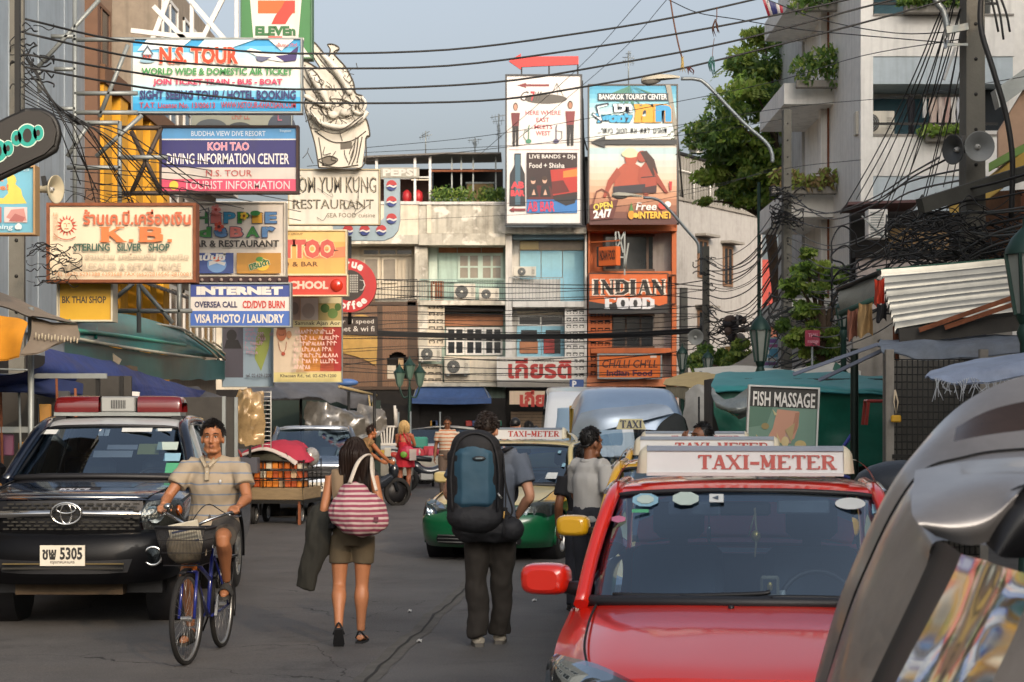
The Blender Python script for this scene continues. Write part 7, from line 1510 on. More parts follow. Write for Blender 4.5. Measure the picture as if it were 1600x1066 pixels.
goods(t,-.7,.7,.1,1.0,.74,26,GC_,(.08,.26),3)
for k in range(9):
 b=MB();x=-.75+k*.19;b.tube([(x,-.05,2.05-.1*(k%3)),(x+.03,-.05,.9)],.014,random.choice([M_IRON,M_RUST,M_STEEL]),5);b.build("display_rod",t)
b=MB();b.box((-.85,-.06,1.5),(.9,-.02,1.56),M_STEEL);b.box((-.85,-.06,2.05),(.9,-.02,2.1),M_STEEL);b.box((-.9,1.2,.2),(.9,1.25,2.1),DT);b.parts("rail",t)
for k in range(8):
 b=MB();rr=random.Random(k);x=-.7+k*.19;z=rr.uniform(1.1,1.8);b.box((x-.07,.0,z),(x+.07,.05,z+rr.uniform(.12,.3)),ink(rr.choice(GC_)),.01);b.build("hanging_goods",t)
t=stall_frame("market_stall","stall with white planks and pale bars just behind the pickup's roof",190,22.5,2.4,1.0,1.9,M_STEEL)
b=MB();
for p,q,w in(((90,608),(172,612),.06),((140,618),(178,618),.05),((165,612),(218,616),.05)):b.bar(*rel(t,[p+(22.2,),q+(22.2,)]),w,M_WHITEP,.04)
b.tube(rel(t,[(58,588,21.5),(112,612,21.6)]),.012,M_WHITEP,5);b.tube(rel(t,[(25,620,21.5),(42,585,21.6)]),.012,M_STEEL,5);b.tube(rel(t,[(0,577,21.5),(138,581,21.9)]),.012,M_STEEL,5);b.tube(rel(t,[(138,581,21.9),(122,605,21.9)]),.012,M_STEEL,5);b.build("planks",t)
goods(t,-1.1,1.1,.1,.9,.74,30,GC_,(.1,.3),8)
MB().box((-1.2,1.0,.1),(1.2,1.05,1.9),DT).build("back_sheet",t)
t=stall_frame("market_stall","dark draped stall with bundled bags right of the police light bar",318,31,1.5,1.3,1.9,M_IRON)
goods(t,-.7,.7,-.1,1.2,.74,26,["#4a3f3a","#8d3a33","#54545c","#3f4a5a","#6b5a4a","#a79a86"],(.14,.4),10)
MB().box((-.7,1.3,.1),(.7,1.34,1.7),DT).build("back_sheet",t)
cloth([rel(t,[(262,600,28),(330,612,29),(400,640,30)]),rel(t,[(258,615,27.6),(320,625,28.4),(372,640,29.2)]),rel(t,[(262,640,27.5),(310,650,28.2),(350,660,29)])],GT_,6,6,seed=7,amp=.14,freq=3).build("roof_sheet",t)
t=thing("plastic_sheet","sunlit crinkled clear plastic sheet hanging in gold and silver folds","plastic sheet",at(395,690,28.5));
PLS=mat("crinkled_plastic","#b79a6e",.25,.15,var=.35,scale=6,bump=.8,bscale=9,coat=1.)
cloth([rel(t,[(372,610,28.6),(390,606,28.5),(413,612,28.6)]),rel(t,[(366,645,28.4),(388,640,28.3),(414,645,28.5)]),rel(t,[(360,690,28.5),(385,692,28.4),(412,696,28.6)])],PLS,12,12,seed=9,amp=.12,freq=6).build("sheet",t)
t=thing("ladder_rack","narrow white wire rack standing beside the gold plastic","rack",at(417,700,28.6));b=MB()
for x in(-.06,.06):b.tube([(x,0,0),(x,0,.85)],.008,M_WHITEP,4)
for k in range(13):b.tube([(-.06,0,.05+k*.065),(.06,0,.05+k*.065)],.006,M_WHITEP,4)
b.build("wire",t)
t=thing("stall_tent","grey tarpaulin stall with plastic wrapped goods below the palm reader banner","stall",(at(500,650,40).x,40,.13))
cloth([rel(t,[(390,598,38),(470,592,39),(530,600,40),(588,618,41)]),rel(t,[(388,606,37),(470,606,38),(530,612,39),(586,622,40.4)]),rel(t,[(400,630,37),(470,622,37.6),(525,628,38.6),(570,640,40)])],GT_,6,8,seed=11,amp=.12).build("roof_sheet",t)
for px_ in(418,470,545,585):MB().tube(rel(t,[(px_,612,38.6),(px_,720,38.6)]),.03,M_IRON,6).build("leg",t)
MB().box((-1.9,.9,0),(1.2,.95,2),mat("dark_green_net","#2d3a35",.9,var=.2)).build("back_sheet",t)
cloth([rel(t,[(478,628,38),(510,632,37.8),(560,640,38.2)]),rel(t,[(474,665,37.8),(510,668,37.6),(570,660,38)]),rel(t,[(478,700,37.8),(515,702,37.6),(575,690,38)])],mat("cloudy_plastic","#5d5952",.35,0.,var=.5,scale=4,bump=1.,bscale=7,coat=1.),10,10,seed=12,amp=.11,freq=4).build("plastic_wrap",t)
cloth([rel(t,[(560,630,39),(590,636,39),(604,650,39)]),rel(t,[(556,665,38.8),(585,660,38.8),(604,655,38.9)]),rel(t,[(566,700,38.8),(592,680,38.8),(606,665,39)])],mat("cloudy_plastic2","#6f6a62",.35,0.,var=.5,scale=4,bump=1.,bscale=8,coat=1.),8,8,seed=13,amp=.08,freq=4).build("plastic_wrap",t)
b=MB();b.tube(rel(t,[(530,604,39),(588,618,40.6)]),.03,mat("bamboo","#b09a6c",.7),6);b.tube(rel(t,[(576,618,40),(580,650,39.8)]),.02,MATS["bamboo"],5);b.tube(rel(t,[(584,620,40),(582,652,39.8)]),.02,MATS["bamboo"],5);b.build("bamboo_poles",t)
b=MB();b.ball((0,0,0),(.25,.12,.08),ink("#4f74b0"));b.build("blue_roll",t).location=at(541,598,39.6)-V(t.location)
# white plastic chair hung upside down, small goods beyond
t=thing("plastic_chair","white plastic chair stacked upside down on the street cart","chair",at(605,672,41));WP=mat("white_plastic","#cfcac2",.4,var=.05)
b=MB();b.box((-.2,-.04,.05),(.2,.4,.09),WP,.02);b.build("seat",t)
for x in(-.18,.18):MB().tube([(x,0,.09),(x*.9,-.04,.52)],.03,WP,6).build("leg",t);MB().tube([(x,.38,.09),(x*.9,.36,.45)],.03,WP,6).build("leg",t)
b=MB()
for k in range(5):b.bar((-.14+k*.07,-.02,.06),(-.1+k*.05,-.04,-.3),.03,WP)
b.box((-.2,-.06,-.34),(.2,-.02,-.28),WP,.01);b.build("backrest",t)
def street_cart(lab,px,Y,w,cols,seed):
 t=thing("street_cart",lab,"cart",(at(px,650,Y).x,Y,0))
 b=MB();b.box((-w/2,0,.75),(w/2,.8,.8),M_STEEL);b.box((-w/2,0,.4),(w/2,.75,.75),mat("cart_steel","#a8a295",.4,.4,var=.15));b.build("counter",t)
 for x in(-w/2+.03,w/2-.03):MB().tube([(x,.05,0),(x,.05,1.9)],.02,M_STEEL,6).build("leg",t)
 wheel(t,-w*.3,.4,.26,.06,-1);wheel(t,w*.3,.4,.26,.06,1)
 goods(t,-w/2+.1,w/2-.1,.05,.7,.8,16,cols,(.1,.28),seed);return t
street_cart("steel street cart with boxes and jars near the woman in red",600,45,1.3,["#c9a23c","#b53a2c","#d0c8b6","#54784f"],20)
street_cart("steel street cart with bright goods beyond the woman in red",655,48,1.1,["#b8303c","#c7485c","#3f7f5a","#d8cfc0"],21)
t=thing("red_parasol_table","pink red draped table beyond the motorbikes","table",(at(662,650,50).x,50,0));b=MB();b.box((-.5,0,.3),(.6,.6,.95),ink("#b0383e"),.06);b.box((-.4,-.02,.95),(.1,.4,1.25),ink("#3f8f7a"),.04);b.build("cloth_cover",t)
# --- motorbikes by the far crossing
def motorbike(px,Y,rz,lab,col):
 t=thing("motorbike",lab,"motorbike",(at(px,650,Y).x,Y,0),rz,"motorbikes parked by the crossing");c=paint(col,.25)
 wheel(t,0,-.6,.29,.09,1,.75);wheel(t,0,.6,.29,.1,1,.75)
 b=MB();b.tube(crv([V((0,-.5,.62)),V((0,-.2,.45)),V((0,.1,.45)),V((0,.35,.62))],4),[.07,.09,.1,.12,.12,.12,.12,.12,.12,.12,.12,.12,.1][:13],c,8);b.tube([(0,-.6,.32),(0,-.5,.6),(0,-.42,.95)],.04,c,8);b.ball((0,-.52,.72),(.12,.1,.16),c);b.ball((0,.45,.6),(.1,.3,.12),c);b.build("body",t)
 b=MB();b.tube([(0,-.1,.72),(0,.2,.76),(0,.7,.8)],[.09,.12,.08],M_BLKPL,8,flat=.6);b.build("seat",t)
 b=MB();b.tube(crv([V((-.33,-.3,1.0)),V((-.1,-.42,.98)),V((.1,-.42,.98)),V((.33,-.3,1.0))],4),.018,M_BLKPL,6);b.build("handlebar",t)
 b=MB();b.ball((0,-.5,.9),(.09,.07,.08),M_LAMP);b.build("headlight",t)
 b=MB();b.tube([(.12,.0,.3),(.14,.75,.35)],.045,M_CHROME,8);b.box((-.1,-.15,.22),(.1,.2,.42),M_ALLOY,.03);b.build("engine",t);return t
mbs=motorbike(600,46,R(70),"dark motorbike leaning nearest the man with the strap","#22262c")
for px,Y,a,lab in((628,50,80,"motorbike half hidden behind the woman in red"),(668,47,100,"motorbike parked right of the woman in red"),(690,52,85,"motorbike farthest right beside the striped man"),(612,53,60,"motorbike at the back of the parked row")):
 dup(mbs,(at(px,650,Y).x,Y,0),R(a),lab)
t=thing("parked_car","pale silver car roof and window behind the striped shirt man","car",(at(712,650,56).x,56,0),R(80));b=MB();SV=paint("#b3b6b8",.3,.3)
b.patch([[(-.8,y,.3)for y in(-2.2,-1,1,2.2)],[(-.85,y,.7)for y in(-2.3,-1,1,2.3)],[(-.8,y,z)for y,z in((-2.2,.85),(-1,.98),(1,1.0),(2.2,.95))],[(0,y,z)for y,z in((-2.25,.88),(-1,1.05),(1,1.05),(2.25,1))],[(.8,y,z)for y,z in((-2.2,.85),(-1,.98),(1,1.0),(2.2,.95))],[(.85,y,.7)for y in(-2.3,-1,1,2.3)],[(.8,y,.3)for y in(-2.2,-1,1,2.2)]],3,5,SV);b.build("body",t)
b=MB();b.patch([[(-.55,-.7,1.4),(0,-.75,1.45),(.55,-.7,1.4)],[(-.58,.3,1.48),(0,.3,1.52),(.58,.3,1.48)],[(-.55,1.2,1.4),(0,1.25,1.43),(.55,1.2,1.4)]],4,4,SV);b.build("roof",t)
for s in(-1,1):MB().patch([[(s*.78,-1.3,.98),(s*.78,1.8,1.0)],[(s*.56,-.7,1.4),(s*.56,1.2,1.4)]],3,3,M_GLSD).build("side_window",t);[wheel(t,s*.75,y,.3,.2,s)for y in(-1.4,1.4)]
MB().patch([[(-.76,-1.35,.98),(.76,-1.35,.98)],[(-.54,-.75,1.4),(.54,-.75,1.4)]],3,3,M_GLS).build("windscreen",t)
# --- loaded hand cart
t=thing("loaded_cart","wooden hand cart caged with orange goods under a red and white cloth","cart",(at(428,650,31.5).x,31.5,0),R(-8));WD=mat("cart_wood","#8a7658",.8,var=.25,stretch=(1,1,5))
b=MB();b.box((-.52,0,.42),(.5,1.2,.62),WD,.01);b.box((-.52,-.02,.36),(.5,1.2,.42),M_IRON);b.build("bed",t)
for x in(-.4,.38):wheel(t,x,.25,.17,.07,1,.6,True);wheel(t,x,1.0,.17,.07,1,.6,True)
for x in(-.45,.43):MB().box((x-.02,-.02,0),(x+.02,.03,.4),M_RUST).build("leg",t)
b=MB()
for k in range(4):b.tube([(-.52+k*.34,-.01,.62),(-.52+k*.34,-.01,1.08)],.011,M_IRON,5)
for z in(.74,.9,1.06):b.tube([(-.54,-.015,z),(.5,-.015,z)],.011,M_IRON,5);b.tube([(.5,-.01,z),(.5,1.2,z)],.011,M_IRON,5)
for k in range(5):b.tube([(.5,k*.3,.62),(.5,k*.3,1.08)],.011,M_IRON,5)
b.build("cage",t);rr=random.Random(5)
for i in range(9):
 for j in range(3):
  b=MB();x=-.46+i*.105;z=.63+j*.15;b.box((x,.03+rr.uniform(0,.04),z),(x+.09,.4,z+rr.uniform(.11,.14)),ink(rr.choice(["#c96a25","#d9822f","#d4b28c","#b9562a","#d6cbb4"])),.008);b.build("orange_goods",t)
cloth([[(-.45,.1,1.05),(0,-.02,1.07),(.45,.1,1.06)],[(-.55,.4,1.2),(0,.3,1.3),(.5,.4,1.26)],[(-.4,.9,1.15),(0,.9,1.2),(.45,.9,1.15)]],mat("olive_bundle","#3c3a2d",.9,var=.2,bump=.4),6,6,amp=.06,freq=4,seed=3).build("bundle",t)
cloth([[(-.6,.1,1.16),(-.2,.05,1.28),(.2,0,1.16),(.4,-.06,1.06)],[(-.5,.3,1.26),(-.1,.25,1.37),(.3,.2,1.32),(.56,.1,1.05)],[(-.3,.7,1.28),(0,.7,1.36),(.3,.6,1.36),(.6,.5,1.1)]],mat("red_cloth","#a92f45",.85,var=.12),8,8,amp=.05,freq=4,seed=4).build("red_cloth",t)
cloth([[(-.56,.06,1.15),(-.18,.02,1.25),(.2,-.03,1.12),(.38,-.09,1.0)],[(-.56,.08,1.18),(-.18,.04,1.29),(.22,-.01,1.17),(.42,-.07,1.06)]],ink("#cfc4bd"),4,8,amp=.02,freq=4,seed=4).build("white_hem",t)
b=MB();b.ball((.5,.5,1.12),(.14,.2,.16),mat("clear_bag","#a9a6a2",.2,.2,var=.3,bump=.6,bscale=10));b.build("plastic_bag",t)
b=MB();b.tube([(.2,0,1.2),(.5,-.1,.7),(.52,-.02,.1)],.006,M_IRON,4);b.tube([V((-.72+.17*math.cos(a*.35),-.0,1.12+.15*math.sin(a*.35)))for a in range(18)],.02,ink("#a8322c"),6);b.build("red_hoop",t)
# --- right stalls
t=thing("tarpaulin_stall","big teal tarpaulin covered stall behind the fish massage board","stall",(at(1260,650,27).x,27,.13));TT=mat("teal_tarp_top","#2f7f80",.5,var=.15,bump=.4,bscale=4,dirt=.15);TG=mat("teal_tarp_side","#0f5f4d",.5,var=.2,bump=.5,bscale=5,dirt=.15)
cloth([rel(t,[(1118,585,28),(1200,578,28.5),(1300,582,28.5),(1380,588,28),(1440,590,27.5)]),rel(t,[(1112,600,26.5),(1200,598,26.5),(1300,602,26.4),(1380,604,26.2),(1440,606,26)]),rel(t,[(1116,612,26.2),(1200,610,26.2),(1300,614,26.1),(1380,616,26),(1440,620,26)])],TT,6,8,seed=21,amp=.07).build("roof_sheet",t)
cloth([rel(t,[(1116,610,26.3),(1200,608,26.3),(1300,612,26.2),(1380,614,26.1),(1440,618,26)]),rel(t,[(1120,655,26.3),(1200,655,26.2),(1300,655,26.3),(1380,655,26.1),(1440,655,26)]),rel(t,[(1128,730,26.5),(1200,730,26.3),(1300,728,26.4),(1380,728,26.2),(1440,728,26)])],TG,8,10,seed=22,amp=.1).build("side_sheet",t)
cloth([rel(t,[(1112,604,26),(1140,622,25.8),(1168,606,25.7)]),rel(t,[(1120,628,25.8),(1148,640,25.6),(1170,632,25.6)]),rel(t,[(1124,640,25.9),(1150,654,25.8),(1168,652,25.7)])],mat("clear_plastic","#7f8582",.15,.3,var=.3,bump=1.,bscale=9,coat=1.),6,6,seed=23,amp=.1,freq=4).build("plastic_flap",t)
MB().box((-1.3,.2,0),(1.9,1.4,2.2),DT).build("stacked_goods",t)
t=thing("market_tent","cream market tent roof with a green panel behind the teal stall","tent",(at(1230,650,40).x,40,.13));TE=mat("tent_cream","#c2beb2",.8,var=.1,bump=.3,bscale=5)
for lab_,a in(("tent_roof",[(1085,575),(1160,572),(1225,577)]),("tent_roof",[(1225,580),(1305,566),(1345,580)])):
 cloth([rel(t,[(p,q,42)for p,q in a]),rel(t,[(p,q+22,39.5)for p,q in a])],TE,4,5,seed=24,amp=.05).build(lab_,t)
cloth([rel(t,[(1305,566,41.8),(1312,570,41),(1330,586,39.6)]),rel(t,[(1296,590,39.6),(1310,590,39.5),(1328,590,39.4)])],mat("tent_green","#1f5b45",.7),3,3,seed=2).build("green_panel",t)
for p in(1095,1220,1340):MB().tube(rel(t,[(p,580,40),(p,780,40)]),.03,M_STEEL).build("leg",t)
t=thing("market_tent","white plastic curtained tent left of the teal stall","tent",(at(1090,650,33).x,33,.13))
cloth([rel(t,[(1040,592,35),(1088,580,35),(1118,585,34)]),rel(t,[(1036,600,34),(1080,604,33.4),(1112,620,32.6)])],mat("tent_tan","#b09a6a",.8,var=.15,bump=.3),4,5,seed=31,amp=.06).build("tent_roof",t)
cloth([rel(t,[(1072,612,33),(1092,600,32.8),(1118,606,32.6)]),rel(t,[(1068,650,33),(1092,650,32.7),(1122,650,32.6)]),rel(t,[(1070,740,33),(1094,740,32.8),(1124,740,32.6)])],mat("white_curtain","#b5b3ad",.35,var=.15,bump=.8,bscale=6,coat=.5),8,8,seed=32,amp=.09,freq=4).build("curtain",t)
cloth([rel(t,[(1040,602,34),(1076,606,33.5)]),rel(t,[(1040,616,34),(1076,624,33.5)])],mat("raffia","#8d8672",.9,var=.3,bump=.8,bscale=20,stretch=(8,8,1)),4,6,seed=33,amp=.04).build("fringe",t)
for p in(1092,1112):MB().tube(rel(t,[(p,620,32.4),(p,760,32.4)]),.018,M_IRON,5).build("leg",t)
t=thing("beige_canopy","beige tent peak behind the right lantern","tent",(at(1170,650,52).x,52,.13))
cloth([rel(t,[(1140,573,52),(1160,562,53),(1190,545,54),(1215,560,53)]),rel(t,[(1136,585,50),(1160,586,50),(1195,586,50),(1222,586,50)])],mat("beige_canvas","#8f877a",.85,var=.15),4,5,seed=34,amp=.05).build("tent_roof",t)
MB().tube(rel(t,[(1180,560,52),(1180,750,52)]),.04,M_STEEL).build("leg",t)
t=stall_frame("market_stall","dark stall with a blue folding frame, red stool and tray beneath the teal sheet",1320,24,2.2,1.0,.8,M_IRON)
b=MB();b.box((-1.2,-.05,.72),(1.3,1.0,.8),mat("grey_board","#6d6c68",.7));b.box((-1.1,.1,.1),(1.2,.9,.7),DT);b.build("counter",t)
b=MB();b.tube([(-.35,0,.8),(.15,.1,1.5)],.025,ink("#3f4aa0"),6);b.tube([(.25,0,.8),(-.02,.1,1.15)],.025,ink("#3f4aa0"),6);b.tube([(-.1,.05,.95),(.35,.05,.8)],.02,ink("#3f4aa0"),6);b.box((-.65,.1,.8),(-.1,.4,.92),ink("#b5824f"),.02);b.build("folding_frame",t)
t=thing("plastic_stool","red plastic stool standing on the dark stall counter","stool",at(1370,664,24.2));b=MB();RP=ink("#a83c34");b.box((-.14,-.1,.28),(.14,.18,.32),RP,.015);b.build("seat",t)
for sx in(-1,1):
 for sy in(-.08,.16):MB().bar((sx*.15,sy,0),(sx*.12,sy,.29),.035,RP).build("leg",t)
t=thing("tin_roof","corrugated tin roof panel slanting over the right stalls","roof",at(1470,520,21));ZN=mat("corrugated_zinc","#a5a297",.35,.6,var=.15,scale=2,streak=.2,dirt=.2)
rows=[]
for i in range(41):
 u=i/40;a=[(1376+24*u,428+92*u),(1480+10*u,420+85*u),(1600+5*u,408+84*u),(1680,400+84*u)]
 off=.045*math.cos(u*2*math.pi*9)
 rows.append([p+V((0,-.7*off,off))for p in rel(t,[(x,y,21.8-1.6*u)for x,y in a])])
b=MB();b.patch(rows,1,6,ZN);b.build("sheet",t)
b=MB();b.bar(*rel(t,[(1370,424,21.9),(1690,396,21.9)]),.05,mat("green_trim","#2c5a4c",.6),.06);b.build("ridge",t)
b=MB();b.bar(*rel(t,[(1436,516,20.0),(1612,455,19.9)]),.05,M_RUST,.04);b.bar(*rel(t,[(1476,512,20.0),(1612,466,19.9)]),.05,M_RUST,.04);b.bar(*rel(t,[(1405,526,20.1),(1690,494,20.1)]),.16,DT,.05);b.build("rusty_struts",t)
for p in(1400,1620):MB().tube(rel(t,[(p,500,21),(p,780,21)]),.035,M_RUST).build("leg",t)
t=thing("rolled_blind","grey rolled canvas side blind hanging from the tin roof's left end","blind",at(1345,490,21));
cloth([rel(t,[(1312,452,22.4),(1345,440,22),(1372,428,21.6)]),rel(t,[(1310,470,22.2),(1343,462,21.8),(1368,452,21.4)]),rel(t,[(1314,490,22.2),(1345,484,21.7),(1366,470,21.3)])],mat("canvas_grey","#75766e",.85,var=.15,bump=.3),4,5,seed=41,amp=.03).build("canvas",t)
b=MB();b.tube(rel(t,[(1310,452,22.4),(1374,426,21.5)]),.03,M_IRON);b.tube(rel(t,[(1314,490,22.2),(1368,468,21.3)]),.04,mat("green_roll","#35564a",.8));b.build("rods",t)
def hang(px0,px1,py0,py1,Y,c,lab,seed):
 t=thing("hanging_cloth",lab,"cloth",at((px0+px1)/2,py1,Y),0,"cloths hanging under the tin roof");n=5
 cloth([rel(t,[(px0+(px1-px0)*i/(n-1),py0+3*math.sin(i+j),Y+.04*math.sin(i*2.2))for i in range(n)])if j==0 else rel(t,[(px0+(px1-px0)*i/(n-1),py0+(py1-py0)*j/2+4*math.sin(i*1.7)*(j==2),Y+.06*math.sin(i*2.2+j))for i in range(n)])for j in range(3)],mat("hang_"+c,c,.9,var=.2),5,4,seed=seed,amp=.03,freq=4).build("cloth",t)
hang(1324,1340,484,528,21.4,"#8a5a48","rust brown cloth hanging at the end of the tin roof",1);hang(1340,1364,474,522,21.2,"#a3855a","mustard cloth hanging in the middle under the tin roof",2);hang(1366,1382,436,475,20.9,"#b5371f","bright orange red cloth hanging by the tin roof edge",3)
hang(1370,1384,474,500,20.8,"#1d1d20","black cloth with white print hanging by the tin roof",4)
t=thing("tarp_roof","grey weathered tarpaulin roof under the tin sheet on the right","tarpaulin",at(1480,560,20));WT=mat("weathered_tarp","#69717b",.65,var=.35,scale=3,bump=.8,bscale=6,dirt=.5)
cloth([rel(t,[(1372,530,20.6),(1450,526,20.5),(1540,524,20.4),(1680,520,20.2)]),rel(t,[(1376,538,19.8),(1450,536,19.7),(1540,533,19.6),(1680,530,19.5)]),rel(t,[(1380,552,19.6),(1450,560,19.5),(1540,556,19.4),(1680,548,19.3)])],WT,6,8,seed=42,amp=.06,freq=3).build("sheet",t)
for p in(1390,1640):MB().box(V(rel(t,[(p,800,19.8)])[0])-V((.06,0,0)),V(rel(t,[(p,545,19.8)])[0])+V((.06,.06,0)),M_CONC).build("leg",t)
b=MB();b.bar(*rel(t,[(1240,585,20.6),(1372,538,20)]),.035,mat("blue_grey_pole","#767f92",.5));b.bar(*rel(t,[(1280,594,20.6),(1384,545,20)]),.035,MATS["blue_grey_pole"]);b.build("poles",t)
t=thing("tarp_roof","pale blue crinkled tarpaulin with a torn fringe behind the silver van","tarpaulin",at(1540,590,16.5))
cloth([rel(t,[(1456,578,17),(1530,562,17),(1620,548,17),(1700,540,17)]),rel(t,[(1450,584,16.3),(1530,574,16.2),(1620,560,16.2),(1700,552,16.2)]),rel(t,[(1458,590,16),(1530,600,16),(1620,584,16),(1700,575,16)])],mat("pale_blue_tarp","#8b97ad",.5,var=.3,scale=3,bump=.7,bscale=7,dirt=.25),6,8,seed=43,amp=.05,freq=3).build("sheet",t)
b=MB()
for k in range(44):
 p=rel(t,[(1460+k*3.6,590+8*math.sin(k*.2)**2,16)])[0];b.tube(crv([p,p+V((random.uniform(-.03,.03),0,-random.uniform(.02,.07))),p+V((random.uniform(-.06,.07),0,-random.uniform(.06,.2)))],3),.004,mat("torn_strip","#a9aeb5",.5),4)
b.build("torn_fringe",t);MB().tube(rel(t,[(1690,560,16.4),(1690,820,16.4)]),.04,M_STEEL).build("leg",t)
t=thing("wire_mesh_stall","dark wire mesh stall side with a dangling yellow trinket","stall",(at(1460,650,19).x,19,.13))
x0,x1=at(1393,0,19).x-t.location.x,at(1540,0,19).x-t.location.x;z1=at(0,562,19).z-.13;b=MB()
for k in range(19):x=x0+(x1-x0)*k/18;b.tube([(x,0,.3),(x,0,z1)],.006,M_IRON,4)
for k in range(27):z=.3+(z1-.3)*k/26;b.tube([(x0,.004,z),(x1,.004,z)],.006,M_IRON,4)
b.build("mesh",t);MB().box((x0,.35,0),(x1,.4,z1),mat("grey_backing","#4d4b46",.9,var=.3)).build("back_sheet",t)
for x in(x0,x1):MB().box((x-.06,-.03,0),(x+.02,.05,z1+.1),M_CONC).build("leg",t)
b=MB();p=at(1400,660,18.9)-V(t.location);b.tube([p+V((-.01,0,.32)),p+V((.02,0,.2)),p+V((0,0,.08)),p+V((-.02,0,.2)),p+V((-.01,0,.32))],.008,ink("#c9b89c"),5);b.box(p+V((-.05,-.02,.0)),p+V((.05,.02,.07)),ink("#c99a24"),.012);b.build("trinket",t)
b=MB();b.box((x0,-.04,.8),(x1,.0,.86),DT);b.box((x0,-.05,1.25),(x1,-.01,1.29),M_IRON);b.build("shelf",t);goods(t,x0+.1,x1-.1,.1,.3,.86,14,["#4a4640","#5d4a3c","#3f444c"],(.1,.3),31)
t=thing("tyre_bundle","dark wrapped bundles stacked behind the red taxi's right side","bundle",(at(1390,650,14.5).x,14.5,.0));b=MB()
for k in range(4):b.ball((.05*k,.1*k,.3+k*.32),(.38,.3,.2),mat("navy_bundle","#23282f",.5,var=.3,bump=.6,bscale=8))
b.build("bundles",t)
t=thing("iron_post","black iron post between the fish massage board and the dark stall","post",(at(1335,650,22).x,22,0));MB().lathe([(.06,0),(.05,.3),(.045,at(0,545,22).z)],mat("post_green","#1b2a24",.5,.3),10).build("shaft",t)
# awnings at the far right: yellow and peach
t=thing("yellow_awning","yellow and green shop awning glowing behind the thick pole","awning",at(1560,300,30));
cloth([rel(t,[(1480,322,31),(1540,280,30.5),(1600,230,30),(1680,190,30)]),rel(t,[(1490,338,29),(1545,310,29),(1600,270,28.6),(1680,230,28.6)])],mat("awning_yellow","#b8902a",.8,var=.12),5,6,seed=51,amp=.05).build("canopy",t)
cloth([rel(t,[(1545,255,30.4),(1600,225,30),(1680,190,30)]),rel(t,[(1545,268,30.2),(1600,238,29.7),(1680,202,29.7)])],mat("awning_green","#6f8a3c",.8),3,4,seed=52).build("green_band",t)
b=MB();b.slab(rel(t,[(1560,205,31),(1600,140,31),(1680,60,31),(1680,250,31),(1600,255,31),(1560,262,31)]),(0,.1,0),mat("peach_board","#b3937a",.8));b.build("peach_board",t)
b=MB();b.slab(rel(t,[(1555,140,30.8),(1600,108,30.8),(1680,50,30.8),(1680,80,30.8),(1600,140,30.8),(1562,168,30.8)]),(0,.3,0),M_STEEL);b.tube(rel(t,[(1600,300,31),(1600,780,31)]),.05,M_RUST);b.slab(rel(t,[(1540,300,31.5),(1690,290,31.5),(1690,440,31.5),(1540,440,31.5)]),(0,.1,0),mat("brown_back","#5a3f2c",.9,var=.3));b.build("support",t)
t=thing("window_ac_cage","louvred white box in a dark recess over the tin roof","air conditioner",at(1372,372,40));b=MB();s_=40/FPX
b.box((-.2,0,0),(.2,.4,.6),M_WHITEP,.01)
for k in range(10):b.box((-.16,-.01,.05+k*.052),(.12,.005,.075+k*.052),M_STEEL)
b.build("case",t);MB().bar((-.35,-.05,.45),(.15,-.05,.0),.03,M_STEEL).build("strut",t)
t=thing("lower_shop_front","dim ochre shop front with a maroon canopy beneath the apartments","shop",at(1450,480,41));s_=41/FPX
def Q(a,c,y=0.):return V(((a-1450)*s_,y,(480-c)*s_))
b=MB();b.box(Q(1345,470,1.2),Q(1600,320,1.4),M_DARK);b.box(Q(1405,400,1.0),Q(1440,350,1.2),mat("ochre_dim","#7d6746",.9,var=.25));b.box(Q(1440,400,1.05),Q(1500,355,1.2),mat("tan_dim","#8a7050",.9,var=.2));b.build("back_wall",t)
b=MB();b.slab([Q(1325,320,0),Q(1440,316,0),Q(1440,322,1),Q(1325,326,1)],(0,0,.06),mat("maroon_tin","#5a4040",.7));b.build("canopy",t);b=MB();b.box(Q(1350,480,.8),Q(1600,398,1.0),mat("pinkish_wall","#b7aaa4",.85,streak=.3));b.box(Q(1345,398,.7),Q(1600,386,1.05),M_DARK);b.build("parapet",t)
MB().box(Q(1345,860,.95),Q(1600,480,1.1),M_CONC).build("ground_wall",t)
# little bits of litter on the road
for k,(px,py)in enumerate(((640,962),(610,774),(672,755),(655,1010),(560,800),(835,945),(600,830))):
 Y=CH*FPX/(py-HZ);p=at(px,py,Y);b=MB();w=random.uniform(.015,.035)
 b.patch([[(p.x-w,p.y-.05,.03),(p.x,p.y-.06,.05),(p.x+w,p.y-.04,.035)],[(p.x-w,p.y,.045),(p.x,p.y,.06),(p.x+w,p.y,.04)],[(p.x-w,p.y+.05,.033),(p.x,p.y+.05,.04),(p.x+w,p.y+.06,.05)]],2,2,ink("#c2bfb8"))
 b.whole("paper_scrap","small white paper scrap lying on the asphalt","litter","paper scraps on the road")
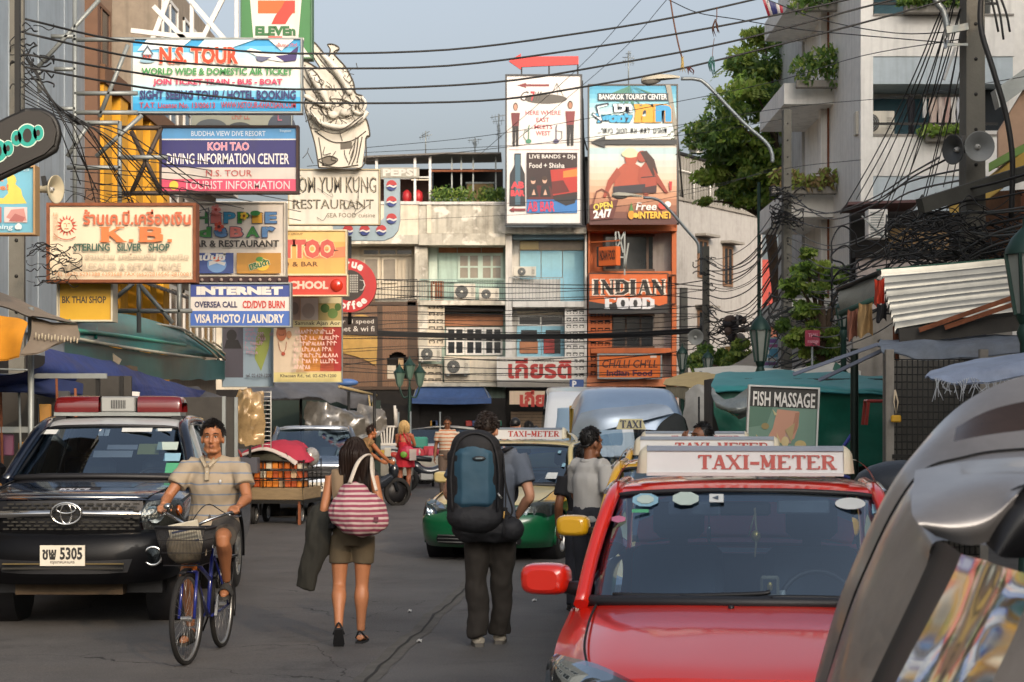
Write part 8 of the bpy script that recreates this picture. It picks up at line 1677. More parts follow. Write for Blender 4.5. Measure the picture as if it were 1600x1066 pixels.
 # ================================================================ people
def limb(mb,pts,rs,m,n=10,flat=1.,up=None,caps=True):
 mb.tube(crv([V(p)for p in pts],4),crv_r(rs,4),m,n,caps,True,flat,up)
def crv_r(rs,n):
 return[p.x for p in crv([V((r,0,0))for r in rs],n)]
def hand(mb,wr,dirv,palm,m,curl=.5,side=1,s=1.):
 """Palm and five separate bent fingers; dirv = finger direction, palm = way the palm faces."""
 d=V(dirv).normalized();p=V(palm);p=(p-d*p.dot(d)).normalized();x=d.cross(p)*side
 w=V(wr);o=w+d*.02*s
 mb.tube([w-d*.015,o+d*.02*s,o+d*.06*s,o+d*.085*s],[.026*s,.036*s,.042*s,.038*s],m,10,True,True,.42,p)
 for k,(off,L)in enumerate(((-.03,.066),(-.0105,.076),(.0095,.07),(.028,.054))):
  q=o+d*.08*s+x*off*s;a=0.;pts=[q-d*.01]
  for j in range(3):
   a+=curl*(1.0+.12*k);q=q+(d*math.cos(a)+p*math.sin(a))*L*s*(.45,.32,.25)[j];pts.append(q)
  mb.tube(pts,[.0095*s,.009*s,.0085*s,.007*s],m,7)
 q=o+d*.015*s-x*.03*s
 mb.tube([q,q+(-x*.8+d*.5+p*.3).normalized()*.032*s,q+(-x*.8+d*.5+p*.3).normalized()*.034*s+(d*.8-x*.2+p*.6).normalized()*.036*s],[.013*s,.0115*s,.009*s],m,7)
def foot(mb,an,fwd,m,s=1.,drop=0.):
 f=V(fwd).normalized();a=V(an);h=a+V((0,0,-.065))-f*.045
 mb.tube([h+V((0,0,.015)),a+V((0,0,-.055))+f*.04,a+V((0,0,-.075-drop))+f*.13,a+V((0,0,-.082-drop))+f*.185],[.03,.036,.038,.022],m,9,flat=.75,up=(0,0,1))
HEADM={}
def head(mb,M,m,fem=False):
 k=.95 if fem else 1.
 mb.ball(M@V((0,-.012,.025)),(.075*k,.094*k,.1*k),m,16,11,M.to_3x3());mb.ball(M@V((0,.022,-.04)),(.06*k,.066*k,.082),m,14,9,M.to_3x3())
 mb.ball(M@V((0,.06,-.096)),(.023,.021,.017),m,10,7);mb.tube([M@V((-.055,.015,-.075)),M@V((-.03,.055,-.1)),M@V((.03,.055,-.1)),M@V((.055,.015,-.075))],.017,m,8)
 for s in(-1,1):
  mb.ball(M@V((s*.038,.055,-.022)),(.026,.026,.026),m,10,7);mb.ball(M@V((s*.078*k,-.008,-.012)),(.011,.022,.032),m,10,7,M.to_3x3())
  mb.ball(M@V((s*.012,.097,-.032)),(.009,.009,.008),m,8,6)
 mb.tube([M@V((0,.078,.02)),M@V((0,.094,-.008)),M@V((0,.106,-.03)),M@V((0,.09,-.04))],[.009,.011,.013,.009],m,8)
 mb.tube([M@V((-.05,.06,.03)),M@V((-.02,.079,.032)),M@V((.02,.079,.032)),M@V((.05,.06,.03))],.012,m,8)
 mb.tube([M@V((-.024,.074,-.062)),M@V((0,.084,-.06)),M@V((.024,.074,-.062))],.009,m,8)
def face(t,M,lips="#94604e",brow="#1d1614",fem=False):
 """Eyes, brows and lips as thin shells over the head."""
 b=MB();E=mat("eye_white","#d3cbc2",.3,var=0);I=mat("iris","#1c1310",.2,var=0)
 for s in(-1,1):
  b.ball(M@V((s*.031,.0735,.008)),(.0125,.008,.0052),E,10,7,M.to_3x3());b.ball(M@V((s*.031,.08,.008)),(.0052,.004,.0046),I,8,6,M.to_3x3())
  b.tube([M@V((s*.017,.082,.0135)),M@V((s*.031,.083,.0165)),M@V((s*.046,.075,.012))],.0026,mat("lash","#17110f",.6,var=0),5)
 b.build("eyes",t)
 b=MB()
 for s in(-1,1):b.tube([M@V((s*.014,.0915,.03)),M@V((s*.031,.09,.0365)),M@V((s*.052,.072,.031))],[.0028,.0036,.002],mat("brow_"+brow,brow,.9),6)
 b.build("eyebrows",t)
 b=MB();L=mat("lips_"+lips,lips,.5);b.tube([M@V((-.025,.077,-.0615)),M@V((-.008,.0935,-.0565)),M@V((.008,.0935,-.0565)),M@V((.025,.077,-.0615))],[.002,.003,.003,.002],L,6);b.tube([M@V((-.022,.078,-.064)),M@V((0,.093,-.069)),M@V((.022,.078,-.064))],[.002,.004,.002],L,6);b.build("lips",t)
def skinmat(name,c):return mat(name,c,.5,var=.1,scale=9,bump=.1,bscale=60)
def figure(t,J,skin,vox=.008,fem=False,girth=1.,arms=True,legs=True,barefeet=True,hands=(.5,.5),palms=None,fdir=None,headM=None):
 """One continuous skin from skeleton J (x right, y forward, z up)."""
 b=MB();g=girth;W=1.15 if fem else 1.3
 hm=headM or(Matrix.Translation(J['head']))
 limb(b,[J['pelvis']-V((0,0,.08)),J['pelvis'],J['waist'],J['chest'],J['neck']-V((0,0,.05))],[.1*g,.125*g,.105*g,.125*g,.07],skin,14,W,(1,0,0))
 b.tube([J['neck']-V((0,0,.07)),J['neck'],hm@V((0,-.015,-.06))],[.062,.055,.052]if not fem else[.052,.046,.044],skin,12)
 for s in 'LR':
  sh,el,wr=J['sh'+s],J['el'+s],J['wr'+s]
  if arms:
   a=.9 if fem else 1.
   b.tube([J['neck']-V((0,0,.09)),sh],[.055*a,.052*a],skin,10)
   limb(b,[sh,sh.lerp(el,.5),el,el.lerp(wr,.35),wr],[.052*a*g,.046*a*g,.039*a,.041*a,.027*a],skin)
   d=(wr-el).normalized();k=0 if s=='L' else 1
   fd=(fdir or{}).get(s,d);pm=(palms or{}).get(s,V((1 if s=='L' else-1,0,0)))
   hand(b,wr,fd,pm,skin,hands[k],1 if s=='L' else-1,.92 if fem else 1.)
  if legs:
   hp,kn,an=J['hip'+s],J['kn'+s],J['an'+s]
   bk_=V((0,-.018,0));limb(b,[hp,hp.lerp(kn,.5),kn,kn.lerp(an,.28)+bk_,kn.lerp(an,.62)+bk_*.4,an],[.088*g,.074*g,.051,.058,.041,.032],skin,12)
   if barefeet:foot(b,an,J.get('ft'+s,V((0,1,0))),skin)
 head(b,hm,skin,fem)
 remesh(b,vox,"body",skin,t,2)
 return hm
def shirt(t,J,m,sleeve=.6,g=1.,vox=.012,name="shirt",zlow=None,wr=.006,W=1.3,extra=None):
 b=MB();p=J['pelvis']if zlow is None else J['pelvis']+V((0,0,zlow))
 limb(b,[p,J['waist'],J['chest'],J['neck']-V((0,0,.045))],[.148*g,.135*g,.15*g,.085],m,18,W,(1,0,0))
 b.ball(J['chest']+(J['neck']-J['chest'])*.42+V((0,-.005,0)),(.185*g,.115*g,.12),m,18,10)
 for s in 'LR':
  sh,el=J['sh'+s],J['el'+s];e=sh.lerp(el,sleeve)
  b.tube([J['neck']-V((0,0,.085)),sh],[.075,.072],m,12)
  limb(b,[sh,sh.lerp(e,.5),e],[.074*g,.074*g,.076*g],m,14)
 if extra:extra(b)
 return remesh(b,vox,name,m,t,5,(wr,(9,9,5)))
def trousers(t,J,m,frac=1.,g=1.,vox=.012,name="trousers",rk=.075,ra=.075,wr=.007):
 b=MB();p=J['pelvis']
 limb(b,[p-V((0,0,.1)),p,p+V((0,0,.1))],[.125*g,.15*g,.142*g],m,16,1.28,(1,0,0))
 for s in 'LR':
  hp,kn,an=J['hip'+s],J['kn'+s],J['an'+s]
  if frac>1:limb(b,[hp,hp.lerp(kn,.5),kn,kn.lerp(an,.5),an+V((0,0,-.02))],[.112*g,.1*g,rk,rk*.95,ra],m,14)
  else:e=hp.lerp(kn,frac);limb(b,[hp,hp.lerp(e,.5),e],[.112*g,.108*g,.105*g],m,14)
 return remesh(b,vox,name,m,t,3,(wr,(8,8,6)))
def short_hair(t,M,c,n=700,seed=1,thick=.013,crown=None,down=-.03):
 rr=random.Random(seed);b=MB();H=mat("hair_"+c,c,.45,var=.25,scale=20,spec=.4)
 b.M=M;b.ball((0,-.024,.038),(.08,.09,.098),H,16,11);b.tube([V((-.06,-.05,.0)),V((-.042,-.085,-.03)),V((0,-.098,-.035)),V((.042,-.085,-.03)),V((.06,-.05,.0))],.012,H,8)
 for _ in range(n):
  a=rr.uniform(0,6.283);th=rr.uniform(0,1.75);q=V((math.sin(th)*math.cos(a),math.sin(th)*math.sin(a),math.cos(th)))
  if q.y>.35 and q.z<.5:continue
  if abs(q.x)>.75 and q.z<-.1:continue
  p=V((0,-.02,.035))+V((q.x*.08,q.y*.093,q.z*.1));d=(q*.5+V((rr.uniform(-.6,.6),rr.uniform(-.2,.7),rr.uniform(-.9,-.1)))).normalized()
  b.tube([p,p+q*thick*.2+d*.01,p+q*thick*.05+d*.026],[.004,.0035,.0008],H,4,False)
 return b.build("hair",t)
def shoes(t,J,m,sole):
 for s in 'LR':
  b=MB();a=J['an'+s];f=V(J.get('ft'+s,V((0,1,0)))).normalized();side=f.cross(V((0,0,1)))
  dn=V((0,0,-1))
  b.tube([a+V((0,0,.0))-f*.02,a+dn*.045-f*.02,a+dn*.05+f*.06,a+dn*.06+f*.14,a+dn*.068+f*.19],[.045,.05,.05,.045,.025],m,12,flat=.9,up=(0,0,1))
  o=b.build("shoe",t)
  c=MB();pts=[a+dn*.092+f*(-.07+.0*k)for k in range(1)]
  c.slab([a+dn*.1+f*u+side*w for u,w in((-.072,-.03),(-.072,.03),(-.03,.042),(.08,.048),(.17,.042),(.205,.015),(.205,-.015),(.17,-.042),(.08,-.048),(-.03,-.042))],(0,0,.03),sole);c.build("sole",o)
def J_std(h=1.75,fem=False,**k):
 s=h/1.75;z=lambda v:v*s
 J=dict(pelvis=V((0,0,z(.95))),waist=V((0,.0,z(1.1))),chest=V((0,.01,z(1.3))),neck=V((0,0,z(1.48))),head=V((0,.02,z(1.62))))
 w=.165 if fem else .185
 for sg,q in((-1,'L'),(1,'R')):
  J.update({'sh'+q:V((sg*w,0,z(1.42))),'el'+q:V((sg*(w+.06),-.03,z(1.14))),'wr'+q:V((sg*(w+.05),.06,z(.9))),'hip'+q:V((sg*.09,0,z(.92))),'kn'+q:V((sg*.1,.02,z(.5))),'an'+q:V((sg*.1,-.02,.085))})
 J.update({a:V(b)for a,b in k.items()});return J
def rotm(p,yaw=0,pitch=0,roll=0):return Matrix.Translation(p)@Matrix.Rotation(R(yaw),4,'Z')@Matrix.Rotation(R(pitch),4,'X')@Matrix.Rotation(R(roll),4,'Y')
def gp(px,Y):return(at(px,650,Y).x,Y,.03)
# ---- man on the bicycle, coming towards the camera
BX,BY=-2.27,14.3
brz=R(175)
bk=thing("bicycle","blue framed city bicycle with a wire front basket under the polo shirted man","bicycle",(BX,BY,.022),brz)
FR=paint("#1f2a78",.3);BLK=M_BLKPL
def bwheel(y,steer=0.):
 r=.33;M=Matrix.Translation((0,y,r))@Matrix.Rotation(steer,4,'Z')@Matrix.Rotation(R(90),4,'Y')
 o=MB().lathe([(r-.025,-.014),(r-.008,-.02),(r,-.008),(r,.008),(r-.008,.02),(r-.025,.014),(r-.03,0),(r-.025,-.014)],M_TYRE,40,M).build("wheel",bk)
 MB().lathe([(r-.03,-.011),(r-.042,-.009),(r-.042,.009),(r-.03,.011)],M_ALLOY,40,M).build("rim",o)
 b=MB()
 for k in range(28):a=2*math.pi*k/28;b.tube([M@V((.02*math.cos(a+.5),.02*math.sin(a+.5),.025*(-1)**k)),M@V(((r-.04)*math.cos(a),(r-.04)*math.sin(a),0))],.0013,M_ALLOY,3)
 b.lathe([(.018,-.04),(.018,.04)],M_ALLOY,10,M);b.build("spokes",o)
 return M
st=R(-4)
bwheel(-.46);bwheel(.6,st)
b=MB();T=lambda p,q,r=.016,m=FR:b.tube([V(p),V(q)],r,m,8)
T((0,-.02,.29),(0,-.16,.78));T((0,-.02,.29),(0,.42,.66));T((0,-.1,.55),(0,.4,.74));T((0,.38,.64),(0,.36,.86),.02)
for s in(-1,1):T((s*.05,-.46,.33),(s*.03,-.02,.29),.01);T((s*.05,-.46,.33),(s*.02,-.14,.72),.009)
b.build("frame",bk)
b=MB()
for s in(-1,1):T((s*.055,.6,.33),(s*.05,.5,.66),.012,FR)
T((-.05,.5,.66),(.05,.5,.66),.014,FR);T((0,.49,.66),(0,.4,.98),.014,M_CHROME);b.build("fork",bk)
b=MB();b.tube(crv([V((-.29,.2,1.07)),V((-.24,.3,1.07)),V((-.1,.42,1.02)),V((0,.42,.98)),V((.1,.42,1.02)),V((.24,.3,1.07)),V((.29,.2,1.07))],5),.012,M_CHROME,7);o=b.build("handlebar",bk)
for s in(-1,1):
 MB().tube([V((s*.292,.185,1.07)),V((s*.245,.29,1.07))],.017,BLK,8).build("grip",o);MB().tube(crv([V((s*.24,.32,1.06)),V((s*.28,.28,1.04)),V((s*.3,.2,1.045))],4),.006,M_CHROME,5).build("brake_lever",o)
 MB().tube(crv([V((s*.22,.34,1.07)),V((s*.12,.52,1.14)),V((0,.55,.95)),V((0,.5,.7))],5),.004,BLK,5).build("brake_cable",o)
MB().ball((.2,.36,1.12),(.035,.035,.025),M_CHROME).build("bell",o)
b=MB()
x0,x1,y0,y1,z0,z1=.13,.18,.46,.74,.72,.98
def ring(z,k,r):return[V((sx*(x0+(x1-x0)*k),y,z))for sx,y in((-1,y0),(1,y0),(1,y1+.04*k),(-1,y1+.04*k),(-1,y0))]
for z,k,r in((z0,0,.004),(z0+.09,.35,.003),(z0+.18,.7,.003),(z1,1,.008)):b.tube(ring(z,k,r),r,BLK,5,False,False)
def side(p,q,n):
 for i in range(n+1):b.tube([p[0].lerp(q[0],i/n),p[1].lerp(q[1],i/n)],.0022,BLK,3)
lo,hi=ring(z0,0,0),ring(z1,1,0)
for i,n in((0,26),(1,22),(2,30),(3,22)):side((lo[i],hi[i]),(lo[i+1],hi[i+1]),n)
for i in range(9):b.tube([lo[0].lerp(lo[1],i/8),lo[3].lerp(lo[2],i/8)],.0022,BLK,3)
b.tube([hi[2]+V((0,.002,.01)),hi[3]+V((0,.002,.01))],.012,BLK,6);b.build("basket",bk)
b=MB();b.tube([V((0,-.12,.86)),V((0,-.25,.9)),V((0,-.32,.91))],[.035,.08,.09],BLK,10,flat=.5,up=(0,0,1));b.build("saddle",bk);MB().tube([V((0,-.15,.7)),V((0,-.2,.88))],.013,M_CHROME,7).build("seat_post",bk)
b=MB();M=Matrix.Translation((.05,-.02,.29))@Matrix.Rotation(R(90),4,'Y');b.lathe([(.085,-.003),(.085,.003),(.06,.003)],M_IRON,24,M);b.bar((.06,-.02,.29),(.07,.03,.12),.02,M_ALLOY);b.bar((-.06,-.02,.29),(-.07,-.07,.45),.02,M_ALLOY);o=b.build("crank",bk)
for s,p in((1,(.12,.03,.115)),(-1,(-.12,-.07,.455))):MB().cbox(p,(.09,.08,.025),BLK,.006).build("pedal",o)
for(yc,a0,a1)in((-.46,-20,150),(.6,20,120)):
 b=MB();b.tube([V((0,yc-.355*math.cos(R(a)),.33+.355*math.sin(R(a))))for a in range(a0,a1,10)],.026,BLK,8,flat=.35,up=(0,0,1));b.build("mudguard",bk)
b=MB();b.box((-.09,-.6,.69),(.09,-.25,.705),BLK);b.tube([V((.06,-.46,.33)),V((.08,-.55,.69))],.006,BLK,4);b.tube([V((-.06,-.46,.33)),V((-.08,-.55,.69))],.006,BLK,4);b.build("rear_rack",bk)
b=MB();b.tube([V((.07,-.4,.3)),V((.16,-.5,.12))],.008,M_IRON,5);b.build("kickstand",bk)
b=MB();b.cbox((0,.5,.69),(.1,.02,.05),ink("#c96a1c"),.004);b.build("front_reflector",bk)
BM=Matrix.Translation((BX,BY,.022))@Matrix.Rotation(brz,4,'Z')
t=thing("newspaper","folded newspaper standing in the bicycle basket","newspaper",BM@V((-.03,.6,.76)),brz);b=MB();b.M=Matrix.Rotation(R(12),4,'Y')@Matrix.Rotation(R(-14),4,'X');b.box((-.12,-.015,0),(.1,.015,.27),mat("newsprint","#c3bca8",.8,var=.08),.004)
for k in range(7):b.box((-.1,.0155,.03+k*.03),(.08,.017,.045+k*.03),ink("#8a8678")if k%3 else ink("#3f4a66"))
b.M=None;b.build("pages",t)
t=thing("cloth_bag","crumpled beige cloth bag lying in the bicycle basket","bag",BM@V((0,.6,.74)),brz);b=MB()
for c,r in(((-.05,.02,.08),(.1,.1,.08)),((.06,.0,.1),(.09,.11,.09)),((0,.05,.05),(.12,.08,.06))):b.ball(c,r,M_SEAT)
remesh(b,.012,"bag",mat("beige_cloth","#6f6656",.85,var=.15),t,2,(.014,(14,14,14)))
SK=skinmat("skin_tan","#a06a48")
t=thing("person","man in a striped beige polo shirt and grey shorts riding a bicycle towards the camera","person",(BX,BY,.022),brz)
J=dict(pelvis=V((0,-.2,.99)),waist=V((0,-.19,1.12)),chest=V((-.02,-.15,1.3)),neck=V((-.03,-.12,1.46)),head=V((-.02,-.085,1.61)),shL=V((-.22,-.14,1.40)),shR=V((.17,-.14,1.40)),elL=V((-.30,.0,1.17)),elR=V((.30,.0,1.17)),wrL=V((-.285,.17,1.12)),wrR=V((.285,.17,1.12)),hipL=V((-.095,-.19,.95)),hipR=V((.095,-.19,.95)),knL=V((-.17,.22,.87)),knR=V((.13,.12,.58)),anL=V((-.13,-.07,.55)),anR=V((.13,-.02,.215)),ftL=V((-.1,1,-.1)),ftR=V((.1,1,-.12)))
hm=rotm(J['head'],7,2,0)
figure(t,J,SK,.0065,hands=(1.0,1.0),palms=dict(L=V((0,0,-1)),R=V((0,0,-1))),fdir=dict(L=V((.15,1,-.15)),R=V((-.15,1,-.15))),headM=hm)
face(t,hm);short_hair(t,hm,"#15110f",1500,3)
def collar(b):b.tube([J['neck']+V((.075*math.cos(a),.07*math.sin(a),-.03-.025*math.sin(a)))for a in[k*.4 for k in range(17)]],.02,M_SEAT,8)
POLO=stripes("polo_stripes","#9d8f7a","#6f7a8a",12.5,'Z',.13,.85,bump=.35,bscale=9)
shirt(t,J,POLO,.62,1.02,.01,"polo_shirt",-.06,.011)
b=MB()
for s in(-1,1):b.slab([V((s*.065,-.145,1.475)),V((s*.075,-.07,1.455)),V((s*.02,-.0,1.385)),V((s*.005,-.015,1.405)),V((s*.03,-.045,1.45))],(0,.006,.012),mat("polo_collar","#a39680",.85))
b.bar((0,-.0,1.39),(0,.012,1.30),.03,MATS["polo_collar"],.012,up=(1,0,0))
for z in(1.36,1.31):b.ball((0,.012,z),(.006,.004,.006),M_WHITEP,6,5)
b.ball((-.1,.005,1.29),(.01,.004,.014),ink("#c3c6c9"),6,5);b.build("collar",t)
trousers(t,J,mat("grey_shorts","#494540",.9,var=.15),.78,.95,.011,"shorts")
SN=mat("grey_sandal","#33322f",.8,var=.15)
for s in 'LR':
 a=J['an'+s];f=J['ft'+s].normalized();x=f.cross(V((0,0,1)));b=MB()
 b.slab([a+V((0,0,-.112))+f*u+x*w for u,w in((-.08,-.03),(-.08,.03),(.08,.047),(.19,.035),(.21,0),(.19,-.035),(.08,-.047))],(0,0,.022),SN)
 b.patch([[a+V((0,0,-.095))+f*u+x*-.058,a+V((0,0,-.03-u*.16))+f*u+x*-.036,a+V((0,0,-.008-u*.19))+f*u,a+V((0,0,-.03-u*.16))+f*u+x*.036,a+V((0,0,-.095))+f*u+x*.058]for u in(.03,.09,.15)],3,3,SN);b.build("sandal",t)
 # ---- woman with the striped bag, walking away
wx=(550-800)/FPX*14.93
t=thing("person","dark haired woman in a black and beige top and khaki shorts walking away","person",(wx,14.93,.03))
SKW=skinmat("skin_warm","#a9714f")
J=J_std(1.62,True,head=(.02,.03,1.47),neck=(.01,0,1.345),chest=(0,.0,1.19),waist=(0,.0,1.02),pelvis=(0,0,.86),shL=(-.165,0,1.30),shR=(.165,0,1.30),elL=(-.215,-.03,1.03),wrL=(-.13,.17,1.0),elR=(.225,-.02,1.05),wrR=(.19,.2,1.06),hipL=(-.092,0,.84),hipR=(.092,0,.84),knL=(-.098,-.01,.46),knR=(.075,.03,.46),anL=(-.085,-.2,.15),anR=(.065,.05,.095),ftL=(-.05,.62,-.75),ftR=(.12,1,0))
hm=rotm(J['head'],4,-4,0)
figure(t,J,SKW,.008,True,.93,hands=(.7,.7),headM=hm,palms=dict(L=V((0,0,1)),R=V((-1,0,0))));face(t,hm,"#9a5a50")
BT1=mat("black_top","#17181c",.9,var=.15)
b=MB();limb(b,[V((0,0,.95)),J['waist'],V((0,0,1.15)),V((0,-.005,1.24))],[.118,.112,.122,.105],BT1,16,1.22,(1,0,0))
for s in(-1,1):b.tube([V((s*.07,-.06,1.22)),V((s*.1,-.02,1.335)),V((s*.1,.06,1.27))],.028,BT1,8)
remesh(b,.01,"tank_top",BT1,t,2,(.004,(9,9,6)))
b=MB();VB=mat("beige_vest","#7d6a54",.9,var=.12)
b.patch([[V((-.15,.045,1.315)),V((-.11,.05,1.33)),V((-.06,.05,1.33))],[V((-.155,.0,1.352)),V((-.115,-.005,1.362)),V((-.062,-.01,1.362))],[V((-.155,-.045,1.33)),V((-.12,-.075,1.33)),V((-.06,-.09,1.32))],[V((-.15,-.09,1.22)),V((-.11,-.125,1.22)),V((-.05,-.13,1.22))],[V((-.135,-.11,1.08)),V((-.07,-.14,1.08)),V((.01,-.14,1.08))],[V((-.15,-.09,.92)),V((-.06,-.145,.92)),V((.05,-.145,.92))]],5,5,VB);b.build("beige_vest",t)
MB().box((-.17,-.15,.90),(-.12,-.06,.94),BT1,.01).build("belt",t)
trousers(t,J,mat("khaki_shorts","#544a39",.9,var=.15),.56,.8,.009,"shorts",wr=.008)
rr=random.Random(4);b=MB();HB=mat("hair_brown","#1d110b",.5,var=.3,scale=14,spec=.22)
c=hm@V((0,-.02,.03));b.ball(c,(.088,.102,.108),HB,18,12)
for k in range(420):
 a=rr.uniform(-math.pi,math.pi);th=rr.uniform(.05,1.6);q=V((math.sin(th)*math.sin(a),-math.sin(th)*math.cos(a),math.cos(th)))
 if q.y>.45 and q.z<.6:continue
 p0=c+V((q.x*.088,q.y*.1,q.z*.107));w=V((q.x*.115,min(q.y,-.15)*.12-.01,0));L=rr.uniform(.26,.47)*(1 if q.y<.1 else .8)
 z1=c.z-.1;e=V((c.x+q.x*.1+rr.uniform(-.03,.03)+.015*math.sin(k),c.y-.09-max(0,-q.y)*.02+rr.uniform(-.02,.02),z1-L))
 b.tube(crv([p0,c+w+V((0,-.01,-.03)),V(((c+w).x*.55+e.x*.45,c.y-.1,z1-L*.4)),e],4),crv_r([.009,.011,.009,.002],4),HB,4,False)
b.build("hair",t)
for s in 'LR':
 a=J['an'+s];f=J['ft'+s].normalized();x=f.cross(V((0,0,1))).normalized();n=x.cross(f);b=MB();
 b.slab([a-n*.1+f*u+x*w for u,w in((-.075,-.028),(-.075,.028),(.07,.043),(.17,.033),(.19,0),(.17,-.033),(.07,-.043))],n*.018,BT1)
 b.tube(crv([a+x*.042-n*.06+f*.02,a-f*.045+n*.0,a-x*.042-n*.06+f*.02],5),.008,BT1,5);b.tube(crv([a+x*.04-n*.085+f*.1,a-n*.045+f*.09,a-x*.04-n*.085+f*.1],5),.009,BT1,5);b.build("sandal",t)
 # the bag on her shoulder
t=thing("striped_bag","round red and white striped cloth bag on the woman's right shoulder","bag",(wx+.07,14.62,.95))
b=MB();b.ball((0,0,.12),(.225,.14,.17),M_SEAT,20,12);b.ball((.03,0,.06),(.21,.13,.13),M_SEAT,20,12);b.ball((-.03,.02,.25),(.12,.09,.1),M_SEAT)
remesh(b,.012,"pouch",stripes("bag_stripes","#874054","#b9a6a1",27,'Z',.45,.85,bump=.3),t,3,(.012,(16,16,4)))
b=MB();SW=mat("white_strap","#c4bbae",.9);b.tube(crv([V((-.06,-.03,.34)),V((.0,.06,.5)),V((.065,.27,.545)),V((.08,.42,.42)),V((.06,.4,.2))],6),.02,SW,8,flat=.5);b.tube(crv([V((.14,.02,.28)),V((.1,.1,.42)),V((.085,.28,.53))],6),.014,SW,8,flat=.5);b.build("shoulder_strap",t)
MB().box((.13,-.122,.05),(.165,-.11,.085),ink("#5f1f33")).build("label_patch",t)
t=thing("jacket","dark charcoal jacket draped over the woman's left forearm","jacket",(wx-.24,14.93,.42));JM=mat("charcoal_cloth","#24241f",.9,var=.2)
b=MB();limb(b,[V((.05,.06,.66)),V((.0,.0,.6)),V((-.02,-.05,.42)),V((-.09,-.05,.18)),V((-.12,-.05,.04))],[.06,.075,.07,.062,.055],JM,10,1.5,(1,0,0));limb(b,[V((.06,.03,.62)),V((.03,-.04,.45)),V((.03,-.03,.3))],[.05,.06,.04],JM,10)
remesh(b,.011,"cloth",JM,t,2,(.014,(14,14,5)))
# ---- man with the big blue backpack, walking away
mx=(765-800)/FPX*14.8
t=thing("person","man in a grey blue t-shirt and dark trousers walking away under a big backpack","person",(mx,14.8,.03))
SKP=skinmat("skin_pale","#b5846a")
J=J_std(1.82,head=(-.02,.04,1.655),neck=(-.01,.02,1.53),chest=(0,.03,1.34),waist=(0,.02,1.13),pelvis=(0,0,.97),shL=(-.205,.02,1.46),shR=(.215,.02,1.46),elL=(-.32,-.04,1.19),elR=(.31,-.05,1.16),wrL=(-.24,.12,1.03),wrR=(.22,.1,1.0),hipL=(-.1,0,.94),hipR=(.1,0,.94),knL=(-.1,-.03,.5),knR=(.095,.04,.52),anL=(-.085,-.08,.1),anR=(.075,.1,.1),ftL=(-.12,1,0),ftR=(.1,1,0))
hm=rotm(J['head'],-6,-12,0)
figure(t,J,SKP,.008,False,1.08,headM=hm,hands=(.6,.6),legs=False,palms=dict(L=V((.6,-.5,0)),R=V((-.6,-.5,0))));face(t,hm,"#9a6050","#2b1d15");short_hair(t,hm,"#211711",1100,7,.018)
shirt(t,J,mat("grey_blue_tee","#545c69",.9,var=.1),.7,1.1,.011,"t_shirt",-.04,.009)
trousers(t,J,mat("dark_olive_trousers","#241f1a",.9,var=.2),2,1.02,.012,"trousers",.086,.086,.02)
shoes(t,J,mat("white_trainer","#a29a8c",.7,var=.2),mat("grey_sole","#5b5751",.8))
t=thing("backpack","tall teal blue and black camera backpack on the walking man's back","backpack",(mx-.105,14.55,.98));BK=mat("black_nylon","#121318",.75,var=.2,bump=.3);TQ=mat("teal_nylon","#23465a",.7,var=.12,bump=.25,bscale=8)
b=MB();b.box((-.215,-.1,.0),(.215,.14,.62),M_SEAT,.08);b.ball((0,.0,.58),(.195,.13,.14),M_SEAT,18,10);b.ball((0,-.02,.05),(.22,.14,.12),M_SEAT,18,10);remesh(b,.012,"main_compartment",BK,t,3,(.006,(8,8,8)))
b=MB();b.box((-.16,-.135,.1),(.16,.0,.6),M_SEAT,.1);b.ball((0,-.04,.52),(.155,.1,.14),M_SEAT,18,10);remesh(b,.01,"front_panel",TQ,t,4,(.005,(8,8,6)))
b=MB();b.tube(crv([V((-.17,-.1,.1)),V((-.18,-.1,.4)),V((-.13,-.1,.62)),V((0,-.1,.69)),V((.13,-.1,.62)),V((.18,-.1,.4)),V((.17,-.1,.1))],6),.009,BK,6);b.build("zip_piping",t)
b=MB();b.ball((.03,-.142,.5),(.05,.012,.02),ink("#1a222a"));b.box((.005,-.156,.496),(.055,-.15,.506),ink("#5d6f78"));b.build("badge",t)
b=MB();b.tube([V((.17,-.13,.24)),V((.2,-.13,.2))],.008,M_ALLOY,5);b.tube([V((.215,-.1,.05)),V((.22,-.1,.1))],.007,mat("cord_tan","#b08a4a",.7),5);b.build("zip_pulls",t)
for sx in(-1,1):MB().tube(crv([V((sx*.12+.1,.13,.56)),V((sx*.17+.1,.28,.57)),V((sx*.17+.1,.42,.45)),V((sx*.2+.1,.38,.2)),V((sx*.2,.12,.1))],6),.028,BK,8,flat=.35).build("shoulder_strap",t)
b=MB();b.tube(crv([V((.21,-.02,.4)),V((.24,-.02,.25)),V((.28,.0,.1)),V((.22,0,.02))],6),.008,BK,5);b.tube(crv([V((.215,-.05,.5)),V((.23,-.08,.2)),V((.21,-.06,-.1))],6),.006,BK,5);b.build("loose_straps",t)
t=thing("waist_bag","bulky black waist bag hanging below the backpack","bag",(mx-.02,14.6,.84));b=MB();b.box((-.26,-.1,.0),(.27,.14,.2),M_SEAT,.07);b.ball((.18,.0,.1),(.11,.12,.1),M_SEAT);remesh(b,.012,"pouch",BK,t,3,(.01,(10,10,8)))
MB().tube(crv([V((-.2,.12,.14)),V((-.12,.38,.16)),V((.14,.38,.16)),V((.24,.12,.14))],6),.025,BK,7,flat=.4).build("waist_strap",t)
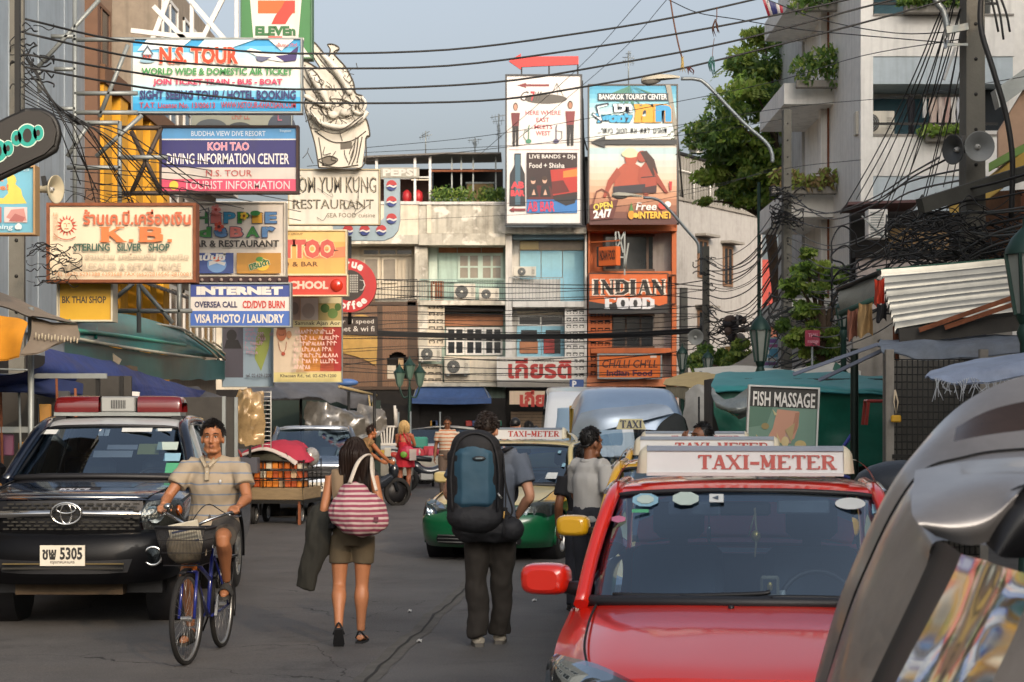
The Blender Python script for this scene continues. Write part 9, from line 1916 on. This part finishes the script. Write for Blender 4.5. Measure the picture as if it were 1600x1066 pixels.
# ---- the others, further up the street
def simple_person(lab,px,Y,rz,J,skin,hair,top,bottom,yaw=0,pitch=0,sleeve=.6,frac=2,fem=False,shoe=None,W=1.3,g=1.,hands=(.4,.4),zl=-.03,**k):
 t=thing("person",lab,"person",gp(px,Y),rz);hm=rotm(J['head'],yaw,pitch)
 sk=skin;figure(t,J,sk,.0085,fem,g,headM=hm,hands=hands,legs=(frac<=1),**k);face(t,hm)
 if hair:short_hair(t,hm,hair,500,int(px))
 if top:shirt(t,J,top,sleeve,g*(.92 if fem else 1),.012,"shirt",zl,.006,W)
 if bottom:trousers(t,J,bottom,frac,g,.013)
 if shoe:shoes(t,J,shoe,mat("dark_sole","#2a2826",.8))
 return t,hm
SKD=skinmat("skin_brown","#7d5036")
# grey shirt man by the taxis
J=J_std(1.66);J['elL']=V((-.24,.06,1.08));J['wrL']=V((-.2,.26,1.0));J['wrR']=V((.16,.22,1.02))
t,hm=simple_person("man in a light grey shirt seen from behind, head turned right, between the taxis",922,16.3,R(-48),J,SKD,"#14110f",mat("light_grey_shirt","#a8a6a2",.85,var=.1),mat("dark_jeans","#2a2c33",.9,var=.15),-8,-4,.85,2,shoe=M_BLKPL,g=.92)
MB().tube([J['neck']+V((.068*math.cos(a*.4),.066*math.sin(a*.4),-.02))for a in range(17)],.02,MATS["light_grey_shirt"],8).build("collar",t)
J=J_std(1.5);simple_person("man in a black t-shirt almost hidden behind the grey shirted man",914,17.4,R(10),J,SKD,"#14110f",mat("black_tee","#17171b",.9,var=.1),MATS["dark_jeans"],0,0,.7,2,shoe=M_BLKPL,g=.92)
# man rubbing his face behind the red taxi's sign
J=J_std(1.70);J['elL']=V((-.22,.22,1.36));J['wrL']=V((-.07,.21,1.555));J['elR']=V((.25,.0,1.12))
simple_person("dark haired man covering his face with one hand behind the red taxi",1098,17.05,R(118),J,SKD,"#0f0d0c",mat("dark_shirt","#2b2d33",.9),MATS["dark_jeans"],0,6,.7,2,shoe=M_BLKPL,hands=(.5,.4),palms=dict(L=V((0,-1,0)),R=V((-1,0,0))),fdir=dict(L=V((.9,-.15,.35)),R=V((0,.2,-1))))
# jersey man with the cap, and the one beyond him
J=J_std(1.74);t,hm=simple_person("man in a white sleeveless jersey and backwards black cap beyond the green taxi",806,31,R(14),J,SKP,None,None,mat("dark_shorts","#26262b",.9),-30,0,.2,.8,barefeet=True)
b=MB();b.M=hm;b.ball((0,-.02,.045),(.086,.1,.09),ink("#141416"),16,10);b.box((-.06,-.16,.02),(.06,-.08,.035),ink("#141416"),.006);b.M=None;b.build("cap",t)
b=MB();JW=mat("jersey_white","#c6c3bf",.85,var=.06);limb(b,[V((0,0,.93)),J['waist'],J['chest'],V((0,0,1.4))],[.145,.14,.15,.11],JW,16,1.3,(1,0,0));
for s in(-1,1):b.tube([V((s*.1,-.05,1.35)),V((s*.12,0,1.47)),V((s*.1,.06,1.38))],.035,JW,8)
o=remesh(b,.012,"jersey",JW,t,2,(.004,(8,8,5)))
b=MB()
for s in(-1,1):b.tube(crv([V((s*.17,-.04,1.25)),V((s*.155,-.06,1.36)),V((s*.13,-.02,1.5))],4),.018,ink("#1a1a1c"),6)
b.text("ช้าง",-.12,1.15,.12,1.33,-.175,ink("#1c1c1e"),.05);b.text("ที่",-.03,1.35,.04,1.41,-.16,ink("#1c1c1e"),.03);b.build("print_and_trim",o)
J=J_std(1.66);simple_person("dark haired person half hidden beside the jersey man",826,33.5,R(30),J,SKD,"#14110f",MATS["dark_shirt"],MATS["dark_jeans"],0,0,.7,2,shoe=M_BLKPL)
# striped shirt man walking towards the camera
J=J_std(1.75,anL=(-.1,.12,.09),anR=(.1,-.12,.1),knL=(-.1,.1,.5),knR=(.1,.02,.5));J['wrR']=V((.27,.0,.9))
t,hm=simple_person("man in an orange and white striped shirt walking down the street looking down",699,41,R(178),J,SKD,"#1a1412",stripes("orange_stripes","#c3b5a2","#b5663c",13,'Z',.3,.85),mat("brown_trousers","#5f5046",.9,var=.12),0,-22,.65,2,shoe=mat("brown_shoe","#2e231c",.5))
# blonde woman in red
J=J_std(1.66,True,elR=(.2,.12,1.12),wrR=(.06,.24,1.1),elL=(-.21,.1,1.1),wrL=(-.08,.26,1.05),anL=(-.12,.02,.085),anR=(.1,-.05,.085))
t=thing("person","blonde woman in a red dress and sandals standing in the sunlit street","person",gp(632,43),R(-14));hm=rotm(J['head'],-25,0)
figure(t,J,skinmat("skin_red","#b0694a"),.0085,True,1.,headM=hm);face(t,hm);RD=mat("red_dress","#b3202f",.85,var=.12)
rr=random.Random(9);b=MB();HL=mat("hair_blonde","#c0a06a",.5,var=.25,scale=15);c=hm@V((0,-.02,.03));b.ball(c,(.09,.104,.108),HL,16,11)
for k in range(260):
 a=rr.uniform(-math.pi,math.pi);th=rr.uniform(.05,1.6);q=V((math.sin(th)*math.sin(a),-math.sin(th)*math.cos(a),math.cos(th)))
 if q.y>.45 and q.z<.6:continue
 p0=c+V((q.x*.09,q.y*.1,q.z*.107));b.tube(crv([p0,p0+V((q.x*.03,q.y*.03,-.04)),c+V((q.x*.11+rr.uniform(-.02,.02),q.y*.1-.02,-.13-rr.uniform(0,.08)))],4),crv_r([.009,.01,.003],4),HL,4,False)
b.build("hair",t)
b=MB();limb(b,[V((0,0,.62)),V((0,0,.8)),J['pelvis'],J['waist'],J['chest']-V((0,0,.05))],[.19,.17,.145,.115,.125],RD,16,1.25,(1,0,0));remesh(b,.012,"dress",RD,t,2,(.01,(9,9,3)))
b=MB();b.tube([V((-.06,-.11,1.2)),V((-.09,-.02,1.42)),V((-.08,.08,1.3))],.018,RD,6);b.tube([V((.12,-.1,1.15)),V((.02,-.1,1.35)),V((-.03,0,1.45))],.018,RD,6);b.build("dress_straps",t)
for s in 'LR':
 a=J['an'+s];b=MB();b.slab([a+V((w,u,-.11))for u,w in((-.08,-.03),(-.08,.03),(.08,.045),(.19,.03),(.19,-.03),(.08,-.045))][::-1],(0,0,.02),mat("tan_sandal","#8a6a4a",.8));b.build("sandal",t)
t=thing("shoulder_bag","red shoulder bag with a green patch carried by the blonde woman","bag",(gp(632,43)[0]+.08,42.78,.86));b=MB();b.ball((0,0,.12),(.18,.09,.16),M_SEAT);remesh(b,.014,"pouch",ink("#b02a48"),t,2,(.008,(10,10,8)));b=MB();b.ball((-.08,-.085,.08),(.08,.02,.07),ink("#5f8f2c"));b.box((.05,-.1,-.05),(.2,-.06,.2),mat("clear_bag2","#b3a49c",.3));b.build("patch",t);MB().tube(crv([V((.1,0,.26)),V((0,.08,.5)),V((-.1,.2,.62))],5),.012,ink("#a3223a"),5).build("strap",t)
# man with a strap leaning over a motorbike
J=J_std(1.75,pelvis=(0,-.1,.82),waist=(0,-.05,.98),chest=(0,.08,1.17),neck=(0,.16,1.32),head=(0,.2,1.45),shL=(-.19,.1,1.25),shR=(.19,.1,1.25),elL=(-.24,.3,1.02),elR=(.24,.3,1.02),wrL=(-.2,.48,.88),wrR=(.2,.48,.88),hipL=(-.1,-.1,.8),hipR=(.1,-.1,.8),knL=(-.22,.22,.55),knR=(.22,.22,.55),anL=(-.2,.1,.1),anR=(.2,.1,.1))
t,hm=simple_person("bare armed man with a bag strap leaning forward over a motorbike",566,37.5,R(-62),J,skinmat("skin_orange","#a5653f"),"#2a1a12",mat("tan_vest","#8a6a44",.9,var=.15),mat("dark_trousers2","#2b2a2c",.9),0,0,.12,2,shoe=M_BLKPL,fdir=dict(L=V((0,1,-.3)),R=V((0,1,-.3))))
MB().tube(crv([V((-.16,.12,1.3)),V((0,-.1,1.2)),V((.15,-.12,.95))],6),.02,M_BLKPL,6,flat=.4).build("bag_strap",t)
mb2=dup(mbs,gp(580,37.6),R(-60+180),"dark motorbike under the leaning man with the bag strap");mb2.location=V(gp(578,37.75))-V((0,0,.03))
# flag
t=thing("thai_flag","small Thai flag hanging from a cable at the top right","flag",at(1205,10,30))
b=MB()
for k,c in enumerate(("#a3283a","#c9c3c0","#383a6e","#383a6e","#c9c3c0","#a3283a")):
 b.patch([rel(t,[(1190+k*5.5,-4+k*2.2,30),(1195.5+k*5.5,-4+(k+1)*2.2,30.02)]),rel(t,[(1200+k*4,26-k*.5,30.05),(1204+k*4,26-(k+1)*.5,30.0)])],4,3,ink(c))
b.build("cloth",t)
# ================================================================ overhead cables
CBL=mat("cable_black","#191919",.6,var=.1);CBG=mat("cable_grey","#4b4d4c",.6,var=.2)
def cable(pts,r,lab,grp,m=CBL,sub=5):
 b=MB();b.tube(crv([at(*p)for p in pts],sub),r,m,5);return b.whole("overhead_cable",lab,"cable",grp)
G1="thick cables crossing the sky";L1="thick black overhead cable crossing the sky from pole to pole"
for pts in([(40,30,20),(180,62,21),(330,76,22),(470,84,22),(700,78,22.5),(900,53,22.5),(1060,26,22.5),(1260,-18,22.6),(1500,-60,22.8)],[(40,52,20),(200,88,21),(330,102,22),(480,107,22),(700,103,22.5),(920,75,22.5),(1120,42,22.5),(1300,5,22.6),(1500,-40,22.8)],[(40,85,20),(200,112,21),(330,130,22),(480,140,22),(760,130,22.5),(960,100,22.5),(1140,66,22.5),(1340,14,22.6),(1510,-30,22.8)],[(40,105,20),(210,135,21),(330,150,22),(480,161,22),(750,158,22.5),(900,138,22.5),(1080,104,22.5),(1340,38,22.6),(1515,-10,22.8)]):
 cable(pts,.0125,L1,G1)
G2="thin wires crossing before the far roofs";L2_="thin overhead wire sagging before the far roofs and billboards"
for pts in([(560,232,50),(760,212,48),(1000,170,44),(1200,130,38),(1345,88,32),(1510,60,23)],[(480,260,40),(700,240,42),(1000,205,44),(1230,168,46),(1420,150,40),(1600,120,30)],[(540,240,50),(790,228,52),(1060,212,52),(1225,186,48)],[(560,320,60),(790,318,62),(1050,300,60),(1225,264,48),(1345,250,44)],[(600,345,66),(900,330,66),(1080,302,60),(1230,256,48)],[(800,225,60),(960,90,50),(1050,-10,40)],[(740,250,60),(900,110,50),(1010,-10,40)],[(1045,0,30),(1090,20,29),(1150,30,28),(1240,45,27),(1340,55,25),(1515,70,23)],[(1200,0,30),(1280,30,28),(1400,52,25),(1515,48,23)]):
 cable(pts,.0075,L2_,G2)
G3="cables running along the far facades";L3="dark cable strung low along the far shophouse facades"
rr=random.Random(2)
for k in range(22):
 y=436+k*7.4+rr.uniform(-4,4);s=rr.uniform(-10,14)
 cable([(530,y+6-s,72),(650,y+rr.uniform(0,5),72),(790,y+rr.uniform(3,9),71),(920,y+rr.uniform(0,7),70),(1020,y+rr.uniform(-3,3),68),(1101,y-4+s,66)],rr.choice((.012,.014,.018)),L3,G3)
for k in range(4):cable([(540,514+k*3,71.5),(640,520+k*2,71.5),(790,523+k*2,71),(930,522+k*2,70),(1040,517+k*2,68),(1101,512+k*2,66)],.035,"thick dark cable bundle level with the far second floor windows","thick cable bundles along the far facades")
G4="sagging cables between the orange house pole and the tall pole";L4="black cable sagging between the short distant pole and the slim pole"
for k in range(24):
 y0=398+k*7+rr.uniform(-3,3);y1=300+k*8+rr.uniform(-25,25);sg=rr.uniform(25,60)
 cable([(1105,y0,66),(1135,(y0*.75+y1*.25)+sg*.8,62),(1172,(y0+y1)/2+sg,57),(1205,(y0*.25+y1*.75)+sg*.5,52),(1228,y1,48.3)],rr.choice((.012,.016,.02)),L4,G4)
G5="cables fanning down left from the thick pole";L5="black cable slanting down left in front of the white apartments"
for k in range(13):
 x0,y0=1470+k*5+rr.uniform(-4,4),rr.uniform(-20,20);x1=1325+k*13+rr.uniform(-12,12);y1=330+rr.uniform(-45,30)
 cable([(x0,y0,23),(x0*.68+x1*.32,y0*.66+y1*.34+12,25),(x0*.34+x1*.66,y0*.33+y1*.67+14,28),(x1,y1,32)],.009,L5,G5)
G6="cables looping between the slim pole and the right side";L6="grey black cable looping right from the slim pole before the apartments"
for k in range(18):
 y0=300+k*13+rr.uniform(-6,6);y1=240+k*12+rr.uniform(-20,20);x1=rr.uniform(1440,1540);sg=rr.uniform(20,55)
 cable([(1230,y0,48),(1290,y0*.75+y1*.25+sg,42),(1360,(y0+y1)/2+sg*.9,34),(1420,y0*.2+y1*.8+sg*.4,28),(x1,y1,23)],rr.choice((.008,.011,.014)),L6,G6,rr.choice((CBL,CBG)))
G7="cables running right from the tangled crossing beam";L7="dark cable running right from the thick pole's tangle"
for k in range(14):
 y0=300+k*11+rr.uniform(-8,8);y1=y0-rr.uniform(0,60)
 cable([(1420+rr.uniform(-20,60),y0+30,23.2),(1500,y0+rr.uniform(-5,20),22.6),(1560,y0*.5+y1*.5+12,22),(1700,y1,20.5)],rr.choice((.008,.012,.016)),L7,G7,rr.choice((CBL,CBG)))
cable([(1535,-30,22.4),(1532,40,22.3),(1552,110,22.2),(1572,180,22.2),(1582,250,22.2),(1580,340,22.3)],.034,"very thick black cable curving down just right of the loudspeaker pole","single thick feeder cable")
for k,x in enumerate((1558,1566,1576)):cable([(1545+k*6,-20,22.4),(x-4,20,22.3),(x+2,50+12*(k%2),22.3)],.014,"short black cable end hanging from the top of the thick pole","short cable ends at the top right")
G8="cables dropping from the left pole";L8="black cable dropping right from the left pole's loops over the scaffold"
for k in range(14):
 x1=130+k*14+rr.uniform(-15,15);y1=300+rr.uniform(-30,60)
 cable([(36+rr.uniform(-4,8),70+k*7,22),(70+k*3,140+k*4,22),(100+k*7,210+rr.uniform(-10,10),22),(x1,y1,22.8)],.007,L8,G8)
for k in range(6):cable([(110,232+k*12,22.4),(190,236+k*13+rr.uniform(-5,5),22.8),(300,250+k*12,23.5),(470,275+k*14,30)],.006,"thin wire strung between the scaffold and the sign boards","thin wires among the left signs")
def tangle(n,x0,x1,y0,y1,Y,lab,r=.01,loop=30,seed=0,m=CBL):
 rr=random.Random(seed);b=MB()
 for _ in range(n):
  x,y=rr.uniform(x0,x1),rr.uniform(y0,y1);pts=[V((x,y,Y+rr.uniform(-.4,.4)))]
  dx=rr.choice((-1,1))*loop
  for j in range(5):pts.append(pts[-1]+V((dx*rr.uniform(.2,.8)+rr.uniform(-.3,.3)*loop,rr.uniform(-loop*.45,loop*.6),rr.uniform(-.15,.15))))
  pts=[V((min(max(p.x,x0-loop),x1+loop),min(max(p.y,y0-loop),y1+loop),p.z))for p in pts]
  b.tube(crv([at(p.x,p.y,p.z)for p in pts],5),r*rr.uniform(.7,1.4),m,4)
 o=b.whole("cable_tangle",lab,"cables");o["kind"]="stuff"
tangle(170,1425,1590,330,450,22.6,"dense knot of black cables around the thick pole above the tin roof",.0075,40,1)
tangle(60,1232,1330,470,560,46,"snarl of grey cables under the tree beside the slim pole",.014,30,2,CBG)
tangle(34,1216,1245,330,350,47.6,"coils of cable bundled high on the slim pole",.013,10,3)
tangle(26,1212,1248,290,330,47.6,"upper coils of cable on the slim pole",.013,9,7)
tangle(44,1122,1168,495,545,62,"clump of cables and rags hanging before the pale side wall",.014,14,4)
tangle(24,1090,1112,400,580,65.6,"cables wrapped along the short distant pole",.016,7,5)
tangle(18,30,70,40,130,22.2,"loops of black cable coiled on the left pole",.008,14,6)
tangle(40,55,115,380,440,21.6,"dark snarl of wires left of the silver shop board",.005,13,8)
tangle(22,1340,1420,360,470,26,"loose cables drooping left of the thick pole",.01,40,9)
tangle(30,100,300,300,345,22.7,"loose wires lying over the silver shop board",.005,26,10)
# rags and kite tails on the wires
for px,y0,y1,c,lab in((1119,30,62,"#4a3026","brown ragged strip caught on the upper wire"),(1066,88,118,"#a8925a","yellowish rag dangling above the street light"),(1078,104,118,"#5a2a26","small dark red tag dangling by the yellowish rag"),(1113,88,122,"#2f5f5a","teal rag hanging on a string below the brown strip")):
 t=thing("rag",lab,"rag",at(px,y1,22.5));b=MB();rr=random.Random(px)
 for k in range(6):
  a=at(px+rr.uniform(-2,2),y0,22.5)-V(t.location);q=at(px+rr.uniform(-6,6),y1-rr.uniform(0,12),22.5)-V(t.location);b.tube(crv([a,a.lerp(q,.5)+V((rr.uniform(-.03,.03),0,0)),q],4),crv_r([.006,.02,.004],4),mat("rag_"+c,c,.9,var=.3),5,flat=.4)
 b.build("cloth",t)
cable([(1046,-10,22.5),(1052,30,22.5),(1060,70,22.5),(1066,92,22.5)],.01,"frayed brown string trailing down to the yellowish rag","kite strings",mat("string","#6a4a3c",.9))
cable([(1120,30,22.5),(1120,20,22.5),(1120,12,22.5)],.006,"short string holding the brown ragged strip","kite strings",MATS["string"])
cable([(1116,60,22.5),(1114,75,22.5),(1113,90,22.5)],.004,"thin string between the brown strip and the teal rag","kite strings",MATS["string"])
t=thing("ragged_bundle","ragged cloth and plastic bundle with a tan cup snagged on cables before the side wall","rag",at(1148,545,61));b=MB();rr=random.Random(3)
for k in range(14):b.ball(at(1148+rr.uniform(-18,18),512+rr.uniform(-14,22),61)-V(t.location),(rr.uniform(.1,.22),.15,rr.uniform(.08,.2)),mat("rag_%d"%(k%3),("#5a4a42","#8f8a86","#2d2a2c")[k%3],.8,var=.3),8,6)
b.build("cloth",t);MB().lathe([(.1,-.25),(.2,.2),(.001,.2)],mat("tan_cup","#a8834a",.7),10,Matrix.Translation(at(1142,552,60.8)-V(t.location))).build("cup",t)
